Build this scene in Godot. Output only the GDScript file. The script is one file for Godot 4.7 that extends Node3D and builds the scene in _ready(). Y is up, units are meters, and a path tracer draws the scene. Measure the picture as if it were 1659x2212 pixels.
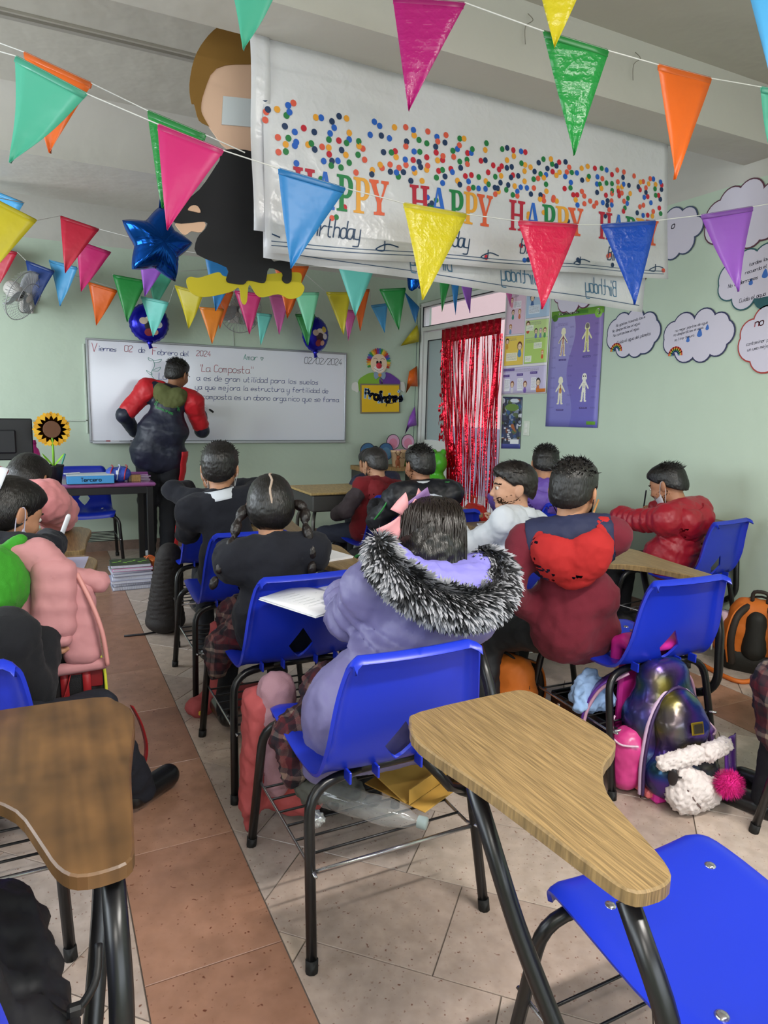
extends Node3D

# ------------------------------------------------------------------ materials
var mats := {}
var rng := RandomNumberGenerator.new()
var tex := {}

func M(hex: String, rough := 0.7, o := {}) -> StandardMaterial3D:
	var key := hex + str(rough) + str(o)
	if mats.has(key):
		return mats[key]
	var m := StandardMaterial3D.new()
	m.albedo_color = Color.html(hex)
	m.roughness = rough
	m.metallic = o.get("metal", 0.0)
	if o.has("spec"):
		m.metallic_specular = o.spec
	if o.has("normal"):
		m.normal_enabled = true
		m.normal_texture = tex[o.normal]
		m.normal_scale = o.get("ns", 1.0)
	if o.has("tex"):
		m.albedo_texture = tex[o.tex]
	if o.has("tri"):
		m.uv1_triplanar = true
		m.uv1_scale = Vector3.ONE * o.tri
		if o.has("triv"):
			m.uv1_scale = o.triv
		m.uv1_world_triplanar = o.get("world", false)
		if o.has("off"):
			m.uv1_offset = o.off
	if o.has("alpha"):
		m.transparency = BaseMaterial3D.TRANSPARENCY_ALPHA
		m.albedo_color.a = o.alpha
	if o.has("coat"):
		m.clearcoat_enabled = true
		m.clearcoat = o.coat
		m.clearcoat_roughness = o.get("cr", 0.1)
	if o.has("rim"):
		m.rim_enabled = true
		m.rim = o.rim
		m.rim_tint = 0.5
	if o.has("back"):
		m.backlight_enabled = true
		m.backlight = Color.html(hex) * o.back
	if o.has("vc"):
		m.vertex_color_use_as_albedo = true
	if o.has("emit"):
		m.emission_enabled = true
		m.emission = Color.html(hex)
		m.emission_energy_multiplier = o.emit
	m.cull_mode = BaseMaterial3D.CULL_DISABLED
	mats[key] = m
	return m

func noise(seed_: int, freq: float, oct := 3, kind := FastNoiseLite.TYPE_SIMPLEX_SMOOTH) -> FastNoiseLite:
	var n := FastNoiseLite.new()
	n.seed = seed_
	n.frequency = freq
	n.noise_type = kind
	n.fractal_octaves = oct
	return n

func normal_tex(called: String, n: FastNoiseLite, w: int, h: int, bump: float, stretch := Vector2i.ONE) -> void:
	var im := n.get_seamless_image(w / stretch.x, h / stretch.y)
	if stretch != Vector2i.ONE:
		im.resize(w, h, Image.INTERPOLATE_CUBIC)
	im.convert(Image.FORMAT_RGBA8)
	im.bump_map_to_normal_map(bump)
	tex[called] = ImageTexture.create_from_image(im)

func textures() -> void:
	normal_tex("plaster", noise(3, 0.02, 4), 256, 256, 1.2)
	normal_tex("cloth", noise(5, 0.12, 2), 256, 256, 2.0)
	normal_tex("wrinkle", noise(8, 0.018, 3, FastNoiseLite.TYPE_PERLIN), 256, 256, 5.0)
	var cr := noise(12, 0.03, 2, FastNoiseLite.TYPE_CELLULAR)
	cr.cellular_return_type = FastNoiseLite.RETURN_DISTANCE2_SUB
	normal_tex("crinkle", cr, 256, 256, 7.0)
	var cu := noise(14, 0.016, 4, FastNoiseLite.TYPE_PERLIN)
	cu.fractal_type = FastNoiseLite.FRACTAL_RIDGED
	normal_tex("crush", cu, 256, 256, 6.0)
	normal_tex("strand", noise(21, 0.16, 2), 256, 256, 4.0, Vector2i(1, 16))
	# speckled stone-look tile
	var a := noise(31, 0.012, 4).get_seamless_image(512, 512)
	var b := noise(32, 0.06, 2).get_seamless_image(512, 512)
	var c := noise(37, 0.02, 3).get_seamless_image(512, 512)
	var da := a.get_data()
	var db := b.get_data()
	var dc := c.get_data()
	var out := PackedByteArray()
	out.resize(512 * 512 * 3)
	for i in 512 * 512:
		var v := 0.88 + 0.12 * (da[i] / 255.0) + 0.05 * (dc[i] / 255.0 - 0.5)
		var s := clampf((db[i] / 255.0 - 0.80) * 12.0, 0.0, 1.0) * clampf((dc[i] / 255.0 - 0.36) * 3.5, 0.15, 1.0)
		out[i * 3] = int(255 * clampf(v * (1.0 - 0.36 * s), 0, 1))
		out[i * 3 + 1] = int(255 * clampf((v - 0.012 * (1.0 - dc[i] / 255.0)) * (1.0 - 0.5 * s), 0, 1))
		out[i * 3 + 2] = int(255 * clampf((v - 0.03 * (1.0 - dc[i] / 255.0)) * (1.0 - 0.55 * s), 0, 1))
	tex.tile = ImageTexture.create_from_image(Image.create_from_data(512, 512, false, Image.FORMAT_RGB8, out))
	# wood laminate: long grain
	var g := noise(41, 0.05, 3).get_seamless_image(512, 64)
	g.resize(512, 1024, Image.INTERPOLATE_CUBIC)
	var g2 := noise(43, 0.16, 3).get_seamless_image(512, 32)
	g2.resize(512, 1024, Image.INTERPOLATE_CUBIC)
	var dg := g.get_data()
	var dg2 := g2.get_data()
	var wo := PackedByteArray()
	wo.resize(1024 * 512 * 3)
	for i in 1024 * 512:
		var v := clampf(0.70 + 0.24 * (dg[i] / 255.0) + 0.34 * (dg2[i] / 255.0 - 0.4), 0.3, 1.0)
		wo[i * 3] = int(255 * v)
		wo[i * 3 + 1] = int(255 * clampf(v * 1.0 - 0.01, 0, 1))
		wo[i * 3 + 2] = int(255 * clampf(v * 0.98 - 0.02, 0, 1))
	tex.wood = ImageTexture.create_from_image(Image.create_from_data(512, 1024, false, Image.FORMAT_RGB8, wo))
	# worn brown laminate
	var h := noise(51, 0.008, 4).get_seamless_image(256, 256).get_data()
	var h2 := noise(52, 0.05, 2).get_seamless_image(256, 16)
	h2.resize(256, 256, Image.INTERPOLATE_CUBIC)
	var dh2 := h2.get_data()
	var wb := PackedByteArray()
	wb.resize(256 * 256 * 3)
	for i in 256 * 256:
		var v := clampf(0.68 + 0.35 * (h[i] / 255.0 - 0.3) + 0.2 * (dh2[i] / 255.0 - 0.5), 0.3, 1.0)
		for k in 3:
			wb[i * 3 + k] = int(255 * v)
	tex.worn = ImageTexture.create_from_image(Image.create_from_data(256, 256, false, Image.FORMAT_RGB8, wb))
	# tartan
	var im := Image.create_empty(128, 128, false, Image.FORMAT_RGB8)
	im.fill(Color.html("1c1a2c"))
	for band in [[8, 22, "7c1626"], [40, 10, "c9bd9e"], [58, 6, "1c1a2c"], [70, 16, "8e1a2a"], [100, 8, "cfc6ac"], [114, 10, "4a1020"]]:
		for y in 128:
			for x in range(band[0], band[0] + band[1]):
				if (x + y) % 2 == 0:
					im.set_pixel(x, y, Color.html(band[2]))
				if (x + y) % 2 == 1:
					im.set_pixel(y, x, Color.html(band[2]))
	tex.tartan = ImageTexture.create_from_image(im)
	# iridescent foil, smooth bands of hue
	var ir := noise(61, 0.006, 2).get_seamless_image(256, 256).get_data()
	var io := PackedByteArray()
	io.resize(256 * 256 * 3)
	for i in 256 * 256:
		var cs := ["9a8a30", "6e6a34", "4a4260", "5c3c90", "2e4a9c", "3c6a70", "8a8236"]
		var q := clampf((ir[i] / 255.0 - 0.15) * 1.4, 0.0, 0.999) * 6.0
		var cc := Color.html(cs[int(q)]).lerp(Color.html(cs[int(q) + 1]), q - int(q))
		io[i * 3] = int(255 * cc.r)
		io[i * 3 + 1] = int(255 * cc.g)
		io[i * 3 + 2] = int(255 * cc.b)
	tex.foil = ImageTexture.create_from_image(Image.create_from_data(256, 256, false, Image.FORMAT_RGB8, io))

# ------------------------------------------------------------------ nodes
func put(mesh: Mesh, called: String, m: Material, parent: Node = self, xf := Transform3D()) -> MeshInstance3D:
	var o := MeshInstance3D.new()
	o.mesh = mesh
	o.name = called
	if m:
		o.material_override = m
	o.transform = xf
	parent.add_child(o, true)
	return o

func tag(o: Node, label: String, category: String, group := "") -> Node:
	o.set_meta("label", label)
	o.set_meta("category", category)
	if group != "":
		o.set_meta("group", group)
	return o

func thing(called: String, label: String, category: String, at := Vector3.ZERO, yaw := 0.0, group := "") -> Node3D:
	var o := Node3D.new()
	o.name = called
	add_child(o, true)
	o.position = at
	o.rotation_degrees.y = yaw
	tag(o, label, category, group)
	return o

func shell(o: Node) -> Node:
	o.set_meta("kind", "structure")
	return o

# ------------------------------------------------------------------ mesh builder
class B:
	var st := SurfaceTool.new()
	var xf := Transform3D()
	var col := Color.WHITE
	var vc := false
	func _init(at := Transform3D()) -> void:
		st.begin(Mesh.PRIMITIVE_TRIANGLES)
		st.set_smooth_group(-1)
		xf = at
	func flat() -> B:
		st.set_smooth_group(-1)
		return self
	func smooth(g := 0) -> B:
		st.set_smooth_group(g)
		return self
	func t(a: Vector3, b: Vector3, c: Vector3) -> void:
		if vc:
			st.set_color(col)
		st.add_vertex(xf * a)
		st.add_vertex(xf * c)
		st.add_vertex(xf * b)
	func q(a: Vector3, b: Vector3, c: Vector3, d: Vector3) -> void:
		t(a, b, c)
		t(a, c, d)
	func tu(a: Vector3, b: Vector3, c: Vector3, ua: Vector2, ub: Vector2, uc: Vector2) -> void:
		st.set_uv(ua)
		st.add_vertex(xf * a)
		st.set_uv(uc)
		st.add_vertex(xf * c)
		st.set_uv(ub)
		st.add_vertex(xf * b)
	func qu(a: Vector3, b: Vector3, c: Vector3, d: Vector3) -> void:
		tu(a, b, c, Vector2(0, 1), Vector2(1, 1), Vector2(1, 0))
		tu(a, c, d, Vector2(0, 1), Vector2(1, 0), Vector2(0, 0))
	func to(c: Vector3, p: Vector3, r: Vector3, s: Vector3) -> void:
		if (r - p).cross(s - p).dot((p + r + s) / 3.0 - c) < 0.0:
			t(p, s, r)
		else:
			t(p, r, s)
	# box with chamfered edges
	func box(c: Vector3, s: Vector3, bv := 0.0, bs := Basis()) -> B:
		var h := s / 2.0
		bv = minf(bv, minf(h.x, minf(h.y, h.z)) * 0.95)
		var P := func(i: int, sx: int, sy: int, sz: int) -> Vector3:
			var v := Vector3(h.x - bv, h.y - bv, h.z - bv)
			v[i] += bv
			return c + bs * Vector3(v.x * sx, v.y * sy, v.z * sz)
		for i in 3:
			for s1 in [-1, 1]:
				var cs := []
				for k in [[-1, -1], [1, -1], [1, 1], [-1, 1]]:
					var sg := [0, 0, 0]
					sg[i] = s1
					sg[(i + 1) % 3] = k[0]
					sg[(i + 2) % 3] = k[1]
					cs.append(P.call(i, sg[0], sg[1], sg[2]))
				to(c, cs[0], cs[1], cs[2])
				to(c, cs[0], cs[2], cs[3])
		if bv > 0.0:
			for i in 3:
				var j := (i + 1) % 3
				var k := (i + 2) % 3
				for s1 in [-1, 1]:
					for s2 in [-1, 1]:
						var e := []
						for s3 in [-1, 1]:
							var sg := [0, 0, 0]
							sg[i] = s3
							sg[j] = s1
							sg[k] = s2
							e.append(P.call(j, sg[0], sg[1], sg[2]))
							e.append(P.call(k, sg[0], sg[1], sg[2]))
						to(c, e[0], e[1], e[3])
						to(c, e[0], e[3], e[2])
			for sx in [-1, 1]:
				for sy in [-1, 1]:
					for sz in [-1, 1]:
						to(c, P.call(0, sx, sy, sz), P.call(1, sx, sy, sz), P.call(2, sx, sy, sz))
		return self
	func tube(pts: Array, r, n := 8, caps := true) -> B:
		var up := Vector3.UP
		var d0: Vector3 = (pts[1] - pts[0]).normalized()
		if absf(d0.dot(up)) > 0.9:
			up = Vector3.RIGHT
		var prev := []
		var m := pts.size()
		for i in m:
			var d: Vector3 = (pts[mini(i + 1, m - 1)] - pts[maxi(i - 1, 0)]).normalized()
			var x := up.cross(d).normalized()
			up = d.cross(x).normalized()
			var rr: float = r[i] if r is Array else r
			var ring := []
			for k in n:
				var a := TAU * k / n
				ring.append(pts[i] + (x * cos(a) + up * sin(a)) * rr)
			if i > 0:
				for k in n:
					q(prev[k], prev[(k + 1) % n], ring[(k + 1) % n], ring[k])
			if caps and i == 0:
				for k in range(1, n - 1):
					t(ring[0], ring[k + 1], ring[k])
			if caps and i == m - 1:
				for k in range(1, n - 1):
					t(ring[0], ring[k], ring[k + 1])
			prev = ring
		return self
	# profile of (radius, height) turned about y
	func lathe(prof: Array, n := 20) -> B:
		for i in prof.size() - 1:
			var p: Vector2 = prof[i]
			var s: Vector2 = prof[i + 1]
			for k in n:
				var a := TAU * k / n
				var b := TAU * (k + 1) / n
				q(Vector3(p.x * sin(a), p.y, p.x * cos(a)), Vector3(p.x * sin(b), p.y, p.x * cos(b)), Vector3(s.x * sin(b), s.y, s.x * cos(b)), Vector3(s.x * sin(a), s.y, s.x * cos(a)))
		return self
	func ball(c: Vector3, r: Vector3, n := 14, bs := Basis()) -> B:
		var m := n / 2
		for i in m:
			for k in n:
				var f := func(ii: int, kk: int) -> Vector3:
					var th := PI * ii / m
					var ph := TAU * kk / n
					return c + bs * Vector3(r.x * sin(th) * sin(ph), r.y * cos(th), r.z * sin(th) * cos(ph))
				q(f.call(i + 1, k), f.call(i + 1, (k + 1) % n), f.call(i, (k + 1) % n), f.call(i, k))
		return self
	# outline in x and y pulled from z0 to z1, with a small chamfer on the z1 face
	func extr(pl: PackedVector2Array, z0: float, z1: float, bv := 0.0) -> B:
		if Geometry2D.is_polygon_clockwise(pl):
			pl = pl.duplicate()
			pl.reverse()
		var n := pl.size()
		var ins := PackedVector2Array()
		for i in n:
			var e1 := (pl[i] - pl[(i + n - 1) % n]).normalized()
			var e2 := (pl[(i + 1) % n] - pl[i]).normalized()
			var nn := Vector2(-(e1.y + e2.y), e1.x + e2.x).normalized()
			ins.append(pl[i] + nn * bv)
		var id := Geometry2D.triangulate_polygon(pl)
		for i in range(0, id.size(), 3):
			var a := [id[i], id[i + 1], id[i + 2]]
			if (pl[a[1]] - pl[a[0]]).cross(pl[a[2]] - pl[a[0]]) < 0:
				a = [id[i], id[i + 2], id[i + 1]]
			t(Vector3(ins[a[0]].x, ins[a[0]].y, z1), Vector3(ins[a[1]].x, ins[a[1]].y, z1), Vector3(ins[a[2]].x, ins[a[2]].y, z1))
			t(Vector3(pl[a[0]].x, pl[a[0]].y, z0), Vector3(pl[a[2]].x, pl[a[2]].y, z0), Vector3(pl[a[1]].x, pl[a[1]].y, z0))
		for i in n:
			var j := (i + 1) % n
			var zb := z1 - bv
			q(Vector3(pl[i].x, pl[i].y, z0), Vector3(pl[j].x, pl[j].y, z0), Vector3(pl[j].x, pl[j].y, zb), Vector3(pl[i].x, pl[i].y, zb))
			if bv > 0:
				q(Vector3(pl[i].x, pl[i].y, zb), Vector3(pl[j].x, pl[j].y, zb), Vector3(ins[j].x, ins[j].y, z1), Vector3(ins[i].x, ins[i].y, z1))
		return self
	# a sheet f(u, v) of a given thickness; keep(u, v) may leave cells out
	func sheet(f: Callable, nu: int, nv: int, th: float, uvs := false) -> B:
		var P := []
		for j in nv + 1:
			var row := []
			for i in nu + 1:
				row.append(f.call(float(i) / nu, float(j) / nv))
			P.append(row)
		var lo := []
		for j in nv + 1:
			var row := []
			for i in nu + 1:
				var du: Vector3 = P[j][mini(i + 1, nu)] - P[j][maxi(i - 1, 0)]
				var dv: Vector3 = P[mini(j + 1, nv)][i] - P[maxi(j - 1, 0)][i]
				row.append(P[j][i] - du.cross(dv).normalized() * th)
			lo.append(row)
		for j in nv:
			for i in nu:
				if uvs:
					var u0 := Vector2(float(i) / nu, float(j) / nv)
					var u1 := Vector2(float(i + 1) / nu, float(j + 1) / nv)
					tu(P[j][i], P[j][i + 1], P[j + 1][i + 1], u0, Vector2(u1.x, u0.y), u1)
					tu(P[j][i], P[j + 1][i + 1], P[j + 1][i], u0, u1, Vector2(u0.x, u1.y))
				else:
					q(P[j][i], P[j][i + 1], P[j + 1][i + 1], P[j + 1][i])
				if uvs:
					var w0 := Vector2(float(i) / nu, float(j) / nv)
					var w1 := Vector2(float(i + 1) / nu, float(j + 1) / nv)
					tu(lo[j][i], lo[j + 1][i], lo[j + 1][i + 1], w0, Vector2(w0.x, w1.y), w1)
					tu(lo[j][i], lo[j + 1][i + 1], lo[j][i + 1], w0, w1, Vector2(w1.x, w0.y))
				else:
					q(lo[j][i], lo[j + 1][i], lo[j + 1][i + 1], lo[j][i + 1])
		for i in nu:
			q(P[0][i], lo[0][i], lo[0][i + 1], P[0][i + 1])
			q(P[nv][i], P[nv][i + 1], lo[nv][i + 1], lo[nv][i])
		for j in nv:
			q(P[j][0], P[j + 1][0], lo[j + 1][0], lo[j][0])
			q(P[j][nu], lo[j][nu], lo[j + 1][nu], P[j + 1][nu])
		return self
	func mesh() -> ArrayMesh:
		st.generate_normals()
		st.index()
		return st.commit()

# smooth curve through points
func curve(pts: Array, n := 6) -> Array:
	var out := []
	var m := pts.size()
	for i in m - 1:
		var a = pts[maxi(i - 1, 0)]
		var d = pts[mini(i + 2, m - 1)]
		for k in n:
			out.append(pts[i].cubic_interpolate(pts[i + 1], a, d, float(k) / n))
	out.append(pts[m - 1])
	return out

func loop2(pts: Array, n := 5) -> PackedVector2Array:
	var out := PackedVector2Array()
	var m := pts.size()
	for i in m:
		for k in n:
			out.append((pts[i] as Vector2).cubic_interpolate(pts[(i + 1) % m], pts[(i + m - 1) % m], pts[(i + 2) % m], float(k) / n))
	return out

func xy(list: Array) -> Array:
	var out := []
	for i in range(0, list.size(), 2):
		out.append(Vector2(list[i], list[i + 1]))
	return out

func v3(list: Array) -> Array:
	var out := []
	for i in range(0, list.size(), 3):
		out.append(Vector3(list[i], list[i + 1], list[i + 2]))
	return out

func place(at: Vector3, yaw := 0.0, pitch := 0.0, roll := 0.0) -> Transform3D:
	return Transform3D(Basis.from_euler(Vector3(deg_to_rad(pitch), deg_to_rad(yaw), deg_to_rad(roll))), at)

# bent rod: corners rounded by radius
func rounded(pts: Array, r: float, n := 4) -> Array:
	var out := [pts[0]]
	for i in range(1, pts.size() - 1):
		var a: Vector3 = pts[i] + (pts[i - 1] - pts[i]).normalized() * r
		var b: Vector3 = pts[i] + (pts[i + 1] - pts[i]).normalized() * r
		for k in n + 1:
			var s := float(k) / n
			out.append(a.lerp(pts[i], s).lerp((pts[i] as Vector3).lerp(b, s), s))
	out.append(pts[-1])
	return out

# ------------------------------------------------------------------ smooth bodies: rounded cones and ellipsoids joined by a smooth minimum
class F:
	var pr := []
	var cut := []
	var sub := []
	func cap(a: Vector3, b: Vector3, ra: float, rb: float, k := 0.02, flat := Basis(), ms := 1.0, puff := 0.0, pn := 5.0) -> F:
		pr.append([0, a, b, ra, rb, k, flat, ms, puff, pn])
		return self
	func ell(c: Vector3, r: Vector3, k := 0.02, bs := Basis()) -> F:
		pr.append([1, c, r, 0.0, 0.0, k, bs.transposed(), minf(r.x, minf(r.y, r.z)), 0.0, 0.0])
		return self
	func dist(e: Array, p: Vector3) -> float:
		if e[0] == 0:
			var pa: Vector3 = e[6] * (p - e[1])
			var ba: Vector3 = e[6] * (e[2] - e[1])
			var h := clampf(pa.dot(ba) / maxf(ba.length_squared(), 1e-9), 0.0, 1.0)
			var r: float = lerpf(e[3], e[4], h)
			if e[8] > 0.0:
				r += e[8] * (sqrt(absf(sin(h * e[9] * PI))) - 0.8)
			return ((pa - ba * h).length() - r) * e[7]
		var q: Vector3 = e[6] * (p - e[1])
		var w: Vector3 = q / e[2]
		var k0 := w.length()
		if k0 < 1e-4:
			return -e[7]
		return k0 * (k0 - 1.0) / (w / e[2]).length()
	func at(p: Vector3) -> float:
		var d := 1000.0
		for e in pr:
			var s := dist(e, p)
			var h: float = maxf(e[5] - absf(d - s), 0.0) / e[5]
			d = minf(d, s) - h * h * e[5] * 0.25
		return d
	func mesh(cell: float, b: B, wr: FastNoiseLite = null, amp := 0.0) -> void:
		var lo := Vector3.ONE * 1000.0
		var hi := -lo
		var bx := []
		for e in pr:
			var m: Vector3
			var l: Vector3
			var g: Vector3
			if e[0] == 0:
				var rm: float = maxf(e[3], e[4]) + e[8] + e[5] * 0.5 + cell * 2.0
				m = Vector3.ONE * rm
				l = (e[1] as Vector3).min(e[2])
				g = (e[1] as Vector3).max(e[2])
			else:
				var rv: Vector3 = e[2]
				m = (Vector3.ONE * maxf(rv.x, maxf(rv.y, rv.z))) if e[6] != Basis() else rv
				m += Vector3.ONE * (e[5] * 0.5 + cell * 2.0)
				l = e[1]
				g = e[1]
			bx.append([l - m, g + m])
			lo = lo.min(l - m)
			hi = hi.max(g + m)
		var nx := int((hi.x - lo.x) / cell) + 2
		var ny := int((hi.y - lo.y) / cell) + 2
		var nz := int((hi.z - lo.z) / cell) + 2
		var G := PackedFloat32Array()
		G.resize(nx * ny * nz)
		G.fill(10.0)
		var mark := PackedByteArray()
		mark.resize(nx * ny * nz)
		var cand := PackedInt32Array()
		for ei in pr.size():
			var e: Array = pr[ei]
			var i0 := maxi(0, int((bx[ei][0].x - lo.x) / cell))
			var i1 := mini(nx - 1, int((bx[ei][1].x - lo.x) / cell) + 1)
			var j0 := maxi(0, int((bx[ei][0].y - lo.y) / cell))
			var j1 := mini(ny - 1, int((bx[ei][1].y - lo.y) / cell) + 1)
			var k0 := maxi(0, int((bx[ei][0].z - lo.z) / cell))
			var k1 := mini(nz - 1, int((bx[ei][1].z - lo.z) / cell) + 1)
			var isc: bool = e[0] == 0
			var inv: Basis = e[6]
			var c: Vector3 = e[1]
			var ba := Vector3.ZERO
			var bb := 1.0
			var rv := Vector3.ONE
			if isc:
				ba = inv * (e[2] - c)
				bb = 1.0 / maxf(ba.length_squared(), 1e-9)
			else:
				rv = Vector3.ONE / (e[2] as Vector3)
			var ra: float = e[3]
			var rb: float = e[4]
			var kk: float = e[5]
			var ms: float = e[7]
			var pf: float = e[8]
			var pn: float = e[9] * PI
			var far := cell * 1.9 + kk * 0.3
			var near := -cell * 1.9 - kk * 0.1
			var stp: Vector3 = inv * Vector3(cell, 0, 0)
			for k in range(k0, k1 + 1):
				for j in range(j0, j1 + 1):
					var p: Vector3 = inv * (lo + Vector3(i0, j, k) * cell - c)
					var id := (k * ny + j) * nx + i0
					for i in range(i0, i1 + 1):
						var d: float
						if isc:
							var h := clampf(p.dot(ba) * bb, 0.0, 1.0)
							if pf > 0.0:
								d = ((p - ba * h).length() - ra - (rb - ra) * h - pf * (sqrt(absf(sin(h * pn))) - 0.8)) * ms
							else:
								d = ((p - ba * h).length() - ra - (rb - ra) * h) * ms
						else:
							var w := p * rv
							var q0 := w.length()
							d = q0 * (q0 - 1.0) / maxf((w * rv).length(), 1e-6)
						if d < far:
							if d > near and mark[id] == 0:
								mark[id] = 1
								cand.append(id)
							var o := G[id]
							var hh := kk - absf(o - d)
							if hh > 0.0:
								G[id] = minf(o, d) - hh * hh / kk * 0.25
							elif d < o:
								G[id] = d
						elif d < G[id]:
							G[id] = d
						p += stp
						id += 1
		if cut.size() or sub.size():
			cand.clear()
			for k in nz:
				for j in ny:
					for i in nx:
						var id := (k * ny + j) * nx + i
						var d := G[id]
						if d > cell * 2.5:
							continue
						var p := lo + Vector3(i, j, k) * cell
						for pl in cut:
							d = maxf(d, (pl as Plane).distance_to(p))
						for s in sub:
							d = maxf(d, -dist(s, p))
						G[id] = d
						if absf(d) < cell * 1.9:
							cand.append(id)
		var V := {}
		var verts := PackedVector3Array()
		var offs := [0, 1, nx, nx + 1, nx * ny, nx * ny + 1, nx * ny + nx, nx * ny + nx + 1]
		var pairs := [[0, 1], [2, 3], [4, 5], [6, 7], [0, 2], [1, 3], [4, 6], [5, 7], [0, 4], [1, 5], [2, 6], [3, 7]]
		var cp := [Vector3(0, 0, 0), Vector3(1, 0, 0), Vector3(0, 1, 0), Vector3(1, 1, 0), Vector3(0, 0, 1), Vector3(1, 0, 1), Vector3(0, 1, 1), Vector3(1, 1, 1)]
		var sxy := nx * ny
		var g := PackedFloat32Array()
		g.resize(8)
		var all_n := nx * ny * nz
		for id in cand:
			if id + offs[7] >= all_n:
				continue
			var neg := 0
			for c in 8:
				g[c] = G[id + offs[c]]
				if g[c] < 0.0:
					neg += 1
			if neg == 0 or neg == 8:
				continue
			var s := Vector3.ZERO
			var cnt := 0
			for pq in pairs:
				var a := g[pq[0]]
				var b2 := g[pq[1]]
				if (a < 0.0) != (b2 < 0.0):
					s += (cp[pq[0]] as Vector3).lerp(cp[pq[1]], a / (a - b2))
					cnt += 1
			var base := Vector3(id % nx, (id / nx) % ny, id / sxy)
			var p := lo + (base + s / cnt) * cell
			if wr:
				var gr := Vector3(g[1] + g[3] + g[5] + g[7] - g[0] - g[2] - g[4] - g[6], g[2] + g[3] + g[6] + g[7] - g[0] - g[1] - g[4] - g[5], g[4] + g[5] + g[6] + g[7] - g[0] - g[1] - g[2] - g[3]).normalized()
				p += gr * amp * wr.get_noise_3dv(p)
			V[id] = verts.size()
			verts.append(p)
		var axes := [[1, nx, sxy], [nx, sxy, 1], [sxy, 1, nx]]
		for id in V:
			var a0 := G[id] < 0.0
			for ax in axes:
				var a1 := G[id + ax[0]] < 0.0
				if a0 == a1:
					continue
				var c1: int = id - ax[1]
				var c2: int = id - ax[2]
				var c3: int = id - ax[1] - ax[2]
				if not (V.has(c1) and V.has(c2) and V.has(c3)):
					continue
				var qd := [verts[V[id]], verts[V[c1]], verts[V[c3]], verts[V[c2]]]
				if not a0:
					qd.reverse()
				b.q(qd[0], qd[1], qd[2], qd[3])
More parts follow.
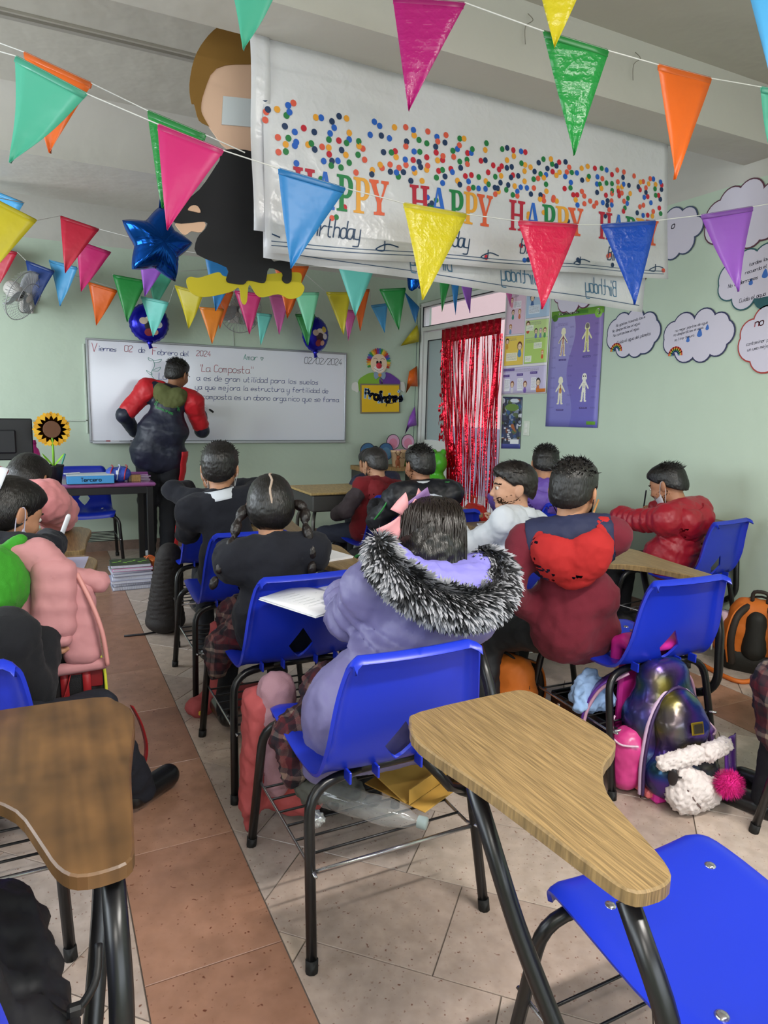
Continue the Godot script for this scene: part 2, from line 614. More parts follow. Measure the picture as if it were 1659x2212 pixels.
const FLAGS = [
	["a","magenta",1.077,2.620,-2.179,1.277,2.597,-2.056,1.130,2.281,-2.147,"magenta plastic pennant with glossy wrinkles hanging before the ceiling beam"],
	["a","green",1.465,2.495,-1.902,1.665,2.449,-1.819,1.579,2.136,-1.855,"crinkled green plastic pennant hanging before the ceiling beam, beside the orange one"],
	["a","orange",1.850,2.441,-1.795,2.091,2.445,-1.782,1.962,2.105,-1.789,"smooth bright orange pennant beside the right end of the birthday banner"],
	["a","teal",2.385,2.494,-1.820,2.692,2.506,-1.789,2.543,2.163,-1.804,"teal pennant cut off by the right edge, below the pale blue one"],
	["b","teal",0.599,2.642,-2.364,0.738,2.619,-2.282,0.636,2.431,-2.343,"teal pennant hanging before the brown hair of the paper figure"],
	["b","yellow",1.425,2.672,-1.911,1.553,2.632,-1.811,1.485,2.435,-1.864,"yellow pennant whose tip overlaps the crinkled green pennant"],
	["b","sky",1.825,2.592,-1.497,1.948,2.512,-1.340,1.898,2.229,-1.404,"pale blue glossy pennant in the upper right corner"],
	["c","teal",-0.015,2.468,-2.835,0.199,2.340,-2.694,-0.048,2.128,-2.856,"large teal pennant nearest the upper left corner, before an orange one"],
	["c","pink",0.398,2.236,-2.545,0.600,2.162,-2.461,0.421,1.901,-2.536,"large pink pennant touching the sleeve of the black paper robe"],
	["c","blue",0.775,2.126,-2.427,1.027,2.096,-2.418,0.821,1.800,-2.425,"large sky blue pennant covering the first letters of the birthday banner"],
	["c","yellow",1.283,2.095,-2.468,1.566,2.088,-2.452,1.377,1.744,-2.463,"large yellow pennant hanging over the middle of the birthday banner"],
	["c","crimson",1.784,2.084,-2.415,2.079,2.102,-2.387,1.921,1.745,-2.402,"crinkled crimson pennant hanging over the third greeting on the banner"],
	["c","royal",2.217,2.123,-2.405,2.482,2.162,-2.345,2.405,1.798,-2.362,"crinkled royal blue pennant over the right end of the banner"],
	["c","purple",2.650,2.187,-2.257,2.877,2.235,-2.170,2.847,1.870,-2.182,"light purple pennant hanging before the paper clouds"],
	["d","orange",0.012,2.612,-3.143,0.233,2.464,-2.921,0.085,2.245,-3.070,"orange pennant mostly hidden behind the large teal one"],
	["d","green",0.397,2.348,-2.752,0.567,2.240,-2.575,0.436,2.013,-2.712,"green pennant mostly hidden behind the large pink one"],
	["e","sky",-0.285,2.647,-5.259,-0.021,2.534,-5.107,-0.214,2.249,-5.218,"sky blue pennant at the left edge overlapping a yellow one"],
	["e","yellow",-0.161,2.276,-3.976,0.037,2.188,-3.955,-0.195,1.898,-3.980,"yellow pennant at the left edge below a sky blue one"],
	["e","red",0.188,2.522,-5.277,0.424,2.457,-5.225,0.203,2.158,-5.274,"bright red pennant above the deep pink one near the left wall fan"],
	["e","purple",0.639,2.406,-5.134,0.883,2.343,-5.046,0.688,2.030,-5.116,"purple pennant hanging before the left star balloon"],
	["e","blue",1.063,2.325,-4.967,1.307,2.268,-4.909,1.132,1.949,-4.951,"blue pennant half hidden behind the black paper robe"],
	["e","orange",1.595,2.318,-5.089,1.848,2.336,-5.034,1.688,1.978,-5.069,"orange pennant behind the tail of the yellow paper broom"],
	["e","cyan",2.042,2.334,-4.938,2.279,2.336,-4.797,2.156,1.986,-4.870,"pale cyan pennant directly below the lower hem of the banner"],
	["e","green",2.652,2.306,-4.508,2.734,2.286,-4.448,2.679,2.013,-4.488,"green pennant turned edgewise before the door transom"],
	["e","blue",2.719,2.280,-4.462,2.785,2.275,-4.428,2.765,1.995,-4.439,"narrow blue pennant between green and purple before the door transom"],
	["e","purple",2.769,2.276,-4.422,2.882,2.263,-4.393,2.862,2.011,-4.398,"purple pennant turned edgewise before the door transom"],
	["e","lightpink",3.416,2.327,-4.789,3.500,2.319,-4.760,3.490,2.149,-4.768,"small light pink pennant beside the red heading of the wall chart"],
	["f","red",-0.340,2.482,-6.364,-0.088,2.429,-6.229,-0.286,2.098,-6.335,"dark red pennant at the left edge above the wall fan"],
	["f","navy",-0.037,2.368,-6.180,0.160,2.293,-6.094,0.013,2.033,-6.158,"navy blue pennant hanging in front of the left wall fan"],
	["f","sky",0.124,2.393,-6.202,0.322,2.328,-6.035,0.189,2.042,-6.147,"sky blue pennant beside the navy one near the left wall fan"],
	["f","pink",0.289,2.436,-5.554,0.517,2.367,-5.498,0.311,2.084,-5.549,"deep pink pennant partly behind the bright red one"],
	["f","orange",0.398,2.245,-6.151,0.611,2.189,-6.093,0.446,1.911,-6.139,"orange pennant with crease lines above the left part of the whiteboard"],
	["f","green",0.575,2.306,-6.069,0.829,2.272,-6.004,0.671,1.944,-6.044,"green pennant directly left of the left round balloon"],
	["f","teal",0.847,2.375,-6.175,1.082,2.391,-6.120,0.907,2.091,-6.161,"dull teal pennant hidden behind the purple one"],
	["g","cyan",0.783,2.160,-6.087,0.989,2.117,-5.976,0.868,1.843,-6.041,"pale cyan pennant covering the left round balloon"],
	["g","yellow",1.036,2.255,-5.977,1.249,2.201,-5.861,1.133,1.914,-5.924,"yellow pennant under the left end of the paper broom"],
	["g","amber",1.202,2.082,-5.840,1.393,2.074,-5.792,1.296,1.794,-5.816,"amber pennant reaching down to the top rim of the whiteboard"],
	["g","orange",1.394,2.242,-6.135,1.543,2.261,-6.064,1.433,1.950,-6.117,"orange pennant beside the middle wall fan"],
	["g","pink",1.469,2.222,-5.755,1.670,2.200,-5.651,1.577,1.880,-5.699,"bright pink pennant hanging before the middle wall fan"],
	["g","cyan",1.705,2.084,-5.937,1.833,2.075,-5.902,1.737,1.815,-5.928,"small pale cyan pennant touching the top of the whiteboard"],
	["g","lightpink",1.772,2.234,-5.810,1.951,2.221,-5.762,1.857,1.901,-5.787,"light pink pennant below the right end of the paper broom"],
	["g","orange",1.937,2.249,-5.995,2.057,2.247,-5.902,1.987,2.060,-5.956,"orange pennant behind the light pink one under the broom"],
	["g","mint",1.940,2.233,-5.635,2.125,2.238,-5.543,2.048,1.893,-5.581,"mint green pennant left of the right round balloon"],
	["g","green",2.071,2.107,-6.000,2.232,2.107,-5.920,2.175,1.833,-5.948,"green pennant beneath the mint one beside the right round balloon"],
	["h","yellow",2.250,2.275,-5.714,2.441,2.276,-5.618,2.389,1.923,-5.644,"yellow pennant right of the right round balloon"],
	["h","lightpink",2.494,2.173,-5.900,2.611,2.162,-5.866,2.538,1.899,-5.887,"narrow pink pennant behind the yellow one right of the balloon"],
	["h","orange",2.473,2.297,-5.700,2.639,2.326,-5.660,2.561,1.969,-5.679,"orange pennant behind the cyan pennant under the banner"],
	["h","sky",2.764,2.227,-5.901,2.905,2.251,-5.835,2.884,1.987,-5.845,"small sky blue pennant above the clown sign"],
	["h","green",2.715,2.329,-5.630,2.903,2.338,-5.485,2.862,1.983,-5.517,"green pennant above and right of the clown sign"],
	["h","blue",2.989,2.341,-5.681,3.118,2.208,-5.623,3.087,2.069,-5.637,"blue pennant in the corner beside the door frame"],
]
const FIGURE = {
	"hair": [0.837,2.803, 0.762,2.809, 0.698,2.773, 0.643,2.711, 0.603,2.636, 0.583,2.541, 0.589,2.475, 0.600,2.472, 0.617,2.418, 0.660,2.402, 0.692,2.384, 0.863,2.415, 0.942,2.500, 1.104,2.586, 1.124,2.716, 1.021,2.816],
	"face": [0.821,2.665, 0.689,2.621, 0.640,2.527, 0.626,2.465, 0.638,2.429, 0.678,2.378, 0.733,2.330, 0.863,2.317, 1.022,2.389, 1.084,2.527, 1.062,2.702],
	"patch": [0.713,2.525, 0.864,2.541, 0.863,2.436, 0.706,2.419],
	"coat": [0.703,2.320, 0.770,2.339, 0.863,2.326, 0.901,2.188, 0.896,1.938, 0.982,1.937, 0.997,1.911, 0.999,1.853, 0.978,1.836, 0.957,1.849, 0.957,1.878, 0.900,1.891, 0.886,1.841, 0.870,1.828, 0.810,1.833, 0.790,1.815, 0.732,1.815, 0.717,1.828, 0.719,1.876, 0.600,1.914, 0.603,1.977, 0.635,2.016, 0.637,2.043, 0.540,2.023, 0.508,2.030, 0.507,2.047, 0.533,2.090, 0.615,2.163, 0.681,2.261, 0.698,2.290],
	"hand_low": [0.523,2.028, 0.632,2.042, 0.620,2.002, 0.580,2.000, 0.557,1.983, 0.536,1.995],
	"hand_up": [0.567,2.078, 0.581,2.095, 0.605,2.097, 0.616,2.074, 0.585,2.075],
	"broom": [0.557,1.805, 0.572,1.825, 0.609,1.825, 0.685,1.854, 0.713,1.840, 0.800,1.847, 0.860,1.849, 0.900,1.868, 1.024,1.888, 1.047,1.875, 1.045,1.848, 1.060,1.826, 1.041,1.790, 0.993,1.774, 0.941,1.789, 0.859,1.770, 0.816,1.817, 0.805,1.750, 0.793,1.734, 0.780,1.752, 0.771,1.800, 0.731,1.778, 0.626,1.750, 0.575,1.764],
}

# ------------------------------------------------------------------ the room
const XL := -2.4
const XR := 3.55
const ZF := -6.45
const ZB := 2.0
const HC := 2.95
const PAINT := 2.59

func camera_and_light() -> void:
	var cam := Camera3D.new()
	cam.name = "camera"
	cam.position = Vector3(0, 1.33, 0)
	cam.fov = 73.23
	cam.near = 0.02
	cam.rotation_order = EULER_ORDER_YXZ
	cam.rotation_degrees = Vector3(-8.809, -26.532, 1.2855)
	add_child(cam)
	var we := WorldEnvironment.new()
	we.name = "environment"
	var e := Environment.new()
	var sm := ProceduralSkyMaterial.new()
	sm.sky_top_color = Color(0.80, 0.86, 0.93)
	sm.sky_horizon_color = Color(0.90, 0.91, 0.92)
	sm.ground_bottom_color = Color(0.45, 0.44, 0.42)
	sm.ground_horizon_color = Color(0.75, 0.75, 0.74)
	sm.sky_energy_multiplier = 1.3
	var sky := Sky.new()
	sky.sky_material = sm
	e.sky = sky
	e.background_mode = Environment.BG_SKY
	e.ambient_light_source = Environment.AMBIENT_SOURCE_SKY
	e.tonemap_mode = Environment.TONE_MAPPER_LINEAR
	e.tonemap_exposure = 1.4
	e.sdfgi_enabled = true
	e.ssao_enabled = true
	e.ssil_enabled = true
	we.environment = e
	add_child(we)
	# ceiling fittings behind the camera: two tube lamps
	tube_lamp(Vector3(1.35, HC, 0.1), 1.5, 7.0, "long white two-tube ceiling fitting, the one nearer the right wall")
	tube_lamp(Vector3(-0.9, HC, 0.9), 1.2, 3.0, "shorter white two-tube ceiling fitting, the one nearer the back windows")
	# daylight of the window openings
	window_light(Vector3(XL - 0.02, 1.75, -4.3), 90.0, Vector2(2.4, 1.3), 7.0)
	window_light(Vector3(XL - 0.02, 1.75, -1.3), 90.0, Vector2(2.4, 1.3), 3.5)
	window_light(Vector3(1.2, 1.8, ZB + 0.02), 0.0, Vector2(3.6, 1.2), 3.5)

func tube_lamp(at: Vector3, w: float, energy: float, label: String) -> void:
	var t := thing("tube_lamp", label, "ceiling lamp", at)
	var b := B.new()
	b.box(Vector3(0, -0.03, 0), Vector3(w + 0.1, 0.06, 0.16), 0.01)
	put(b.mesh(), "housing", M("e8e8e4", 0.5), t)
	for s in [-1, 1]:
		var c := B.new().smooth()
		c.tube([Vector3(-w / 2, -0.08, s * 0.045), Vector3(w / 2, -0.08, s * 0.045)], 0.015, 10)
		put(c.mesh(), "lamp_tube", M("f4f6ff", 0.4, {"emit": 1.2}), t)
	var l := AreaLight3D.new()
	l.name = "lamp_light"
	l.area_size = Vector2(w, 0.1)
	l.light_energy = energy
	l.light_color = Color(1.0, 0.98, 0.95)
	l.area_range = 14.0
	l.area_attenuation = 2.0
	l.shadow_enabled = true
	l.position = Vector3(0, -0.105, 0)
	l.rotation_degrees = Vector3(-90, 0, 0)
	t.add_child(l)

func window_light(at: Vector3, yaw: float, size: Vector2, energy: float) -> void:
	var l := AreaLight3D.new()
	l.name = "window_daylight"
	l.area_size = size
	l.light_energy = energy
	l.light_color = Color(0.93, 0.97, 1.0)
	l.area_range = 14.0
	l.area_attenuation = 2.0
	l.shadow_enabled = true
	l.position = at
	l.rotation_degrees = Vector3(0, yaw if yaw == 0.0 else -yaw, 0)
	add_child(l)

func slab(called: String, parts: Array, m: Material, parent: Node = self) -> MeshInstance3D:
	var b := B.new()
	for p in parts:
		var lo := Vector3(p[0], p[1], p[2])
		var hi := Vector3(p[3], p[4], p[5])
		b.box((lo + hi) / 2, hi - lo)
	var o := put(b.mesh(), called, m, parent)
	if parent == self:
		shell(o)
	return o

func room() -> void:
	var green := M("bfcfbc", 0.75, {"normal": "plaster", "tri": 0.9, "ns": 0.5})
	var white := M("c4c1b9", 0.8, {"normal": "plaster", "tri": 0.9, "ns": 0.5})
	var T := 0.15
	var wf := slab("wall_front", [[XL, 0, ZF - T, XR, PAINT, ZF]], green)
	slab("upper_band", [[XL, PAINT, ZF - T, XR, HC, ZF]], white, wf)
	# right wall with the door opening, running on behind the camera
	var d0 := -6.41
	var d1 := -4.90
	var wr := slab("wall_right", [[XR, 0, ZF - T, XR + T, PAINT, d0], [XR, 2.37, d0, XR + T, PAINT, d1], [XR, 0, d1, XR + T, PAINT, ZB + T]], green)
	slab("upper_band", [[XR, PAINT, ZF - T, XR + T, HC, ZB + T]], white, wr)
	var wl := slab("wall_left", [[XL - T, 0, ZF - T, XL, 1.1, ZB + T], [XL - T, 2.4, ZF - T, XL, PAINT, ZB + T], [XL - T, 1.1, ZF - T, XL, 2.4, -5.5], [XL - T, 1.1, -3.1, XL, 2.4, -2.5], [XL - T, 1.1, -0.1, XL, 2.4, ZB + T]], green)
	slab("upper_band", [[XL - T, PAINT, ZF - T, XL, HC, ZB + T]], white, wl)
	var wb := slab("wall_back", [[XL, 0, ZB, XR, 1.2, ZB + T], [XL, 2.4, ZB, XR, PAINT, ZB + T], [XL, 1.2, ZB, -0.6, 2.4, ZB + T], [3.0, 1.2, ZB, XR, 2.4, ZB + T]], green)
	slab("upper_band", [[XL, PAINT, ZB, XR, HC, ZB + T]], white, wb)
	window("window_1", Vector3(XL - 0.1, 1.75, -4.3), 90.0, 2.4, 1.3, 3)
	window("window_2", Vector3(XL - 0.1, 1.75, -1.3), 90.0, 2.4, 1.3, 3)
	window("window_3", Vector3(1.2, 1.8, ZB + 0.1), 0.0, 3.6, 1.2, 4)
	# ceiling with a form joint, beams and a boxed-in cable
	var ce := slab("ceiling", [[XL - T, HC, ZF - T, XR + T, HC + 0.2, -3.615], [XL - T, HC + 0.012, -3.615, XR + T, HC + 0.2, -3.585], [XL - T, HC, -3.585, XR + T, HC + 0.2, ZB + T]], M("b4b0a6", 0.85, {"normal": "plaster", "tri": 0.7, "ns": 0.7}))
	slab("joint_fillet", [[XL, HC - 0.012, -3.66, 1.2, HC, -3.63]], M("96928a", 0.85), ce)
	slab("trim_1", [[XL, 2.68, -2.76, XR, HC, -2.50]], white)
	# second beam: rounded shoulder on the side nearer the camera
	var b := B.new().smooth()
	var prof := []
	for k in 9:
		var a := PI / 2 * k / 8
		prof.append(Vector2(-4.35 - 0.25 * sin(a), HC - 0.27 * (1.0 - cos(a))))
	for k in prof.size() - 1:
		b.q(Vector3(XL, prof[k].y, prof[k].x), Vector3(XL, prof[k + 1].y, prof[k + 1].x), Vector3(XR, prof[k + 1].y, prof[k + 1].x), Vector3(XR, prof[k].y, prof[k].x))
	b.flat()
	b.box(Vector3((XL + XR) / 2, (2.68 + HC) / 2, -5.05), Vector3(XR - XL, HC - 2.68, 0.9))
	shell(put(b.mesh(), "trim_2", white))
	var c := B.new().smooth()
	c.tube([Vector3(1.42, 2.944, -2.95), Vector3(1.31, 2.944, -3.6)], 0.011, 8)
	c.tube([Vector3(1.22, 2.944, -3.6), Vector3(1.17, 2.944, -4.33)], 0.011, 8)
	c.tube([Vector3(1.17, 2.944, -4.33), Vector3(1.62, 2.944, -4.33)], 0.009, 8)
	tag(put(c.mesh(), "cable_conduit", M("a5a199", 0.7)), "thin grey cable conduit bent across the ceiling beside the paper figure's head", "conduit")
	floor_tiles()
	# skirting of brown tile
	var bb := M("8a7468", 0.45, {"tex": "tile", "tri": 2.0, "world": true})
	slab("baseboard_front", [[XL, 0, ZF, XR, 0.085, ZF + 0.012]], bb)
	slab("baseboard_right", [[XR - 0.012, 0, d1, XR, 0.085, ZB], [XR - 0.012, 0, ZF, XR, 0.085, d0]], bb)
	slab("baseboard_left", [[XL, 0, ZF, XL + 0.012, 0.085, ZB]], bb)
	slab("baseboard_back", [[XL, 0, ZB - 0.012, XR, 0.085, ZB]], bb)
	# the yard outside the door
	slab("outside_ground", [[XR + T, -0.1, -18.0, 6.2, -0.01, -1.0]], M("9b958c", 0.8))
	var ow := slab("outside_wall", [[6.0, 1.02, -18.0, 6.2, 3.4, -1.0]], M("efc4c0", 0.7))
	slab("lower_band", [[5.99, -0.01, -18.0, 6.2, 1.02, -1.0]], M("8f8496", 0.7), ow)

func window(called: String, at: Vector3, yaw: float, w: float, h: float, n: int) -> void:
	var t := Node3D.new()
	t.name = called
	add_child(t)
	shell(t)
	t.transform = place(at, yaw)
	var b := B.new()
	for s in [-1, 1]:
		b.box(Vector3(0, s * (h / 2 - 0.02), 0), Vector3(w, 0.04, 0.05))
	for k in n + 1:
		b.box(Vector3(-w / 2 + 0.02 + (w - 0.04) * k / n, 0, 0), Vector3(0.04, h, 0.05))
	put(b.mesh(), "window_frame", M("e6e6e2", 0.5), t)
	for k in n:
		var p := B.new()
		p.box(Vector3(-w / 2 + w * (k + 0.5) / n, 0, 0), Vector3(w / n - 0.03, h - 0.06, 0.004))
		put(p.mesh(), "window_pane", M("eef4f6", 0.02, {"alpha": 0.06}), t)

func floor_tiles() -> void:
	var fl := slab("floor", [[XL - 0.15, -0.15, ZF - 0.15, XR + 0.15, -0.004, ZB + 0.15]], M("6b625a", 0.8))
	var pale := []
	var k := 0
	for hex in ["bfaea2", "c8b8ac", "b5a398", "c4b1a2", "b9aba3"]:
		pale.append(M(hex, 0.3, {"tex": "tile", "tri": 2.1, "world": true, "off": Vector3(0.31, 0.17, 0.53) * k}))
		k += 1
	var warm := []
	for hex in ["a67c66", "ad836c", "9f7661"]:
		warm.append(M(hex, 0.3, {"tex": "tile", "tri": 1.7, "world": true, "off": Vector3(0.23, 0.41, 0.11) * k}))
		k += 1
	var r := RandomNumberGenerator.new()
	r.seed = 5
	var add := func(pl: PackedVector2Array, m: Material) -> void:
		var g := Geometry2D.offset_polygon(pl, -0.0016)
		for p in g:
			if p.size() >= 3:
				var b := B.new(Transform3D(Basis(Vector3(1, 0, 0), Vector3(0, 0, 1), Vector3(0, 1, 0)), Vector3.ZERO))
				var q := PackedVector2Array()
				for v in p:
					q.append(v)
				b.xf = Transform3D(Basis(Vector3(1, 0, 0), Vector3(0, 0, -1), Vector3(0, 1, 0)), Vector3.ZERO)
				for i in q.size():
					q[i].y = -q[i].y
				b.extr(q, -0.004, 0.0, 0.0012)
				put(b.mesh(), "tile", m, fl)
	# two aisle strips of warmer tile
	for s in [[0.152, 0.482], [2.63, 2.96]]:
		var z := -1.48 + 0.495 * 3
		while z > ZF:
			var z2 := maxf(z - 0.495, ZF)
			add.call(PackedVector2Array([Vector2(s[0], z), Vector2(s[1], z), Vector2(s[1], z2), Vector2(s[0], z2)]), warm[r.randi() % 3])
			z = z2
	# diagonal field
	var fields := [[-0.9, 0.152], [0.482, 2.63], [2.96, XR]]
	for f in fields:
		var area := PackedVector2Array([Vector2(f[0], ZF), Vector2(f[1], ZF), Vector2(f[1], -0.3), Vector2(f[0], -0.3)])
		for row in range(-14, 22):
			var c0 := -1.997 - 0.464 * row
			var j0 := -0.46 - 0.231 * row
			for n in range(-16, 16):
				var s0 := j0 + 0.693 * n
				var pl := PackedVector2Array()
				for q in [[c0, s0], [c0, s0 + 0.693], [c0 - 0.464, s0 + 0.693], [c0 - 0.464, s0]]:
					pl.append(Vector2((q[1] - q[0]) / 2, (q[1] + q[0]) / 2))
				for g in Geometry2D.intersect_polygons(area, pl):
					var ar := 0.0
					for i in g.size():
						ar += g[i].cross(g[(i + 1) % g.size()])
					if absf(ar) > 0.002:
						add.call(g, pale[r.randi() % 5])
	# the floor beyond what the camera reaches
	slab("far_flooring", [[XL, -0.004, ZF, -0.9, 0, ZB], [-0.9, -0.004, -0.3, XR, 0, ZB]], pale[0], fl).set_meta("kind", "stuff")

func door() -> void:
	var metal := M("dfe0dc", 0.45)
	var dark := M("24272c", 0.7)
	var t := Node3D.new()
	t.name = "door_1"
	add_child(t)
	shell(t)
	var x := XR + 0.03
	var fr := B.new()
	for p in [[0.0, 2.37, -6.41, -6.36], [0.0, 2.37, -4.945, -4.90], [2.085, 2.13, -6.36, -4.945], [2.325, 2.37, -6.36, -4.945]]:
		fr.box(Vector3(x + 0.03, (p[0] + p[1]) / 2, (p[2] + p[3]) / 2), Vector3(0.08, p[1] - p[0], p[3] - p[2]), 0.004)
	put(fr.mesh(), "door_frame", metal, t)
	var g := B.new()
	g.box(Vector3(x - 0.006, 1.18, -6.405), Vector3(0.01, 2.36, 0.012))
	g.box(Vector3(x - 0.006, 2.13, -5.65), Vector3(0.01, 0.008, 1.42))
	g.box(Vector3(x - 0.006, 2.325, -5.65), Vector3(0.01, 0.008, 1.42))
	g.box(Vector3(x - 0.006, 2.23, -6.355), Vector3(0.01, 0.2, 0.008))
	put(g.mesh(), "black_gasket", dark, t)
	var tp := B.new()
	tp.box(Vector3(x + 0.03, 2.2275, -5.65), Vector3(0.005, 0.195, 1.41))
	put(tp.mesh(), "transom_pane", M("f4eeee", 0.03, {"alpha": 0.07}), t)
	# fixed left leaf with frosted pane and a grooved lower panel
	var lf := B.new()
	for p in [[0.02, 2.075, -6.35, -6.27], [0.02, 2.075, -5.88, -5.80], [1.99, 2.075, -6.27, -5.88], [0.86, 0.985, -6.27, -5.88]]:
		lf.box(Vector3(x + 0.03, (p[0] + p[1]) / 2, (p[2] + p[3]) / 2), Vector3(0.045, p[1] - p[0], p[3] - p[2]), 0.004)
	var leaf := put(lf.mesh(), "door_leaf", metal, t)
	var pn := B.new()
	pn.box(Vector3(x + 0.03, 1.4875, -6.075), Vector3(0.006, 1.0, 0.385))
	put(pn.mesh(), "frosted_pane", M("a9b8b8", 0.55, {"back": 0.5}), leaf)
	var gk := B.new()
	gk.box(Vector3(x + 0.008, 1.4875, -6.266), Vector3(0.006, 1.005, 0.01))
	gk.box(Vector3(x + 0.008, 1.988, -6.075), Vector3(0.006, 0.008, 0.39))
	put(gk.mesh(), "pane_gasket", dark, leaf)
	for k in 4:
		var sl := B.new()
		sl.box(Vector3(x + 0.03, 0.44, -6.222 + k * 0.0975), Vector3(0.03, 0.84, 0.092), 0.004)
		put(sl.mesh(), "panel_slat", metal, leaf)
	# right leaf, standing open outwards
	var rl := B.new(place(Vector3(x + 0.10, 0, -4.95), -80.0))
	for p in [[0.02, 2.075, -0.60, -0.53], [0.02, 2.075, -0.07, 0.0], [1.99, 2.075, -0.53, -0.07], [0.86, 0.985, -0.53, -0.07], [0.02, 0.1, -0.53, -0.07]]:
		rl.box(Vector3(0, (p[0] + p[1]) / 2, (p[2] + p[3]) / 2 + 0.0), Vector3(0.045, p[1] - p[0], p[3] - p[2]), 0.004)
	rl.box(Vector3(0, 0.48, -0.3), Vector3(0.02, 0.78, 0.47))
	put(rl.mesh(), "open_leaf", metal, t)

func foil_curtain() -> void:
	var t := thing("foil_curtain", "shiny red metallic fringe curtain hanging in the open doorway", "curtain", Vector3(XR - 0.03, 0, 0))
	var foil := M("c8102a", 0.22, {"metal": 0.75, "normal": "crinkle", "tri": 3.0, "ns": 0.6, "back": 0.5})
	var h := B.new().smooth()
	h.sheet(func(u: float, v: float) -> Vector3: return Vector3(0.006 * sin(u * 60.0), 2.062 + 0.018 * u - v * 0.13, -5.885 + u * 0.965), 60, 3, 0.001)
	put(h.mesh(), "header_band", foil, t)
	var b := B.new().smooth()
	var r := RandomNumberGenerator.new()
	r.seed = 77
	var n := 150
	for k in n:
		var u := (k + r.randf()) / n
		var mid := exp(-pow((u - 0.66) / 0.24, 2.0))
		if r.randf() < mid * 0.62:
			continue
		var z0 := -5.885 + u * 0.965
		var pull := 0.22 * (1.0 - u) * (0.6 + 0.4 * r.randf())
		var w := 0.0035 + 0.0045 * r.randf()
		var len := 1.5 + 0.14 * r.randf() - 0.1 * u
		var ph := r.randf() * TAU
		var tw := 2.0 + 5.0 * r.randf()
		var x0 := (r.randf() - 0.5) * 0.03
		var rows := 12
		var prev := []
		for i in rows + 1:
			var v := float(i) / rows
			var zz := z0 + pull * smoothstep(0.0, 1.0, v) + 0.012 * sin(v * 7.0 + ph)
			var yy := 1.95 - v * len
			var a := ph + tw * v
			var dd := Vector3(sin(a) * 0.7, 0, 0.4 + absf(cos(a))) .normalized() * w
			var c := Vector3(x0 + 0.012 * sin(v * 5.0 + ph * 2.0), yy, zz)
			if i > 0:
				b.q(prev[0], prev[1], c + dd, c - dd)
			prev = [c - dd, c + dd]
	put(b.mesh(), "foil_strips", foil, t).set_meta("kind", "stuff")
	# the gathered, ruffled bunch at the left and the foot
	var g := B.new().smooth()
	for k in 420:
		var v := r.randf()
		var top := r.randf() < 0.35
		var c := Vector3((r.randf() - 0.5) * 0.05, (1.0 - v * 0.62) if not top else (1.0 + r.randf() * 0.9), (-5.66 + 0.05 * r.randf() + 0.2 * v * r.randf()) if not top else (-5.86 + r.randf() * 0.1))
		var d := Vector3(r.randf() - 0.5, r.randf() - 0.5, r.randf() - 0.5).normalized() * 0.03
		var e := Vector3(r.randf() - 0.5, -1.5, r.randf() - 0.5).normalized() * 0.03
		g.q(c - d * 0.4, c + d * 0.4, c + d * 0.4 + e, c - d * 0.4 + e)
	put(g.mesh(), "ruffled_strips", foil, t).set_meta("kind", "stuff")

# ------------------------------------------------------------------ chairs
const PADDLE = [0.396, -0.366, 0.37, -0.45, 0.33, -0.485, 0.12, -0.495, 0.06, -0.485, 0.045, -0.43, 0.042, -0.25, 0.075, -0.20, 0.137, -0.163, 0.193, -0.096, 0.225, 0.0, 0.246, 0.068, 0.27, 0.10, 0.31, 0.105, 0.34, 0.09, 0.35, 0.02, 0.368, -0.175]

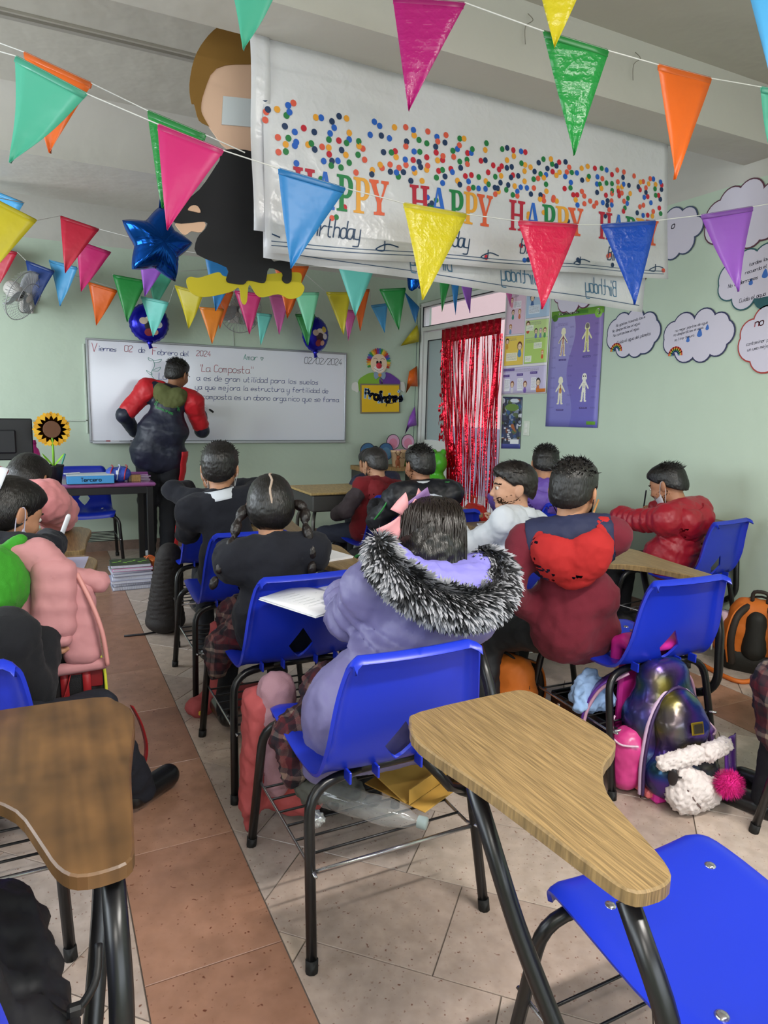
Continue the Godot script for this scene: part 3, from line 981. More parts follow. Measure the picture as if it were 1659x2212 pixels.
func chair_shell_mesh() -> ArrayMesh:
	# profile from the front lip over the seat and up the back: (z, y, half width)
	var pr := [Vector3(-0.232, 0.405, 0.185), Vector3(-0.225, 0.435, 0.195), Vector3(-0.195, 0.452, 0.203), Vector3(-0.12, 0.448, 0.207), Vector3(0.0, 0.432, 0.208), Vector3(0.10, 0.430, 0.208), Vector3(0.165, 0.440, 0.208), Vector3(0.200, 0.470, 0.207), Vector3(0.217, 0.53, 0.205), Vector3(0.228, 0.60, 0.200), Vector3(0.240, 0.68, 0.190), Vector3(0.256, 0.745, 0.178), Vector3(0.266, 0.768, 0.168)]
	var nu := 28
	var c := curve(pr, 3)
	var nv := c.size() - 1
	var P := []
	for j in nv + 1:
		var row := []
		var a: Vector3 = c[maxi(j - 1, 0)]
		var b: Vector3 = c[mini(j + 1, nv)]
		var tg := Vector3(0, b.y - a.y, b.x - a.x).normalized()
		var nn := Vector3(0, -tg.z, tg.y)   # towards the underside and the rear
		if nn.z < 0:
			nn = nn
		for i in nu + 1:
			var u := (float(i) / nu) * 2.0 - 1.0
			var e := absf(u)
			var back := smoothstep(0.45, 0.6, c[j].y)
			var lip: float = pow(smoothstep(0.84, 1.0, e), 1.5) * 0.028 * (0.35 + 0.65 * back)
			var dish := (u * u) * 0.012 * (1.0 - back) - (1.0 - u * u) * 0.012 * back * -1.0
			var w: float = c[j].z * (e if e < 0.88 else lerpf(0.88, 1.0, sin((e - 0.88) / 0.12 * PI / 2) * 0.9 + 0.1 * (e - 0.88) / 0.12)) * signf(u)
			var p := Vector3(w, c[j].y, c[j].x)
			p += nn * lip * (1.0)
			p.y += dish * (1.0 - back)
			p.z += (1.0 - u * u) * 0.014 * back
			# turned-over top edge
			row.append(p)
		P.append(row)
	var top := []
	var topf := []
	for i in nu + 1:
		topf.append(P[nv][i] + Vector3(0, 0.004, 0.012))
		top.append(P[nv][i] + Vector3(0, -0.012, 0.022))
	P.append(topf)
	P.append(top)
	nv += 2
	# diamond opening in the lower back
	var jc := 0
	for j in nv + 1:
		if P[j][nu / 2].y < 0.532 and j > 8:
			jc = j
	var N := []
	for j in nv + 1:
		var row := []
		for i in nu + 1:
			var du: Vector3 = P[j][mini(i + 1, nu)] - P[j][maxi(i - 1, 0)]
			var dv: Vector3 = P[mini(j + 1, nv)][i] - P[maxi(j - 1, 0)][i]
			row.append(du.cross(dv).normalized())
		N.append(row)
	var th := 0.0045
	var b := B.new().smooth()
	var inside := func(i: int, j: int) -> bool:
		return false
	var hw := 3
	var tris := []
	for j in nv:
		for i in nu:
			var di := i + 0.5 - nu / 2
			var dj := j + 0.5 - jc
			var corner := [[i, j], [i + 1, j], [i + 1, j + 1], [i, j + 1]]
			var ts := []
			if di * dj > 0:
				ts = [[1, 2, 3], [0, 1, 3]]
			else:
				ts = [[0, 1, 2], [0, 2, 3]]
			for t in ts:
				var cx := 0.0
				var cy := 0.0
				for k in 3:
					cx += corner[t[k]][0] / 3.0
					cy += corner[t[k]][1] / 3.0
				if absf(cx - nu / 2) + absf(cy - jc) < hw:
					continue
				tris.append([corner[t[0]], corner[t[1]], corner[t[2]]])
	var seen := {}
	for t in tris:
		for k in 3:
			var a: Array = t[k]
			var d: Array = t[(k + 1) % 3]
			var k1: int = (a[0] * 100 + a[1]) * 100000 + d[0] * 100 + d[1]
			seen[k1] = true
	for t in tris:
		var f := []
		var r := []
		for k in 3:
			var p: Vector3 = P[t[k][1]][t[k][0]]
			var n: Vector3 = N[t[k][1]][t[k][0]]
			f.append(p + n * th)
			r.append(p - n * th)
		b.smooth(1)
		b.t(f[0], f[1], f[2])
		b.smooth(2)
		b.t(r[0], r[2], r[1])
		b.smooth(3)
		for k in 3:
			var a: Array = t[k]
			var d: Array = t[(k + 1) % 3]
			if not seen.has((d[0] * 100 + d[1]) * 100000 + a[0] * 100 + a[1]):
				b.q(f[k], r[k], r[(k + 1) % 3], f[(k + 1) % 3])
	return b.mesh()

var chair_proto := {}

func make_chair(kind: String) -> Node3D:
	var t := Node3D.new()
	t.name = "school_chair"
	var blue := M("1730b8", 0.33, {"spec": 0.5})
	var blk := M("141416", 0.32)
	var chrome := M("b8b6ba", 0.18, {"metal": 0.9})
	put(chair_shell_mesh(), "seat_shell", blue, t)
	var rib := B.new()
	for s in [-1, 1]:
		rib.box(Vector3(s * 0.135, 0.445, 0.205), Vector3(0.006, 0.03, 0.035), 0.001)
		rib.box(Vector3(s * 0.06, 0.445, 0.205), Vector3(0.006, 0.03, 0.035), 0.001)
	put(rib.mesh(), "shell_rib", blue, t)
	for f in [[-0.26, -0.17, 0.425], [0.26, 0.15, 0.425]]:
		for s in [-1, 1]:
			var b := B.new().smooth()
			b.tube(rounded([Vector3(s * 0.245, 0.008, f[0]), Vector3(s * 0.225, f[2] - 0.01, f[1] + (f[0] - f[1]) * 0.25), Vector3(s * 0.08, f[2], f[1])], 0.07, 5), 0.0135, 9)
			var leg := put(b.mesh(), "leg", blk, t)
			var c := B.new().smooth()
			c.tube([Vector3(s * 0.2455, 0.0, f[0] * 1.005), Vector3(s * 0.244, 0.03, f[0] * 0.99)], 0.0155, 9)
			put(c.mesh(), "rubber_foot", M("0c0c0d", 0.7), leg)
		var cb := B.new().smooth()
		cb.tube([Vector3(-0.085, f[2], f[1]), Vector3(0.085, f[2], f[1])], 0.0135, 9)
		put(cb.mesh(), "crossbar", blk, t)
	for s in [-1, 1]:
		var b := B.new().smooth()
		b.tube([Vector3(s * 0.232, 0.235, -0.245), Vector3(s * 0.225, 0.22, -0.19), Vector3(s * 0.225, 0.22, 0.19), Vector3(s * 0.232, 0.235, 0.25)], 0.0045, 6)
		put(b.mesh(), "basket_rail", chrome, t)
	for k in 7:
		var z := -0.19 + 0.405 * k / 6.0
		var b := B.new().smooth()
		b.tube([Vector3(-0.225, 0.222, z), Vector3(0.225, 0.222, z)], 0.0055 if k == 6 else 0.0035, 6)
		put(b.mesh(), "basket_bar", chrome if k == 6 else M("2a2a2c", 0.3, {"metal": 0.5}), t)
	for p in [[-0.13, -0.13], [0.13, -0.13], [-0.13, 0.1], [0.13, 0.1]]:
		var b := B.new(Transform3D(Basis(), Vector3(p[0], 0.4545 if p[1] < 0 else 0.438, p[1])))
		b.smooth()
		b.lathe([Vector2(0.011, 0.0), Vector2(0.011, 0.004), Vector2(0.007, 0.0065), Vector2(0.0, 0.0065)], 12)
		put(b.mesh(), "bolt", chrome, t)
	if kind != "plain":
		var s := 1.0 if kind == "right" else -1.0
		var pl := []
		for i in range(0, PADDLE.size(), 2):
			pl.append(Vector2(PADDLE[i] * s, -PADDLE[i + 1]))
		var b := B.new(Transform3D(Basis(Vector3(1, 0, 0), Vector3(0, 0, -1), Vector3(0, 1, 0)), Vector3(0, 0.688, 0)))
		b.extr(loop2(pl, 3), 0.0, 0.022, 0.003)
		var tan_ := M("9a8058", 0.42, {"tex": "wood", "triv": Vector3(4.0, 3.0, 1.6), "tri": 1.0})
		put(b.mesh(), "writing_tablet", tan_, t)
		var c := B.new().smooth()
		var sup := rounded([Vector3(s * 0.315, 0.672, 0.07), Vector3(s * 0.315, 0.55, 0.16), Vector3(s * 0.30, 0.30, 0.19), Vector3(s * 0.28, 0.235, 0.10), Vector3(s * 0.27, 0.235, -0.02), Vector3(s * 0.31, 0.45, -0.16), Vector3(s * 0.335, 0.66, -0.27)], 0.06, 5)
		c.tube(sup, 0.0165, 9)
		put(c.mesh(), "tablet_support", blk, t)
		var d := B.new().smooth()
		d.tube([Vector3(s * 0.29, 0.25, 0.1), Vector3(s * 0.2, 0.3, 0.14), Vector3(s * 0.1, 0.418, 0.15)], 0.0135, 8)
		put(d.mesh(), "support_brace", blk, t)
	return t

func chair(kind: String, at: Vector3, yaw: float, label: String) -> Node3D:
	if not chair_proto.has(kind):
		chair_proto[kind] = make_chair(kind)
	var c: Node3D = chair_proto[kind].duplicate()
	c.name = "school_chair"
	add_child(c, true)
	c.position = at
	c.rotation_degrees.y = yaw
	return tag(c, label, "chair", "blue school chairs with black legs")

func chairs() -> void:
	chair("right", Vector3(0.76, 0, -1.62), 0.0, "blue school chair in the middle of the foreground, girl with fur hood on it")
	chair("right", Vector3(0.77, 0, -2.38), 0.0, "blue school chair holding the girl with two braided pigtails")
	chair("right", Vector3(0.80, 0, -3.18), 0.0, "blue school chair behind the boy with a white shirt collar")
	chair("right", Vector3(0.86, 0, -3.98), 0.0, "blue school chair in front of the white collar boy, mostly hidden")
	chair("right", Vector3(1.97, 0, -1.86), -3.0, "blue school chair beside the pink trolley backpack, boy in burgundy on it")
	chair("right", Vector3(1.97, 0, -2.62), 0.0, "blue school chair behind the smiling boy in a white shirt")
	chair("right", Vector3(1.99, 0, -3.44), 0.0, "blue school chair behind the tracksuit with the white back panel")
	chair("right", Vector3(1.99, 0, -4.12), 4.0, "blue school chair under the boy with a cream-lined red hood")
	chair("right", Vector3(3.2, 0, -2.67), 8.0, "blue school chair against the green wall, boy in red puffer jacket on it")
	chair("right", Vector3(2.85, 0, -3.5), 0.0, "blue school chair under the child in a purple hooded jacket")
	chair("left", Vector3(1.0, 0, -0.675), 0.0, "empty blue school chair with tan writing tablet in the lower right corner")
	var bl := chair("right", Vector3(-0.255, 0, -1.01), 0.0, "blue school chair with worn brown writing tablet in the lower left corner")
	bl.get_node("writing_tablet").material_override = M("7a5630", 0.4, {"tex": "worn", "tri": 2.5})
	chair("plain", Vector3(-0.24, 0, -1.9), 0.0, "blue school chair under the child with the green hood")
	chair("right", Vector3(-0.22, 0, -2.47), 0.0, "blue school chair with a pink puffer jacket over its back")
	chair("right", Vector3(-0.20, 0, -3.15), 0.0, "blue school chair under the girl in the fuzzy pink sweater")
	chair("plain", Vector3(0.30, 0, -5.95), 180.0, "blue school chair behind the teacher's purple desk")
	chair("right", Vector3(2.24, 0, -1.02), 0.0, "blue school chair at the right edge under the child in a plaid skirt")

# ------------------------------------------------------------------ handwriting: strokes on a 5 x 12 grid, two hex digits per point, baseline at 3
const GLYPH = {
	"a": "47 17 06 04 13 33 45|47 44 53", "b": "0a 03 33 44 46 37 07", "c": "47 17 06 04 13 43", "d": "4a 44 53|46 37 17 06 04 13 33 44", "e": "05 45 46 37 17 06 04 13 43",
	"f": "3a 2a 19 13|07 37", "g": "47 17 06 04 13 43|47 41 30 00", "h": "0a 03|06 17 37 46 43", "i": "17 13|19 1a", "j": "27 21 10 00|29 2a", "l": "1a 14 23", "m": "07 03|06 17 26 23|26 37 46 43",
	"n": "07 03|06 17 37 46 43", "o": "17 37 46 44 33 13 04 06 17", "p": "07 00|07 37 46 44 33 03", "q": "47 17 06 04 13 43|47 40 51", "r": "07 03|05 27 47", "s": "47 16 06 15 35 44 33 03",
	"t": "1a 14 23 33|07 37", "u": "07 04 13 33 44|47 43", "v": "07 23 47", "y": "07 04 13 43|47 41 30 00", "z": "07 47 03 43", "A": "03 2a 43|15 35", "B": "03 0a 3a 49 48 37 07|37 46 44 33 03",
	"C": "49 3a 1a 09 04 13 33 44", "D": "03 0a 2a 48 45 23 03", "E": "4a 0a 03 43|07 37", "F": "03 0a 4a|07 37", "G": "49 3a 1a 09 04 13 43 46 26", "H": "0a 03|4a 43|07 47", "I": "2a 23", "L": "0a 03 43", "M": "03 0a 26 4a 43",
	"N": "03 0a 43 4a", "O": "1a 3a 49 44 33 13 04 09 1a", "P": "03 0a 3a 49 48 37 07", "R": "03 0a 3a 49 48 37 07|27 43", "S": "49 3a 1a 09 08 17 37 46 44 33 13 04", "T": "0a 4a|2a 23", "U": "0a 04 13 33 44 4a", "V": "0a 23 4a", "Y": "0a 27 4a|27 23",
	"0": "1a 3a 49 44 33 13 04 09 1a", "2": "09 1a 3a 49 48 03 43", "3": "0a 4a 27 46 44 33 03", "4": "3a 05 45|37 33", "/": "03 5a", "\"": "1a 18|3a 38", "*": "23 06 17 26 37 46 23", ".": "13 14", "'": "1b 2c", "-": "16 36", ",": "13 02",
}

# ribbons of ink along strokes; at(x, y) gives the place of a point of the writing plane, n its normal
func ink(b: B, text: String, h: float, wd: float, at: Callable, slant := 0.0, space := 1.0) -> float:
	var k := h / 7.0
	var x0 := 0.0
	for ch in text:
		if ch == " ":
			x0 += 4.2 * k * space
			continue
		if not GLYPH.has(ch):
			continue
		for stroke in (GLYPH[ch] as String).split("|"):
			var pts := []
			for pr in stroke.split(" "):
				var px := pr.substr(0, 1).hex_to_int()
				var py := pr.substr(1, 1).hex_to_int() - 3
				pts.append(Vector2(x0 + (px * minf(1.0, space * 1.15) + py * slant) * k, py * k))
			if pts.size() > 2 and ch.to_lower() == ch and not ch in "/4":
				pts = curve(pts, 3)
			line(b, pts, wd, at)
		x0 += (3.0 if ch in "il.'\"," else 6.6 if ch == "m" else 5.6) * k * space
	return x0

func line(b: B, pts: Array, wd: float, at: Callable) -> void:
	for i in pts.size() - 1:
		var p: Vector2 = pts[i]
		var s: Vector2 = pts[i + 1]
		var d := (s - p).normalized()
		var n := Vector2(-d.y, d.x) * wd / 2
		d *= wd * 0.3
		b.q(at.call(p.x - n.x - d.x, p.y - n.y - d.y), at.call(s.x - n.x + d.x, s.y - n.y + d.y), at.call(s.x + n.x + d.x, s.y + n.y + d.y), at.call(p.x + n.x - d.x, p.y + n.y - d.y))

func whiteboard() -> void:
	var t := thing("whiteboard", "large whiteboard with handwritten lesson, mounted on the front wall", "whiteboard", Vector3(1.567, 1.395, ZF))
	var w := 2.38
	var h := 0.875
	var b := B.new()
	b.box(Vector3(0, 0, 0.011), Vector3(w - 0.02, h - 0.02, 0.014))
	put(b.mesh(), "writing_surface", M("e9ebf4", 0.16, {"coat": 0.4}), t)
	var f := B.new()
	for s in [-1, 1]:
		f.box(Vector3(0, s * (h / 2 - 0.008), 0.014), Vector3(w, 0.018, 0.028), 0.003)
		f.box(Vector3(s * (w / 2 - 0.008), 0, 0.014), Vector3(0.018, h - 0.03, 0.028), 0.003)
	put(f.mesh(), "frame", M("9da0a4", 0.35, {"metal": 0.6}), t)
	var tr := B.new()
	tr.box(Vector3(0, -h / 2 - 0.004, 0.04), Vector3(w - 0.04, 0.008, 0.055), 0.002)
	tr.box(Vector3(0, -h / 2 + 0.003, 0.068), Vector3(w - 0.04, 0.016, 0.004), 0.001)
	put(tr.mesh(), "marker_tray", M("b9bcc0", 0.35, {"metal": 0.5}), t)
	var red := M("b03048", 0.6)
	var blu := M("3a4a9c", 0.6)
	var blk := M("3c3f48", 0.6)
	var grn := M("3c9a88", 0.6)
	# rows: text, x, y from the board's lower left corner, height, ink
	var rows := [
		["V", 0.043, 0.765, 0.072, red, 0.05], ["iernes", 0.098, 0.775, 0.040, blu, 0.145], ["02", 0.305, 0.78, 0.05, red, 0.07], ["de", 0.421, 0.778, 0.045, blu, 0.055], ["F", 0.535, 0.765, 0.060, red, 0.04], ["ebrero del", 0.578, 0.768, 0.043, blu, 0.27], ["2024", 0.913, 0.775, 0.045, red, 0.134],
		["Amor *", 1.344, 0.762, 0.048, grn, 0.193], ["02/02/2024", 1.94, 0.755, 0.058, blk, 0.395], ["\"La Composta\"", 0.936, 0.638, 0.062, red, 0.49],
		["La", 0.583, 0.555, 0.055, blu, 0.07], ["a es de gran utilidad para los suelos", 0.913, 0.558, 0.046, blu, 1.176], ["ya que mejora la estructura y fertilidad de", 0.897, 0.478, 0.044, blu, 1.295],
		["La composta es un abono orgánico que se forma", 0.867, 0.393, 0.046, blu, 1.44], ["ad", 0.887, 0.318, 0.045, blu, 0.065],
	]
	for r in rows:
		var txt: String = (r[0] as String).replace("á", "a'")
		var wd := ink(B.new(), txt, r[3], 0.004, func(x: float, y: float) -> Vector3: return Vector3.ZERO)
		var fit := 1.0
		fit = r[5] / wd
		var i := B.new()
		ink(i, txt, r[3], 0.0042, func(x: float, y: float) -> Vector3: return Vector3(r[1] - w / 2 + x, r[2] - h / 2 + y, 0.0187), 0.08, fit)
		put(i.mesh(), "written_line", r[4], t)
	# the little sprout drawn in green
	var sp := B.new()
	var at := func(x: float, y: float) -> Vector3: return Vector3(0.55 - w / 2 + x, 0.55 - h / 2 + y * 0.85, 0.0187)
	for s in [[0.0, 0.0, -0.03, 0.06, 0.0, 0.14, -0.01, 0.2], [-0.01, 0.2, -0.05, 0.22, -0.04, 0.19, -0.01, 0.19], [-0.005, 0.19, 0.06, 0.21, 0.04, 0.18, -0.005, 0.17], [-0.01, 0.1, 0.05, 0.13, 0.03, 0.09, -0.015, 0.09], [-0.02, 0.06, -0.07, 0.09, -0.04, 0.05, -0.02, 0.05], [-0.05, 0.01, -0.02, -0.01, 0.03, 0.0, 0.04, -0.02]]:
		line(sp, curve(xy(s), 5), 0.004, at)
	put(sp.mesh(), "drawn_sprout", grn, t)
	# markers and eraser lying in the tray
	var mk := thing("board_marker", "black board marker lying in the whiteboard tray near its left end", "marker", Vector3(0.73, 0.968, ZF + 0.04), 0.0, "markers in the tray")
	pen_parts(mk, "202022", "202022", 0.06, 0.009)
	var mk2 := thing("board_marker", "second black marker in the tray, left of the standing teacher", "marker", Vector3(0.84, 0.968, ZF + 0.04), 0.0, "markers in the tray")
	pen_parts(mk2, "202022", "202022", 0.06, 0.009)
	var mk3 := thing("board_marker", "white board marker lying at the far left end of the tray", "marker", Vector3(0.56, 0.968, ZF + 0.04), 0.0, "markers in the tray")
	pen_parts(mk3, "dcdce0", "8a2030", 0.11, 0.009)
	# cable duct left of the board
	var cd := B.new()
	cd.box(Vector3(0.362, 1.41, ZF + 0.007), Vector3(0.016, 0.75, 0.014), 0.003)
	cd.box(Vector3(-0.2, 1.145, ZF + 0.007), Vector3(1.14, 0.016, 0.014), 0.003)
	tag(put(cd.mesh(), "cable_duct", M("c3cfc0", 0.6)), "thin pale cable duct running along the front wall left of the whiteboard", "cable duct")

# a pen lying along x with its middle at the parent's origin
func pen_parts(t: Node3D, body: String, cap: String, ln: float, r: float) -> void:
	var b := B.new(Transform3D(Basis(Vector3(0, 0, 1), deg_to_rad(90)), Vector3.ZERO))
	b.smooth()
	b.lathe([Vector2(0, -ln / 2), Vector2(r * 0.6, -ln / 2), Vector2(r, -ln / 2 + r), Vector2(r, ln * 0.2)], 10)
	put(b.mesh(), "barrel", M(body, 0.4), t)
	var c := B.new(Transform3D(Basis(Vector3(0, 0, 1), deg_to_rad(90)), Vector3.ZERO))
	c.smooth()
	c.lathe([Vector2(r * 1.05, ln * 0.18), Vector2(r * 1.05, ln / 2 - r * 0.3), Vector2(r * 0.7, ln / 2), Vector2(0, ln / 2)], 10)
	put(c.mesh(), "cap", M(cap, 0.4), t)

func card(b: B, pts: Array, z: float, th := 0.003, n := 4) -> void:
	b.extr(loop2(pts, n) if n > 1 else PackedVector2Array(pts), z, z + th)

func oval(c: Vector2, r: Vector2, n := 20, a := 0.0) -> PackedVector2Array:
	var p := PackedVector2Array()
	for k in n:
		p.append(c + Vector2(cos(TAU * k / n) * r.x, sin(TAU * k / n) * r.y).rotated(a))
	return p

func clown_sign() -> void:
	var t := thing("clown_sign", "cut-foam clown name sign on the wall right of the whiteboard", "sign", Vector3(3.13, 1.5, ZF))
	var piece := func(called: String, pl: PackedVector2Array, z: float, th: float, m: Material, par: Node) -> Node:
		var b := B.new()
		b.extr(pl, z, z + th, 0.0006)
		return put(b.mesh(), called, m, par)
	var skin := M("f0d5b8", 0.7)
	piece.call("sleeve", loop2(xy([0.02, 0.10, -0.08, 0.155, -0.19, 0.11, -0.235, 0.06, -0.225, -0.03, -0.19, -0.04, -0.16, 0.0, 0.02, 0.02]), 3), 0.004, 0.006, M("86b83c", 0.7), t).set_meta("label", "green left sleeve of the clown")
	piece.call("sleeve", loop2(xy([0.0, 0.10, 0.08, 0.165, 0.2, 0.11, 0.24, 0.07, 0.235, -0.01, 0.2, -0.02, 0.17, 0.02, 0.02, 0.03]), 3), 0.004, 0.006, M("6b3f9c", 0.7), t).set_meta("label", "purple right sleeve of the clown")
	for s in [[-0.265, 0.0], [0.265, 0.02]]:
		var h := B.new()
		h.extr(loop2([Vector2(s[0] - 0.035, s[1] + 0.04), Vector2(s[0] + 0.02, s[1] + 0.05), Vector2(s[0] + 0.035, s[1] - 0.02), Vector2(s[0] + 0.02, s[1] - 0.05), Vector2(s[0] - 0.01, s[1] - 0.035), Vector2(s[0] - 0.04, s[1] - 0.02)], 3), 0.004, 0.009)
		put(h.mesh(), "glove", M("dfe0d8", 0.7), t)
	var cols := ["c0392b", "e08a2e", "e5c43a", "3f9a48", "2f6fb8", "7a3f9c"]
	for k in 22:
		var a := deg_to_rad(-25 + 230.0 * k / 21.0)
		piece.call("curl", oval(Vector2(-0.012, 0.265) + Vector2(cos(a), sin(a)) * 0.105, Vector2(0.033, 0.012), 8, a), 0.003 + 0.001 * (k % 3), 0.006, M(cols[k % 6], 0.7), t)
	var face: Node = piece.call("face", oval(Vector2(-0.012, 0.245), Vector2(0.092, 0.098), 28), 0.008, 0.006, skin, t)
	piece.call("muzzle", oval(Vector2(-0.012, 0.195), Vector2(0.058, 0.036), 20), 0.0141, 0.001, M("f7efe4", 0.7), face)
	for s in [-1, 1]:
		piece.call("eye", oval(Vector2(-0.012 + s * 0.018, 0.257), Vector2(0.014, 0.017), 14), 0.0141, 0.002, M("1a1618", 0.4), face)
		var br := B.new()
		line(br, curve([Vector2(-0.012 + s * 0.02, 0.288), Vector2(-0.012 + s * 0.04, 0.3), Vector2(-0.012 + s * 0.062, 0.288)], 4), 0.004, func(x: float, y: float) -> Vector3: return Vector3(x, y, 0.0146))
		put(br.mesh(), "eyebrow", M("5a4030", 0.7), face)
	var nb := B.new().smooth()
	nb.ball(Vector3(-0.012, 0.225, 0.016), Vector3(0.033, 0.03, 0.012))
	put(nb.mesh(), "nose", M("d22a3e", 0.4), face)
	var mo := B.new()
	line(mo, curve([Vector2(-0.065, 0.195), Vector2(-0.012, 0.172), Vector2(0.042, 0.198)], 5), 0.003, func(x: float, y: float) -> Vector3: return Vector3(x, y, 0.0155))
	put(mo.mesh(), "mouth", M("8a3030", 0.7), face)
	for s in [-1, 1]:
		piece.call("bow_tie", loop2([Vector2(0, 0.14), Vector2(s * 0.05, 0.165), Vector2(s * 0.068, 0.13), Vector2(s * 0.045, 0.09), Vector2(0, 0.125)], 3), 0.012, 0.004, M("8fa6bd", 0.7), t)
	piece.call("bow_knot", oval(Vector2(0, 0.132), Vector2(0.02, 0.018), 14), 0.016, 0.004, M("e09a3a", 0.6), t)
	# the yellow board the clown holds
	var pl := B.new(place(Vector3.ZERO, 0, 0, 1.5))
	pl.box(Vector3(0.01, -0.105, 0.014), Vector3(0.455, 0.30, 0.01), 0.002)
	put(pl.mesh(), "board_frame", M("857a62", 0.7), t)
	var pb := B.new(place(Vector3.ZERO, 0, 0, 1.5))
	pb.box(Vector3(0.01, -0.105, 0.0195), Vector3(0.425, 0.27, 0.004), 0.001)
	var bd := put(pb.mesh(), "board", M("f0c21c", 0.6), t)
	var at := func(x: float, y: float) -> Vector3: return Vector3(-0.165 + x, -0.10 + y - x * 0.12, 0.0225)
	var at2 := func(x: float, y: float) -> Vector3: return Vector3(-0.165 + x, -0.10 + y - x * 0.12, 0.0235)
	var h1 := B.new()
	ink(h1, "Prof", 0.085, 0.028, at, 0.05, 0.76)
	ink(h1, "Andre's", 0.08, 0.028, func(x: float, y: float) -> Vector3: return Vector3(-0.01 + x, -0.145 + y + x * 0.1, 0.0225), 0.05, 0.66)
	put(h1.mesh(), "letter_outline", M("a9cdf0", 0.7), bd)
	var h2 := B.new()
	ink(h2, "Prof", 0.085, 0.0055, at2, 0.05, 0.76)
	ink(h2, "Andre's", 0.08, 0.0055, func(x: float, y: float) -> Vector3: return Vector3(-0.01 + x, -0.145 + y + x * 0.1, 0.0235), 0.05, 0.66)
	line(h2, curve([Vector2(0.17, 0.0), Vector2(0.21, -0.03), Vector2(0.15, -0.075), Vector2(0.09, -0.08), Vector2(0.075, -0.11)], 5), 0.008, func(x: float, y: float) -> Vector3: return Vector3(x, y - 0.07, 0.0235))
	put(h2.mesh(), "lettering", M("1c2c4a", 0.6), bd)

# ------------------------------------------------------------------ printed charts: a small canvas for flat print
class Print:
	var im: Image
	func _init(w: int, h: int, c: String) -> void:
		im = Image.create_empty(w, h, false, Image.FORMAT_RGB8)
		im.fill(Color.html(c))
	func rect(x: float, y: float, w: float, h: float, c: String) -> void:
		im.fill_rect(Rect2i(int(x), int(y), int(w), int(h)), Color.html(c))
	func frame(x: float, y: float, w: float, h: float, c: String) -> void:
		rect(x, y, w, 1, c)
		rect(x, y + h, w, 1, c)
		rect(x, y, 1, h, c)
		rect(x + w, y, 1, h, c)
	func oval(x: float, y: float, rx: float, ry: float, c: String) -> void:
		var cc := Color.html(c)
		for j in range(maxi(0, int(y - ry)), mini(im.get_height(), int(y + ry) + 1)):
			var s := 1.0 - pow((j - y) / ry, 2.0)
			if s > 0:
				var hw := rx * sqrt(s)
				im.fill_rect(Rect2i(int(x - hw), j, int(hw * 2) + 1, 1).intersection(Rect2i(0, 0, im.get_width(), im.get_height())), cc)
	func stick(x0: float, y0: float, x1: float, y1: float, r0: float, r1: float, c: String) -> void:
		var n := int(Vector2(x1 - x0, y1 - y0).length()) + 1
		for k in n + 1:
			var s := float(k) / n
			oval(lerpf(x0, x1, s), lerpf(y0, y1, s), lerpf(r0, r1, s), lerpf(r0, r1, s), c)
	func words(x: float, y: float, w: float, n: int, c: String, seed_ := 1) -> void:
		for k in n:
			var xx := x
			while xx < x + w - 3:
				seed_ = (seed_ * 1103515245 + 12345) & 0x7fffffff
				var l := 3 + seed_ % 9
				rect(xx, y + k * 4, minf(l, x + w - xx), 1, c)
				xx += l + 2
	func kid(x: float, y: float, s: float, hair: String, shirt: String) -> void:
		stick(x, y + s * 1.3, x, y + s * 2.2, s * 0.5, s * 0.8, shirt)
		oval(x, y, s * 1.05, s * 1.1, hair)
		oval(x, y + s * 0.22, s * 0.8, s * 0.8, "f2d2b4")
		rect(x - s * 0.4, y + s * 0.2, 2, 2, "30241c")
		rect(x + s * 0.3, y + s * 0.2, 2, 2, "30241c")
	func figure(x: float, y: float, s: float, c: String) -> void:
		oval(x, y, s * 8, s * 9, c)
		oval(x - s * 5, y + s * 4, s * 4, s * 4, c)
		oval(x + s * 5, y + s * 4, s * 4, s * 4, c)
		stick(x, y + s * 12, x, y + s * 32, s * 6, s * 6, c)
		stick(x - s * 5, y + s * 15, x - s * 16, y + s * 29, s * 2.6, s * 2.0, c)
		stick(x + s * 5, y + s * 15, x + s * 16, y + s * 29, s * 2.6, s * 2.0, c)
		stick(x - s * 3.5, y + s * 34, x - s * 5.5, y + s * 60, s * 3.4, s * 2.8, c)
		stick(x + s * 3.5, y + s * 34, x + s * 5.5, y + s * 60, s * 3.4, s * 2.8, c)
		stick(x - s * 5.5, y + s * 60, x - s * 9.5, y + s * 61, s * 2.4, s * 2.0, c)
		stick(x + s * 5.5, y + s * 60, x + s * 9.5, y + s * 61, s * 2.4, s * 2.0, c)
	func done() -> ImageTexture:
		return ImageTexture.create_from_image(im)

# a sheet of paper on the right wall: its four corners as (z, y), left ones first
func paper(called: String, label: String, cat: String, c: Array, texture: ImageTexture, lift := 0.004) -> Node:
	var m := StandardMaterial3D.new()
	m.albedo_texture = texture
	m.roughness = 0.42
	m.cull_mode = BaseMaterial3D.CULL_DISABLED
	var b := B.new().smooth()
	var f := func(u: float, v: float) -> Vector3:
		var top := Vector2(c[0], c[1]).lerp(Vector2(c[2], c[3]), u)
		var bot := Vector2(c[4], c[5]).lerp(Vector2(c[6], c[7]), u)
		var p := top.lerp(bot, v)
		return Vector3(XR - lift - 0.003 * sin(u * 5.0 + v * 3.0) * sin(v * PI) - 0.004 * pow(absf(u - 0.5) * 2.0, 4.0) * v, p.y, p.x)
	b.sheet(f, 10, 14, 0.0012, true)
	return tag(put(b.mesh(), called, m), label, cat)

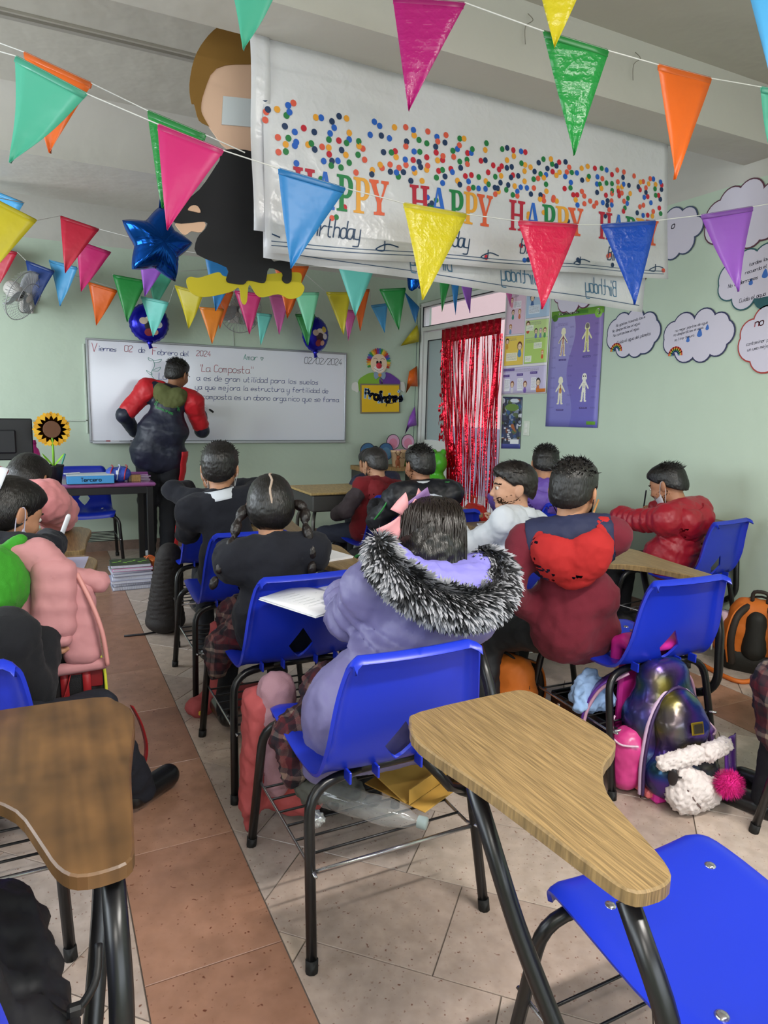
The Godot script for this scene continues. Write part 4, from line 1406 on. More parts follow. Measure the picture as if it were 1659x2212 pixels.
func charts() -> void:
	var p := Print.new(300, 460, "7f74bd")
	for y in 460:
		var s := y / 460.0
		p.rect(0, y, 130 + 20 * sin(s * 9.0), 1, Color.html("a99fce").lerp(Color.html("7a78c2"), s).to_html(false))
		p.rect(130 + 20 * sin(s * 9.0), y, 200, 1, Color.html("8a6fb0").lerp(Color.html("6f6cc0"), s).to_html(false))
	p.rect(0, 0, 300, 26, "6fa53c")
	p.oval(24, 26, 17, 14, "4c7a2e")
	p.oval(272, 24, 20, 18, "86bd4c")
	p.rect(40, 6, 175, 14, "4f8a34")
	for f in [[80, 80, "efe9c8"], [215, 70, "e6e2b4"], [78, 272, "efe9d0"], [213, 262, "f1ede0"]]:
		p.figure(f[0], f[1], 1.55, f[2])
	# vessels, nerves, gut and bones inside the four figures
	for s in [-1, 1]:
		p.stick(80, 100, 80, 130, 2.2, 2.2, "a03038")
		p.stick(80, 103, 80 + s * 24, 124, 1.6, 1.2, "5a3a58")
		p.stick(80 + s * 4, 134, 80 + s * 9, 174, 1.7, 1.4, "a04048")
		p.stick(215, 96, 215 + s * 8, 160, 1.0, 1.0, "b8b050")
	p.oval(215, 68, 10, 10, "77706c")
	p.stick(215, 82, 215, 122, 3.5, 3.5, "c2bc62")
	p.stick(78, 292, 78, 302, 2, 2, "8a4a32")
	p.oval(78, 314, 7, 12, "b0693a")
	p.oval(78, 318, 4, 7, "d89a58")
	for s in [-1, 1]:
		p.oval(213 + s * 5, 260, 2.4, 3.0, "3a3438")
		for k in 4:
			p.stick(213, 290 + k * 5, 213 + s * 6, 288 + k * 5, 0.6, 0.6, "a09a8c")
	for l in [[60, 190], [196, 182], [58, 388], [193, 380]]:
		p.rect(l[0], l[1], 44, 7, "4a3a86")
		p.words(l[0] + 5, l[1] + 3, 36, 1, "d8d4ec", l[0])
	for k in 9:
		p.words(18, 60 + k * 40, 26, 2, "5a5290", 3 + k)
		p.words(118, 64 + k * 38, 24, 2, "5a5290", 13 + k)
		p.words(256, 60 + k * 40, 26, 2, "54457c", 23 + k)
	p.words(44, 50, 60, 3, "5a4a86", 8)
	p.rect(238, 436, 50, 13, "6fa53c")
	var a := paper("body_poster", "tall purple body systems poster with four white figures", "poster", [-4.305, 2.061, -3.753, 2.047, -4.301, 1.194, -3.738, 1.205], p.done(), 0.005)
	var tl := B.new()
	var sa := func(x: float, y: float) -> Vector3: return Vector3(XR - 0.011, 2.028 + y - x * 0.02, -4.22 + x)
	ink(tl, "Sistemas del cuerpo humano", 0.017, 0.0028, sa, 0.0, 0.66)
	put(tl.mesh(), "printed_title", M("eef4dc", 0.6), a)
	var nb := B.new()
	ink(nb, "3", 0.035, 0.006, func(x: float, y: float) -> Vector3: return Vector3(XR - 0.011, 1.995 + y, -3.81 + x))
	put(nb.mesh(), "printed_number", M("f4f6e8", 0.6), a)
	# the big lesson chart: coloured panels with children
	var c := Print.new(280, 400, "ece6ea")
	c.rect(24, 0, 256, 22, "c8313c")
	c.words(60, 9, 150, 2, "f0c8c8", 4)
	for pn in [[8, 26, 120, 150, "e8c9da"], [134, 30, 140, 94, "b4cbe4"], [134, 132, 140, 120, "c5dc92"], [8, 182, 120, 108, "f0cf5c"], [134, 196, 140, 92, "b9d873"], [4, 298, 270, 96, "cfc4e4"]]:
		c.rect(pn[0], pn[1], pn[2], pn[3], pn[4])
		c.frame(pn[0], pn[1], pn[2], pn[3], "8a88a0")
		c.words(pn[0] + 6, pn[1] + 8, pn[2] - 50, 3, "75707e", pn[0] + pn[1])
	for k in [[40, 52, 9, "8a4a30", "e08a9a"], [52, 96, 9, "6a3a24", "4a9a88"], [94, 96, 9, "b06a34", "d87a5a"], [40, 148, 9, "a8622e", "7a9ac0"], [170, 52, 12, "2c2420", "4a6aa0"], [24, 200, 10, "3c241c", "d8a03a"], [104, 220, 14, "6a3a28", "5a8ac0"], [150, 146, 11, "5a2c1c", "c84a3a"], [200, 172, 9, "40302c", "6a7ab0"], [228, 172, 9, "9a98a4", "8a90b8"], [254, 172, 9, "8a5230", "58a05a"], [246, 250, 8, "d88a3a", "e4583a"], [68, 360, 11, "8a4a2a", "e6e0ea"], [150, 362, 11, "7a3c26", "8a6ac0"], [230, 356, 13, "2a2424", "d87a4a"]]:
		c.kid(k[0], k[1], k[2], k[3], k[4])
	for bx in [[52, 58, 50, 26, "f4eef4"], [150, 80, 66, 30, "e4ecf6"], [20, 244, 70, 30, "fbf2d2"], [140, 150, 44, 20, "f2f8e2"], [190, 214, 50, 22, "f0f6da"], [140, 260, 40, 22, "f4f8e6"], [16, 340, 36, 46, "f6f3fa"], [100, 340, 36, 46, "f6f3fa"], [186, 340, 32, 46, "f6f3fa"]]:
		c.rect(bx[0], bx[1], bx[2], bx[3], bx[4])
		c.words(bx[0] + 3, bx[1] + 4, bx[2] - 6, int(bx[3] / 5), "8c8894", bx[0])
	for l in [[8, 302, 70], [8, 324, 40], [94, 322, 40], [178, 318, 44]]:
		c.rect(l[0], l[1], l[2], 9, "5a4290")
		c.words(l[0] + 4, l[1] + 4, l[2] - 10, 1, "d8d0ec", l[2])
	c.rect(220, 382, 56, 12, "e8883a")
	paper("lesson_chart", "wall chart of coloured panels with cartoon children beside the door", "chart", [-4.9, 2.33, -4.33, 2.30, -4.905, 1.435, -4.32, 1.45], c.done(), 0.003)
	# darker comic poster underneath
	var d := Print.new(120, 200, "39425e")
	var r := RandomNumberGenerator.new()
	r.seed = 9
	for k in 90:
		var cl: String = ["5a6a48", "2c3040", "8a94a8", "7a4a3a", "3c5a8a", "c8ccd4", "47522e", "1e2430"][r.randi() % 8]
		d.oval(r.randf() * 120, 10 + r.randf() * 160, 3 + r.randf() * 14, 2 + r.randf() * 9, cl)
	d.oval(60, 40, 40, 14, "6a8a3c")
	d.oval(74, 14, 26, 8, "d4dae4")
	d.stick(64, 112, 84, 132, 9, 3, "a8603a")
	d.rect(54, 164, 56, 18, "eceef0")
	d.rect(0, 182, 120, 18, "4a5296")
	for k in 8:
		d.rect(8 + r.randf() * 40, 110 + k * 8, 10 + r.randf() * 8, 6, "d8d8dc")
	paper("comic_poster", "small dark crowded picture poster beside the foil curtain", "poster", [-4.885, 1.425, -4.615, 1.42, -4.87, 0.985, -4.61, 1.0], d.done(), 0.003)
	var sw := thing("light_switch", "white wall light switch beside the purple poster", "light switch", Vector3(XR, 1.17, -4.54))
	var sb := B.new()
	sb.box(Vector3(-0.005, 0, 0), Vector3(0.01, 0.12, 0.075), 0.003)
	put(sb.mesh(), "plate", M("d6dccf", 0.5), sw)
	for k in 2:
		var sr := B.new()
		sr.box(Vector3(-0.012, 0.022 - k * 0.044, 0), Vector3(0.006, 0.036, 0.03), 0.002)
		put(sr.mesh(), "rocker", M("e4e6de", 0.4), sw)

# ------------------------------------------------------------------ paper clouds on the right wall
func cloud(zc: float, yc: float, w: float, h: float, edge: String, lobes: int, seed_: int, label: String, rows: Array, extra := "") -> void:
	var t := thing("paper_cloud", label, "paper cloud", Vector3(XR, yc, zc), 0.0, "paper clouds on the green wall")
	var r := RandomNumberGenerator.new()
	r.seed = seed_
	var mk := func(grow: float) -> PackedVector2Array:
		var u := PackedVector2Array()
		r.seed = seed_
		for k in lobes:
			var a := TAU * (k + 0.3 * (r.randf() - 0.5)) / lobes
			var rad := (0.15 + 0.05 * r.randf()) * minf(w, h * 1.5)
			var c := Vector2(cos(a) * (w / 2 - rad * 0.9), sin(a) * (h / 2 - rad * 0.9))
			var o := oval(c, Vector2.ONE * (rad + grow), 22)
			u = o if u.is_empty() else (Geometry2D.merge_polygons(u, o)[0] as PackedVector2Array)
		for o2 in [oval(Vector2.ZERO, Vector2(w * 0.36, h * 0.32), 24)]:
			var g := Geometry2D.merge_polygons(u, o2)
			var best := 0.0
			for q in g:
				var ar := 0.0
				for i in q.size():
					ar += q[i].cross(q[(i + 1) % q.size()])
				if absf(ar) > best:
					best = absf(ar)
					u = q
		return u
	var bs := Transform3D(Basis(Vector3(0, 0, 1), Vector3(0, 1, 0), Vector3(-1, 0, 0)), Vector3.ZERO)
	var b := B.new(bs)
	b.extr(mk.call(0.0), 0.006, 0.009)
	put(b.mesh(), "coloured_edge", M(edge, 0.7), t)
	var c2 := B.new(bs)
	c2.extr(mk.call(-0.008), 0.0088, 0.0098)
	var body := put(c2.mesh(), "cloud_sheet", M("d3cddc", 0.7), t)
	for row in rows:
		var i := B.new()
		ink(i, row[0], row[3], row[3] * 0.14, func(x: float, y: float) -> Vector3: return Vector3(-0.0102, row[2] + y + x * 0.14, row[1] + x), 0.05, 0.85)
		put(i.mesh(), "written_line", M(row[4], 0.7), body)
	if extra.contains("rainbow"):
		var k := 0
		for hex in ["c83c34", "e0a038", "5aa05a", "4a6ab8"]:
			var q := B.new()
			var arc := []
			for s in 9:
				var a := PI * s / 8
				arc.append(Vector2(cos(a), sin(a)) * (0.05 - 0.009 * k))
			line(q, arc, 0.009, func(x: float, y: float) -> Vector3: return Vector3(-0.0102, -0.105 + y, -w * 0.29 + x))
			put(q.mesh(), "rainbow_band", M(hex, 0.7), body)
			k += 1
	if extra.contains("drop"):
		for s in [[0.02, 0.01, 0.018], [0.07, 0.04, 0.012], [-0.06, -0.02, 0.013]]:
			var q := B.new(bs)
			q.extr(PackedVector2Array(loop2([Vector2(s[0], s[1] + s[2] * 1.8), Vector2(s[0] + s[2], s[1] - s[2] * 0.3), Vector2(s[0], s[1] - s[2]), Vector2(s[0] - s[2], s[1] - s[2] * 0.3)], 4)), 0.0097, 0.0102)
			put(q.mesh(), "drawn_drop", M("3f6fc0", 0.7), body)

func clouds() -> void:
	var k := "4a4a60"
	cloud(-3.475, 1.835, 0.46, 0.31, "2e3a5c", 9, 3, "paper cloud with rainbow and handwriting just right of the purple poster", [["No gastes tomando los m", -0.15, 0.055, 0.017, k], ["No desperdicies el agua", -0.18, 0.02, 0.017, k], ["No contamines el agua", -0.17, -0.01, 0.017, k], ["Cuida el agua del planeta", -0.13, -0.06, 0.019, k]], "rainbow")
	cloud(-2.965, 1.78, 0.50, 0.31, "33365a", 9, 11, "paper cloud with drawn drops in the middle of the green wall", [["no regar plantas de agua", -0.16, 0.035, 0.015, k], ["no desperdicies el agua", -0.17, 0.01, 0.015, k], ["no tirar basura", -0.16, -0.02, 0.015, k]], "rainbow drop")
	cloud(-2.43, 1.73, 0.5, 0.38, "a83a34", 9, 17, "red edged paper cloud cut off by the right edge of the picture", [["no", -0.16, 0.07, 0.04, "a83a44"], ["contaminar porque hay", -0.2, -0.03, 0.017, k], ["un uso mejor", -0.19, -0.06, 0.017, k]], "")
	cloud(-3.2, 2.41, 0.42, 0.30, "3c4a66", 8, 23, "greyish paper cloud partly covered by the banner's right end", [["o", -0.02, 0.03, 0.04, k]], "")
	cloud(-2.72, 2.41, 0.52, 0.36, "5a3040", 9, 31, "topmost paper cloud above and behind the light purple pennant", [["n", 0.0, 0.0, 0.05, "8a3040"]], "")
	cloud(-2.58, 2.06, 0.54, 0.34, "2c5a60", 9, 37, "teal edged paper cloud below the light purple pennant", [["tardes lavado", -0.08, 0.07, 0.018, k], ["recuerda el agua", -0.1, 0.03, 0.018, k], ["No la derrames", -0.2, -0.03, 0.02, k], ["Cuida el agua", -0.12, -0.12, 0.02, k]], "drop")
	cloud(-4.07, 2.18, 0.44, 0.30, "6a3050", 8, 41, "paper cloud with blue drops above the purple poster's heading", [], "drop")
	cloud(-3.58, 2.22, 0.40, 0.28, "6a4a4a", 8, 43, "paper cloud mostly hidden behind the banner's rear hem", [], "")

# ------------------------------------------------------------------ party decoration
const TINT = {"magenta": "b01a72", "green": "1f8a3c", "orange": "ee6c1c", "teal": "4fb596", "yellow": "dccb2a", "sky": "4fa6dc", "pink": "d02a74", "blue": "2a80c4", "crimson": "dc2450", "royal": "1c4cb4", "purple": "9a58c4", "red": "c8203c", "cyan": "76dccf", "lightpink": "dc6ab0", "navy": "1a3c84", "amber": "f08a24", "mint": "86dcb0"}
const STRINGS = {"a": "white cord of the row of large pennants along the ceiling beam", "b": "white cord of the topmost pennants above the picture", "c": "white cord of the large pennants crossing in front of the banner", "d": "thin cord behind the large teal and pink pennants", "e": "white cord of pennants running below the banner to the door", "f": "thin cord of the pennants near the left wall fan", "g": "thin cord of the pennants above the whiteboard", "h": "thin cord of the pennants between whiteboard and door"}

func pennants() -> void:
	var by := {}
	for f in FLAGS:
		var a := Vector3(f[2], f[3], f[4])
		var b := Vector3(f[5], f[6], f[7])
		var tip := Vector3(f[8], f[9], f[10])
		if not by.has(f[0]):
			by[f[0]] = []
		by[f[0]].append_array([a, b])
		var near := a.length() < 3.9
		var glossy: bool = near and f[1] in ["magenta", "green", "royal", "crimson", "yellow", "purple"]
		var m := M(TINT[f[1]], 0.24 if glossy else 0.36, {"back": 0.55, "normal": "crush" if glossy else "wrinkle", "tri": 4.0 if glossy else 3.0, "ns": 1.0 if glossy else 0.25})
		var o := (a + b) / 2
		var t := thing("pennant", f[11], "pennant", o, 0.0, "plastic pennants strung across the classroom")
		var rr := RandomNumberGenerator.new()
		rr.seed = int(absf(a.x) * 991 + absf(b.y) * 577)
		var bend := (rr.randf() - 0.5) * 0.03
		var nrm := (b - a).cross(tip - a).normalized()
		var s := B.new(Transform3D(Basis(), -o)).smooth()
		s.sheet(func(u: float, v: float) -> Vector3:
			var w := 1.0 - v * 0.985
			var base := a.lerp(b, 0.5 + (u - 0.5) * w) + (tip - (a + b) / 2) * v
			return base + nrm * (bend * sin(v * PI) + 0.006 * sin(u * 6.0 + v * 5.0) * v), 6, 12, 0.0007)
		put(s.mesh(), "film", m, t)
		var h := B.new(Transform3D(Basis(), -o)).smooth()
		var dn := (tip - (a + b) / 2).normalized()
		h.sheet(func(u: float, v: float) -> Vector3: return a.lerp(b, 0.02 + u * 0.96) + dn * (v * 0.022) - nrm * 0.0025 * sin(v * PI) + dn * -0.003, 4, 4, 0.001)
		h.sheet(func(u: float, v: float) -> Vector3: return a.lerp(b, 0.02 + u * 0.96) + dn * (v * 0.022) + nrm * 0.0035 * sin(v * PI) + dn * -0.003, 4, 4, 0.001)
		put(h.mesh(), "hem", M(Color.html(TINT[f[1]]).darkened(0.14).to_html(false), 0.36, {"back": 0.3}), t)
	for k in by:
		var pts: Array = by[k]
		var first: Vector3 = pts[0]
		var last: Vector3 = pts[-1]
		var d0: Vector3 = (first - pts[mini(2, pts.size() - 1)])
		d0.y = 0
		pts.push_front(first + d0.normalized() * 0.7 + Vector3(0, 0.2 if k != "d" else 0.28, 0))
		var d1: Vector3 = (last - pts[-3])
		d1.y = 0
		var e := last + (d1.normalized() * 0.5 + Vector3(0, 0.1, 0) if k != "d" else Vector3(0.12, -0.05, 0.05))
		e.x = minf(e.x, XR - 0.005)
		pts.append(e)
		for i in pts.size():
			pts[i] = Vector3(clampf(pts[i].x, XL + 0.02, XR - 0.01), pts[i].y, maxf(pts[i].z, ZF + 0.02))
		var b := B.new().smooth()
		b.tube(pts, 0.0022, 5)
		tag(put(b.mesh(), "bunting_cord", M("d8d8d4", 0.8)), STRINGS[k], "cord")
	# wire ends that hold the front cord to the beam
	for w in [[1.84, 2.87, -2.49, "twist of wire on the beam between the magenta and green pennants"], [2.43, 2.86, -2.49, "twist of wire on the beam between the green and orange pennants"]]:
		var b := B.new().smooth()
		b.tube(curve([Vector3(w[0], w[1] + 0.03, w[2]), Vector3(w[0] + 0.012, w[1], w[2] + 0.02), Vector3(w[0] - 0.02, w[1] - 0.03, w[2] + 0.015), Vector3(w[0] - 0.012, w[1] - 0.09, w[2] + 0.01)], 4), 0.0018, 5)
		tag(put(b.mesh(), "wire_tie", M("8a8478", 0.5)), w[3], "wire")
	# crumpled pennants hanging down beside the door
	for f in [["yellow", [Vector3(3.53, 2.16, -6.40), Vector3(3.33, 1.93, -6.38), Vector3(3.53, 1.98, -6.36), Vector3(3.54, 2.06, -6.37)], "crumpled yellow pennant hanging sideways in the corner by the door"], ["orange", [Vector3(3.54, 1.74, -6.40), Vector3(3.44, 1.68, -6.38), Vector3(3.40, 1.45, -6.37), Vector3(3.45, 1.53, -6.36), Vector3(3.54, 1.53, -6.37)], "crumpled orange pennant hanging in the corner right of the clown sign"], ["purple", [Vector3(3.53, 1.33, -6.40), Vector3(3.46, 1.22, -6.38), Vector3(3.40, 1.03, -6.37), Vector3(3.45, 1.11, -6.36), Vector3(3.54, 1.13, -6.37)], "crumpled purple pennant with print hanging low beside the door frame"]]:
		var b := B.new().smooth()
		var c := Vector3.ZERO
		for p in f[1]:
			c += p / f[1].size()
		c += Vector3(0, 0, 0.03)
		for i in f[1].size():
			var p: Vector3 = f[1][i]
			var q: Vector3 = f[1][(i + 1) % f[1].size()]
			b.t(c, p, q)
			b.t(c - Vector3(0, 0, 0.002), q, p)
			b.q(p, p - Vector3(0, 0, 0.001), q - Vector3(0, 0, 0.001), q)
		tag(put(b.mesh(), "pennant", M(TINT[f[0]], 0.35, {"back": 0.5, "normal": "crinkle", "tri": 5.0, "ns": 0.4})), f[2], "pennant", "plastic pennants strung across the classroom")
	var cd := B.new().smooth()
	cd.tube([Vector3(3.535, 2.3, -6.41), Vector3(3.535, 1.75, -6.41), Vector3(3.53, 1.0, -6.41)], 0.003, 5)
	tag(put(cd.mesh(), "bunting_cord", M("303848", 0.8)), "dark cord hanging straight down the corner beside the door frame", "cord")

# ------------------------------------------------------------------ the banner: a folded plastic table cover on the beam
func banner() -> void:
	var t := thing("birthday_banner", "white plastic banner with confetti dots and HAPPY Birthday print hanging from the ceiling beam", "banner", Vector3(1.9, 2.3, -2.78))
	var off := Vector3(1.9, 2.3, -2.78)
	var film := M("e6e6ea", 0.22, {"alpha": 0.88, "normal": "crush", "tri": 2.0, "ns": 0.35, "back": 0.45})
	var sh := func(u: float, v: float, lift: float) -> Vector3:
		var x := 0.815 + u * 2.135 + v * 0.05 * u
		var yb := 1.905 + 0.115 * u
		return Vector3(x, lerpf(2.685, yb, v), -2.745 + 0.014 * sin(u * 17.0 + v * 2.0) * (0.3 + 0.7 * v) + 0.02 * v + lift) - off
	var b := B.new().smooth()
	b.sheet(func(u: float, v: float) -> Vector3: return sh.call(u, v, 0.0), 60, 14, 0.0006)
	put(b.mesh(), "front_sheet", film, t)
	var rear := func(u: float, v: float, lift: float) -> Vector3:
		return Vector3(0.83 + u * 2.085, lerpf(2.68, 1.90 - 0.05 * u, v), -2.79 - 0.012 * sin(u * 14.0) * v + lift) - off
	var rb := B.new().smooth()
	rb.sheet(func(u: float, v: float) -> Vector3: return rear.call(u, v, 0.0), 40, 10, 0.0006)
	put(rb.mesh(), "rear_sheet", film, t)
	var fl := B.new().smooth()
	fl.sheet(func(u: float, v: float) -> Vector3: return Vector3(0.765 + u * 0.075 + 0.01 * v, lerpf(2.69, 1.985, v), -2.735 + 0.012 * sin(v * 9.0)) - off, 3, 14, 0.0008)
	put(fl.mesh(), "folded_end", film, t)
	var r := RandomNumberGenerator.new()
	r.seed = 404
	var cols := ["1f5fc0", "1d7a40", "c01f34", "e8a030", "16345c", "dc5a44"]
	var dots := {}
	for c in cols:
		dots[c] = B.new()
	var disc := func(s: Callable, bb: B, u: float, v: float, rad: float, lift: float) -> void:
		var c: Vector3 = s.call(u, v, lift)
		var du: Vector3 = (s.call(u + 0.01, v, lift) - c).normalized()
		var dv: Vector3 = (s.call(u, v + 0.01, lift) - c).normalized()
		for k in 12:
			var a0 := TAU * k / 12
			var a1 := TAU * (k + 1) / 12
			bb.t(c, c + (du * cos(a1) + dv * sin(a1)) * rad, c + (du * cos(a0) + dv * sin(a0)) * rad)
	var band := 0
	for i in 58:
		for j in 9:
			if r.randf() < 0.42 + 0.06 * sin(j * 2.0):
				continue
			var u := (i + 0.15 + 0.7 * r.randf()) / 58.0
			var v := 0.275 + 0.033 * j + 0.022 * r.randf()
			if u < 0.985:
				disc.call(sh, dots[cols[r.randi() % 6]], u, v, 0.0125, 0.003)
	for i in 46:
		var u := 0.02 + 0.96 * r.randf()
		var v := 0.6 + 0.33 * r.randf()
		var ph := fmod(u + 0.13, 0.235)
		if (ph > 0.04 and ph < 0.215) and v < 0.93:
			u = u - ph + 0.225 + 0.025 * r.randf() if r.randf() < 0.6 else u
			if r.randf() < 0.4:
				v = 0.91 + 0.03 * r.randf()
		disc.call(sh, dots[cols[r.randi() % 6]], clampf(u, 0.01, 0.985), v, 0.0115, 0.003)
	for c in cols:
		var o := put((dots[c] as B).mesh(), "confetti_print", M(c, 0.35), t)
		o.set_meta("kind", "stuff")
	# four greetings, the first one running in from the fold
	var font := SystemFont.new()
	font.font_names = PackedStringArray(["Droid Serif"])
	font.font_weight = 700
	var lc := ["b8243c", "2a68c8", "1f8048", "e8a43a", "e2603c"]
	var word := "HAPPY"
	for g in 5:
		var u0 := -0.187 + 0.2405 * g
		for k in 5:
			var tm := TextMesh.new()
			tm.font = font
			tm.text = word[k]
			tm.font_size = 64
			tm.pixel_size = 0.01
			tm.depth = 0.0
			var ar := tm.get_mesh_arrays()
			var vs: PackedVector3Array = ar[Mesh.ARRAY_VERTEX]
			if vs.is_empty():
				continue
			var lo := Vector3.ONE * 99
			var hi := -lo
			for p in vs:
				lo = lo.min(p)
				hi = hi.max(p)
			var lw := [0.042, 0.040, 0.034, 0.034, 0.041]
			var us: float = u0 + [0.0, 0.043, 0.087, 0.122, 0.155][k]
			var b2 := B.new()
			var ix = ar[Mesh.ARRAY_INDEX]
			var seq := []
			if ix == null or ix.is_empty():
				seq = range(vs.size())
			else:
				seq = ix
			var clipped := false
			for q in range(0, seq.size(), 3):
				var pp := []
				for s in 3:
					var p: Vector3 = vs[seq[q + s]]
					var uu: float = us + (p.x - lo.x) / (hi.x - lo.x) * lw[k]
					if uu < 0.012 or uu > 0.985:
						clipped = true
					pp.append(sh.call(clampf(uu, 0.012, 0.985), lerpf(0.758, 0.575, (p.y - lo.y) / (hi.y - lo.y)), 0.0032))
				b2.t(pp[0], pp[2], pp[1])
			if us + lw[k] > 0.012 and us < 0.985:
				put(b2.mesh(), "printed_letter", M(lc[k], 0.35), t)
		var bi := B.new()
		var at := func(x: float, y: float) -> Vector3:
			return sh.call(clampf(u0 + 0.03 + x * 0.46, 0.012, 0.985), 0.895 - y * 1.27, 0.0034)
		var at2 := func(x: float, y: float) -> Vector3:
			return rear.call(clampf(0.955 - (u0 + x * 0.46), 0.012, 0.985), 0.93 - y * 1.27, 0.003)
		ink(bi, "Birthday", 0.070, 0.0052, at, 0.16, 0.55)
		line(bi, curve([Vector2(0.34, 0.0), Vector2(0.335, -0.04), Vector2(0.30, -0.035), Vector2(0.35, -0.012), Vector2(0.40, -0.022)], 4), 0.0052, at)
		put(bi.mesh(), "printed_script", M("173a5e", 0.35), t)
		if g > 0 and g < 4:
			var bj := B.new()
			ink(bj, "Birthday", 0.07, 0.005, at2, 0.16, 0.55)
			put(bj.mesh(), "printed_script", M("4a7a9c", 0.35), t)
	var bl := B.new()
	for v in [0.945, 0.965]:
		line(bl, range(41).map(func(i: int) -> Vector2: return Vector2(0.012 + 0.973 * i / 40.0, v)), 0.004, func(x: float, y: float) -> Vector3: return sh.call(x, y, 0.004))
	line(bl, range(31).map(func(i: int) -> Vector2: return Vector2(0.012 + 0.973 * i / 30.0, 0.96)), 0.004, func(x: float, y: float) -> Vector3: return rear.call(x, y, 0.003))
	put(bl.mesh(), "border_print", M("2a4a70", 0.4), t)

func paper_figure() -> void:
	var t := thing("paper_figure", "large cut paper figure in a black robe riding a yellow broom, half behind the banner", "paper figure", Vector3(0.8, 2.25, -2.95))
	var off := Transform3D(Basis(), Vector3(-0.8, -2.25, 0))
	for p in [["broom", "b3a41a", 0.0, 4], ["hand", "d9b294", 0.004, 3], ["robe", "17171a", 0.006, 3], ["hand", "d9b294", 0.011, 3], ["head", "e6bfa4", 0.004, 3], ["hair", "8a6428", 0.009, 3], ["blank_paper_patch", "d5dce0", 0.010, 1]]:
		var key: String = {"broom": "broom", "robe": "coat", "head": "face", "hair": "hair", "blank_paper_patch": "patch"}.get(p[0], "hand_low" if p[2] < 0.01 else "hand_up")
		var pts := xy(FIGURE[key])
		if key == "hair":
			# the fringe is cut away round the face
			var hp := loop2(pts, 3)
			var fp := loop2(xy(FIGURE.face), 3)
			var g := Geometry2D.clip_polygons(hp, fp)
			for q in g:
				var b0 := B.new(off)
				b0.extr(q, p[2], p[2] + 0.004)
				put(b0.mesh(), "hair", M(p[1], 0.8), t)
			continue
		var b := B.new(off)
		b.extr(loop2(pts, p[3]) if p[3] > 1 else PackedVector2Array(pts), p[2], p[2] + 0.005)
		put(b.mesh(), p[0], M(p[1], 0.8), t)

# ------------------------------------------------------------------ balloons and fans
func star_balloon(at: Vector3, r: float, yaw: float, roll: float, label: String) -> void:
	var t := thing("star_balloon", label, "balloon", at, yaw, "blue star balloons")
	var b := B.new(Transform3D(Basis(Vector3(0, 0, 1), deg_to_rad(roll)), Vector3.ZERO)).smooth()
	var n := 80
	var rim := func(k: int) -> Vector2:
		var a := TAU * k / n + PI / 2
		var f := absf(fmod(a - PI / 2 + TAU, TAU / 5) / (TAU / 5) - 0.5) * 2.0
		return Vector2(cos(a), sin(a)) * r * lerpf(0.62, 1.0, pow(f, 1.6))
	for s in [-1, 1]:
		for k in n:
			var prev := []
			for j in 9:
				var u := j / 8.0
				var p0: Vector2 = rim.call(k) * u
				var p1: Vector2 = rim.call((k + 1) % n) * u
				var hgt := func(kk: int, uu: float) -> float:
					var l: float = (rim.call(kk) as Vector2).length() / r
					return s * r * 0.46 * pow(maxf(0.0, 1.0 - uu * uu), 0.5) * (1.0 - 0.08 * sin(kk * 2.4) * uu * (1.0 if l < 0.7 else 0.3))
				var c0 := Vector3(p0.x, p0.y, hgt.call(k, u))
				var c1 := Vector3(p1.x, p1.y, hgt.call((k + 1) % n, u))
				if j > 0:
					if s > 0:
						b.q(prev[0], c0, c1, prev[1])
					else:
						b.q(prev[0], prev[1], c1, c0)
				prev = [c0, c1]
	put(b.mesh(), "foil_body", M("0a4fae", 0.14, {"metal": 0.85}), t)
	var v := B.new(Transform3D(Basis(Vector3(0, 0, 1), deg_to_rad(roll)), Vector3.ZERO))
	v.box(Vector3(0.0, r * 1.05, 0), Vector3(0.03, 0.07, 0.003), 0.001)
	put(v.mesh(), "filling_tail", M("0a4fae", 0.2, {"metal": 0.8}), t)

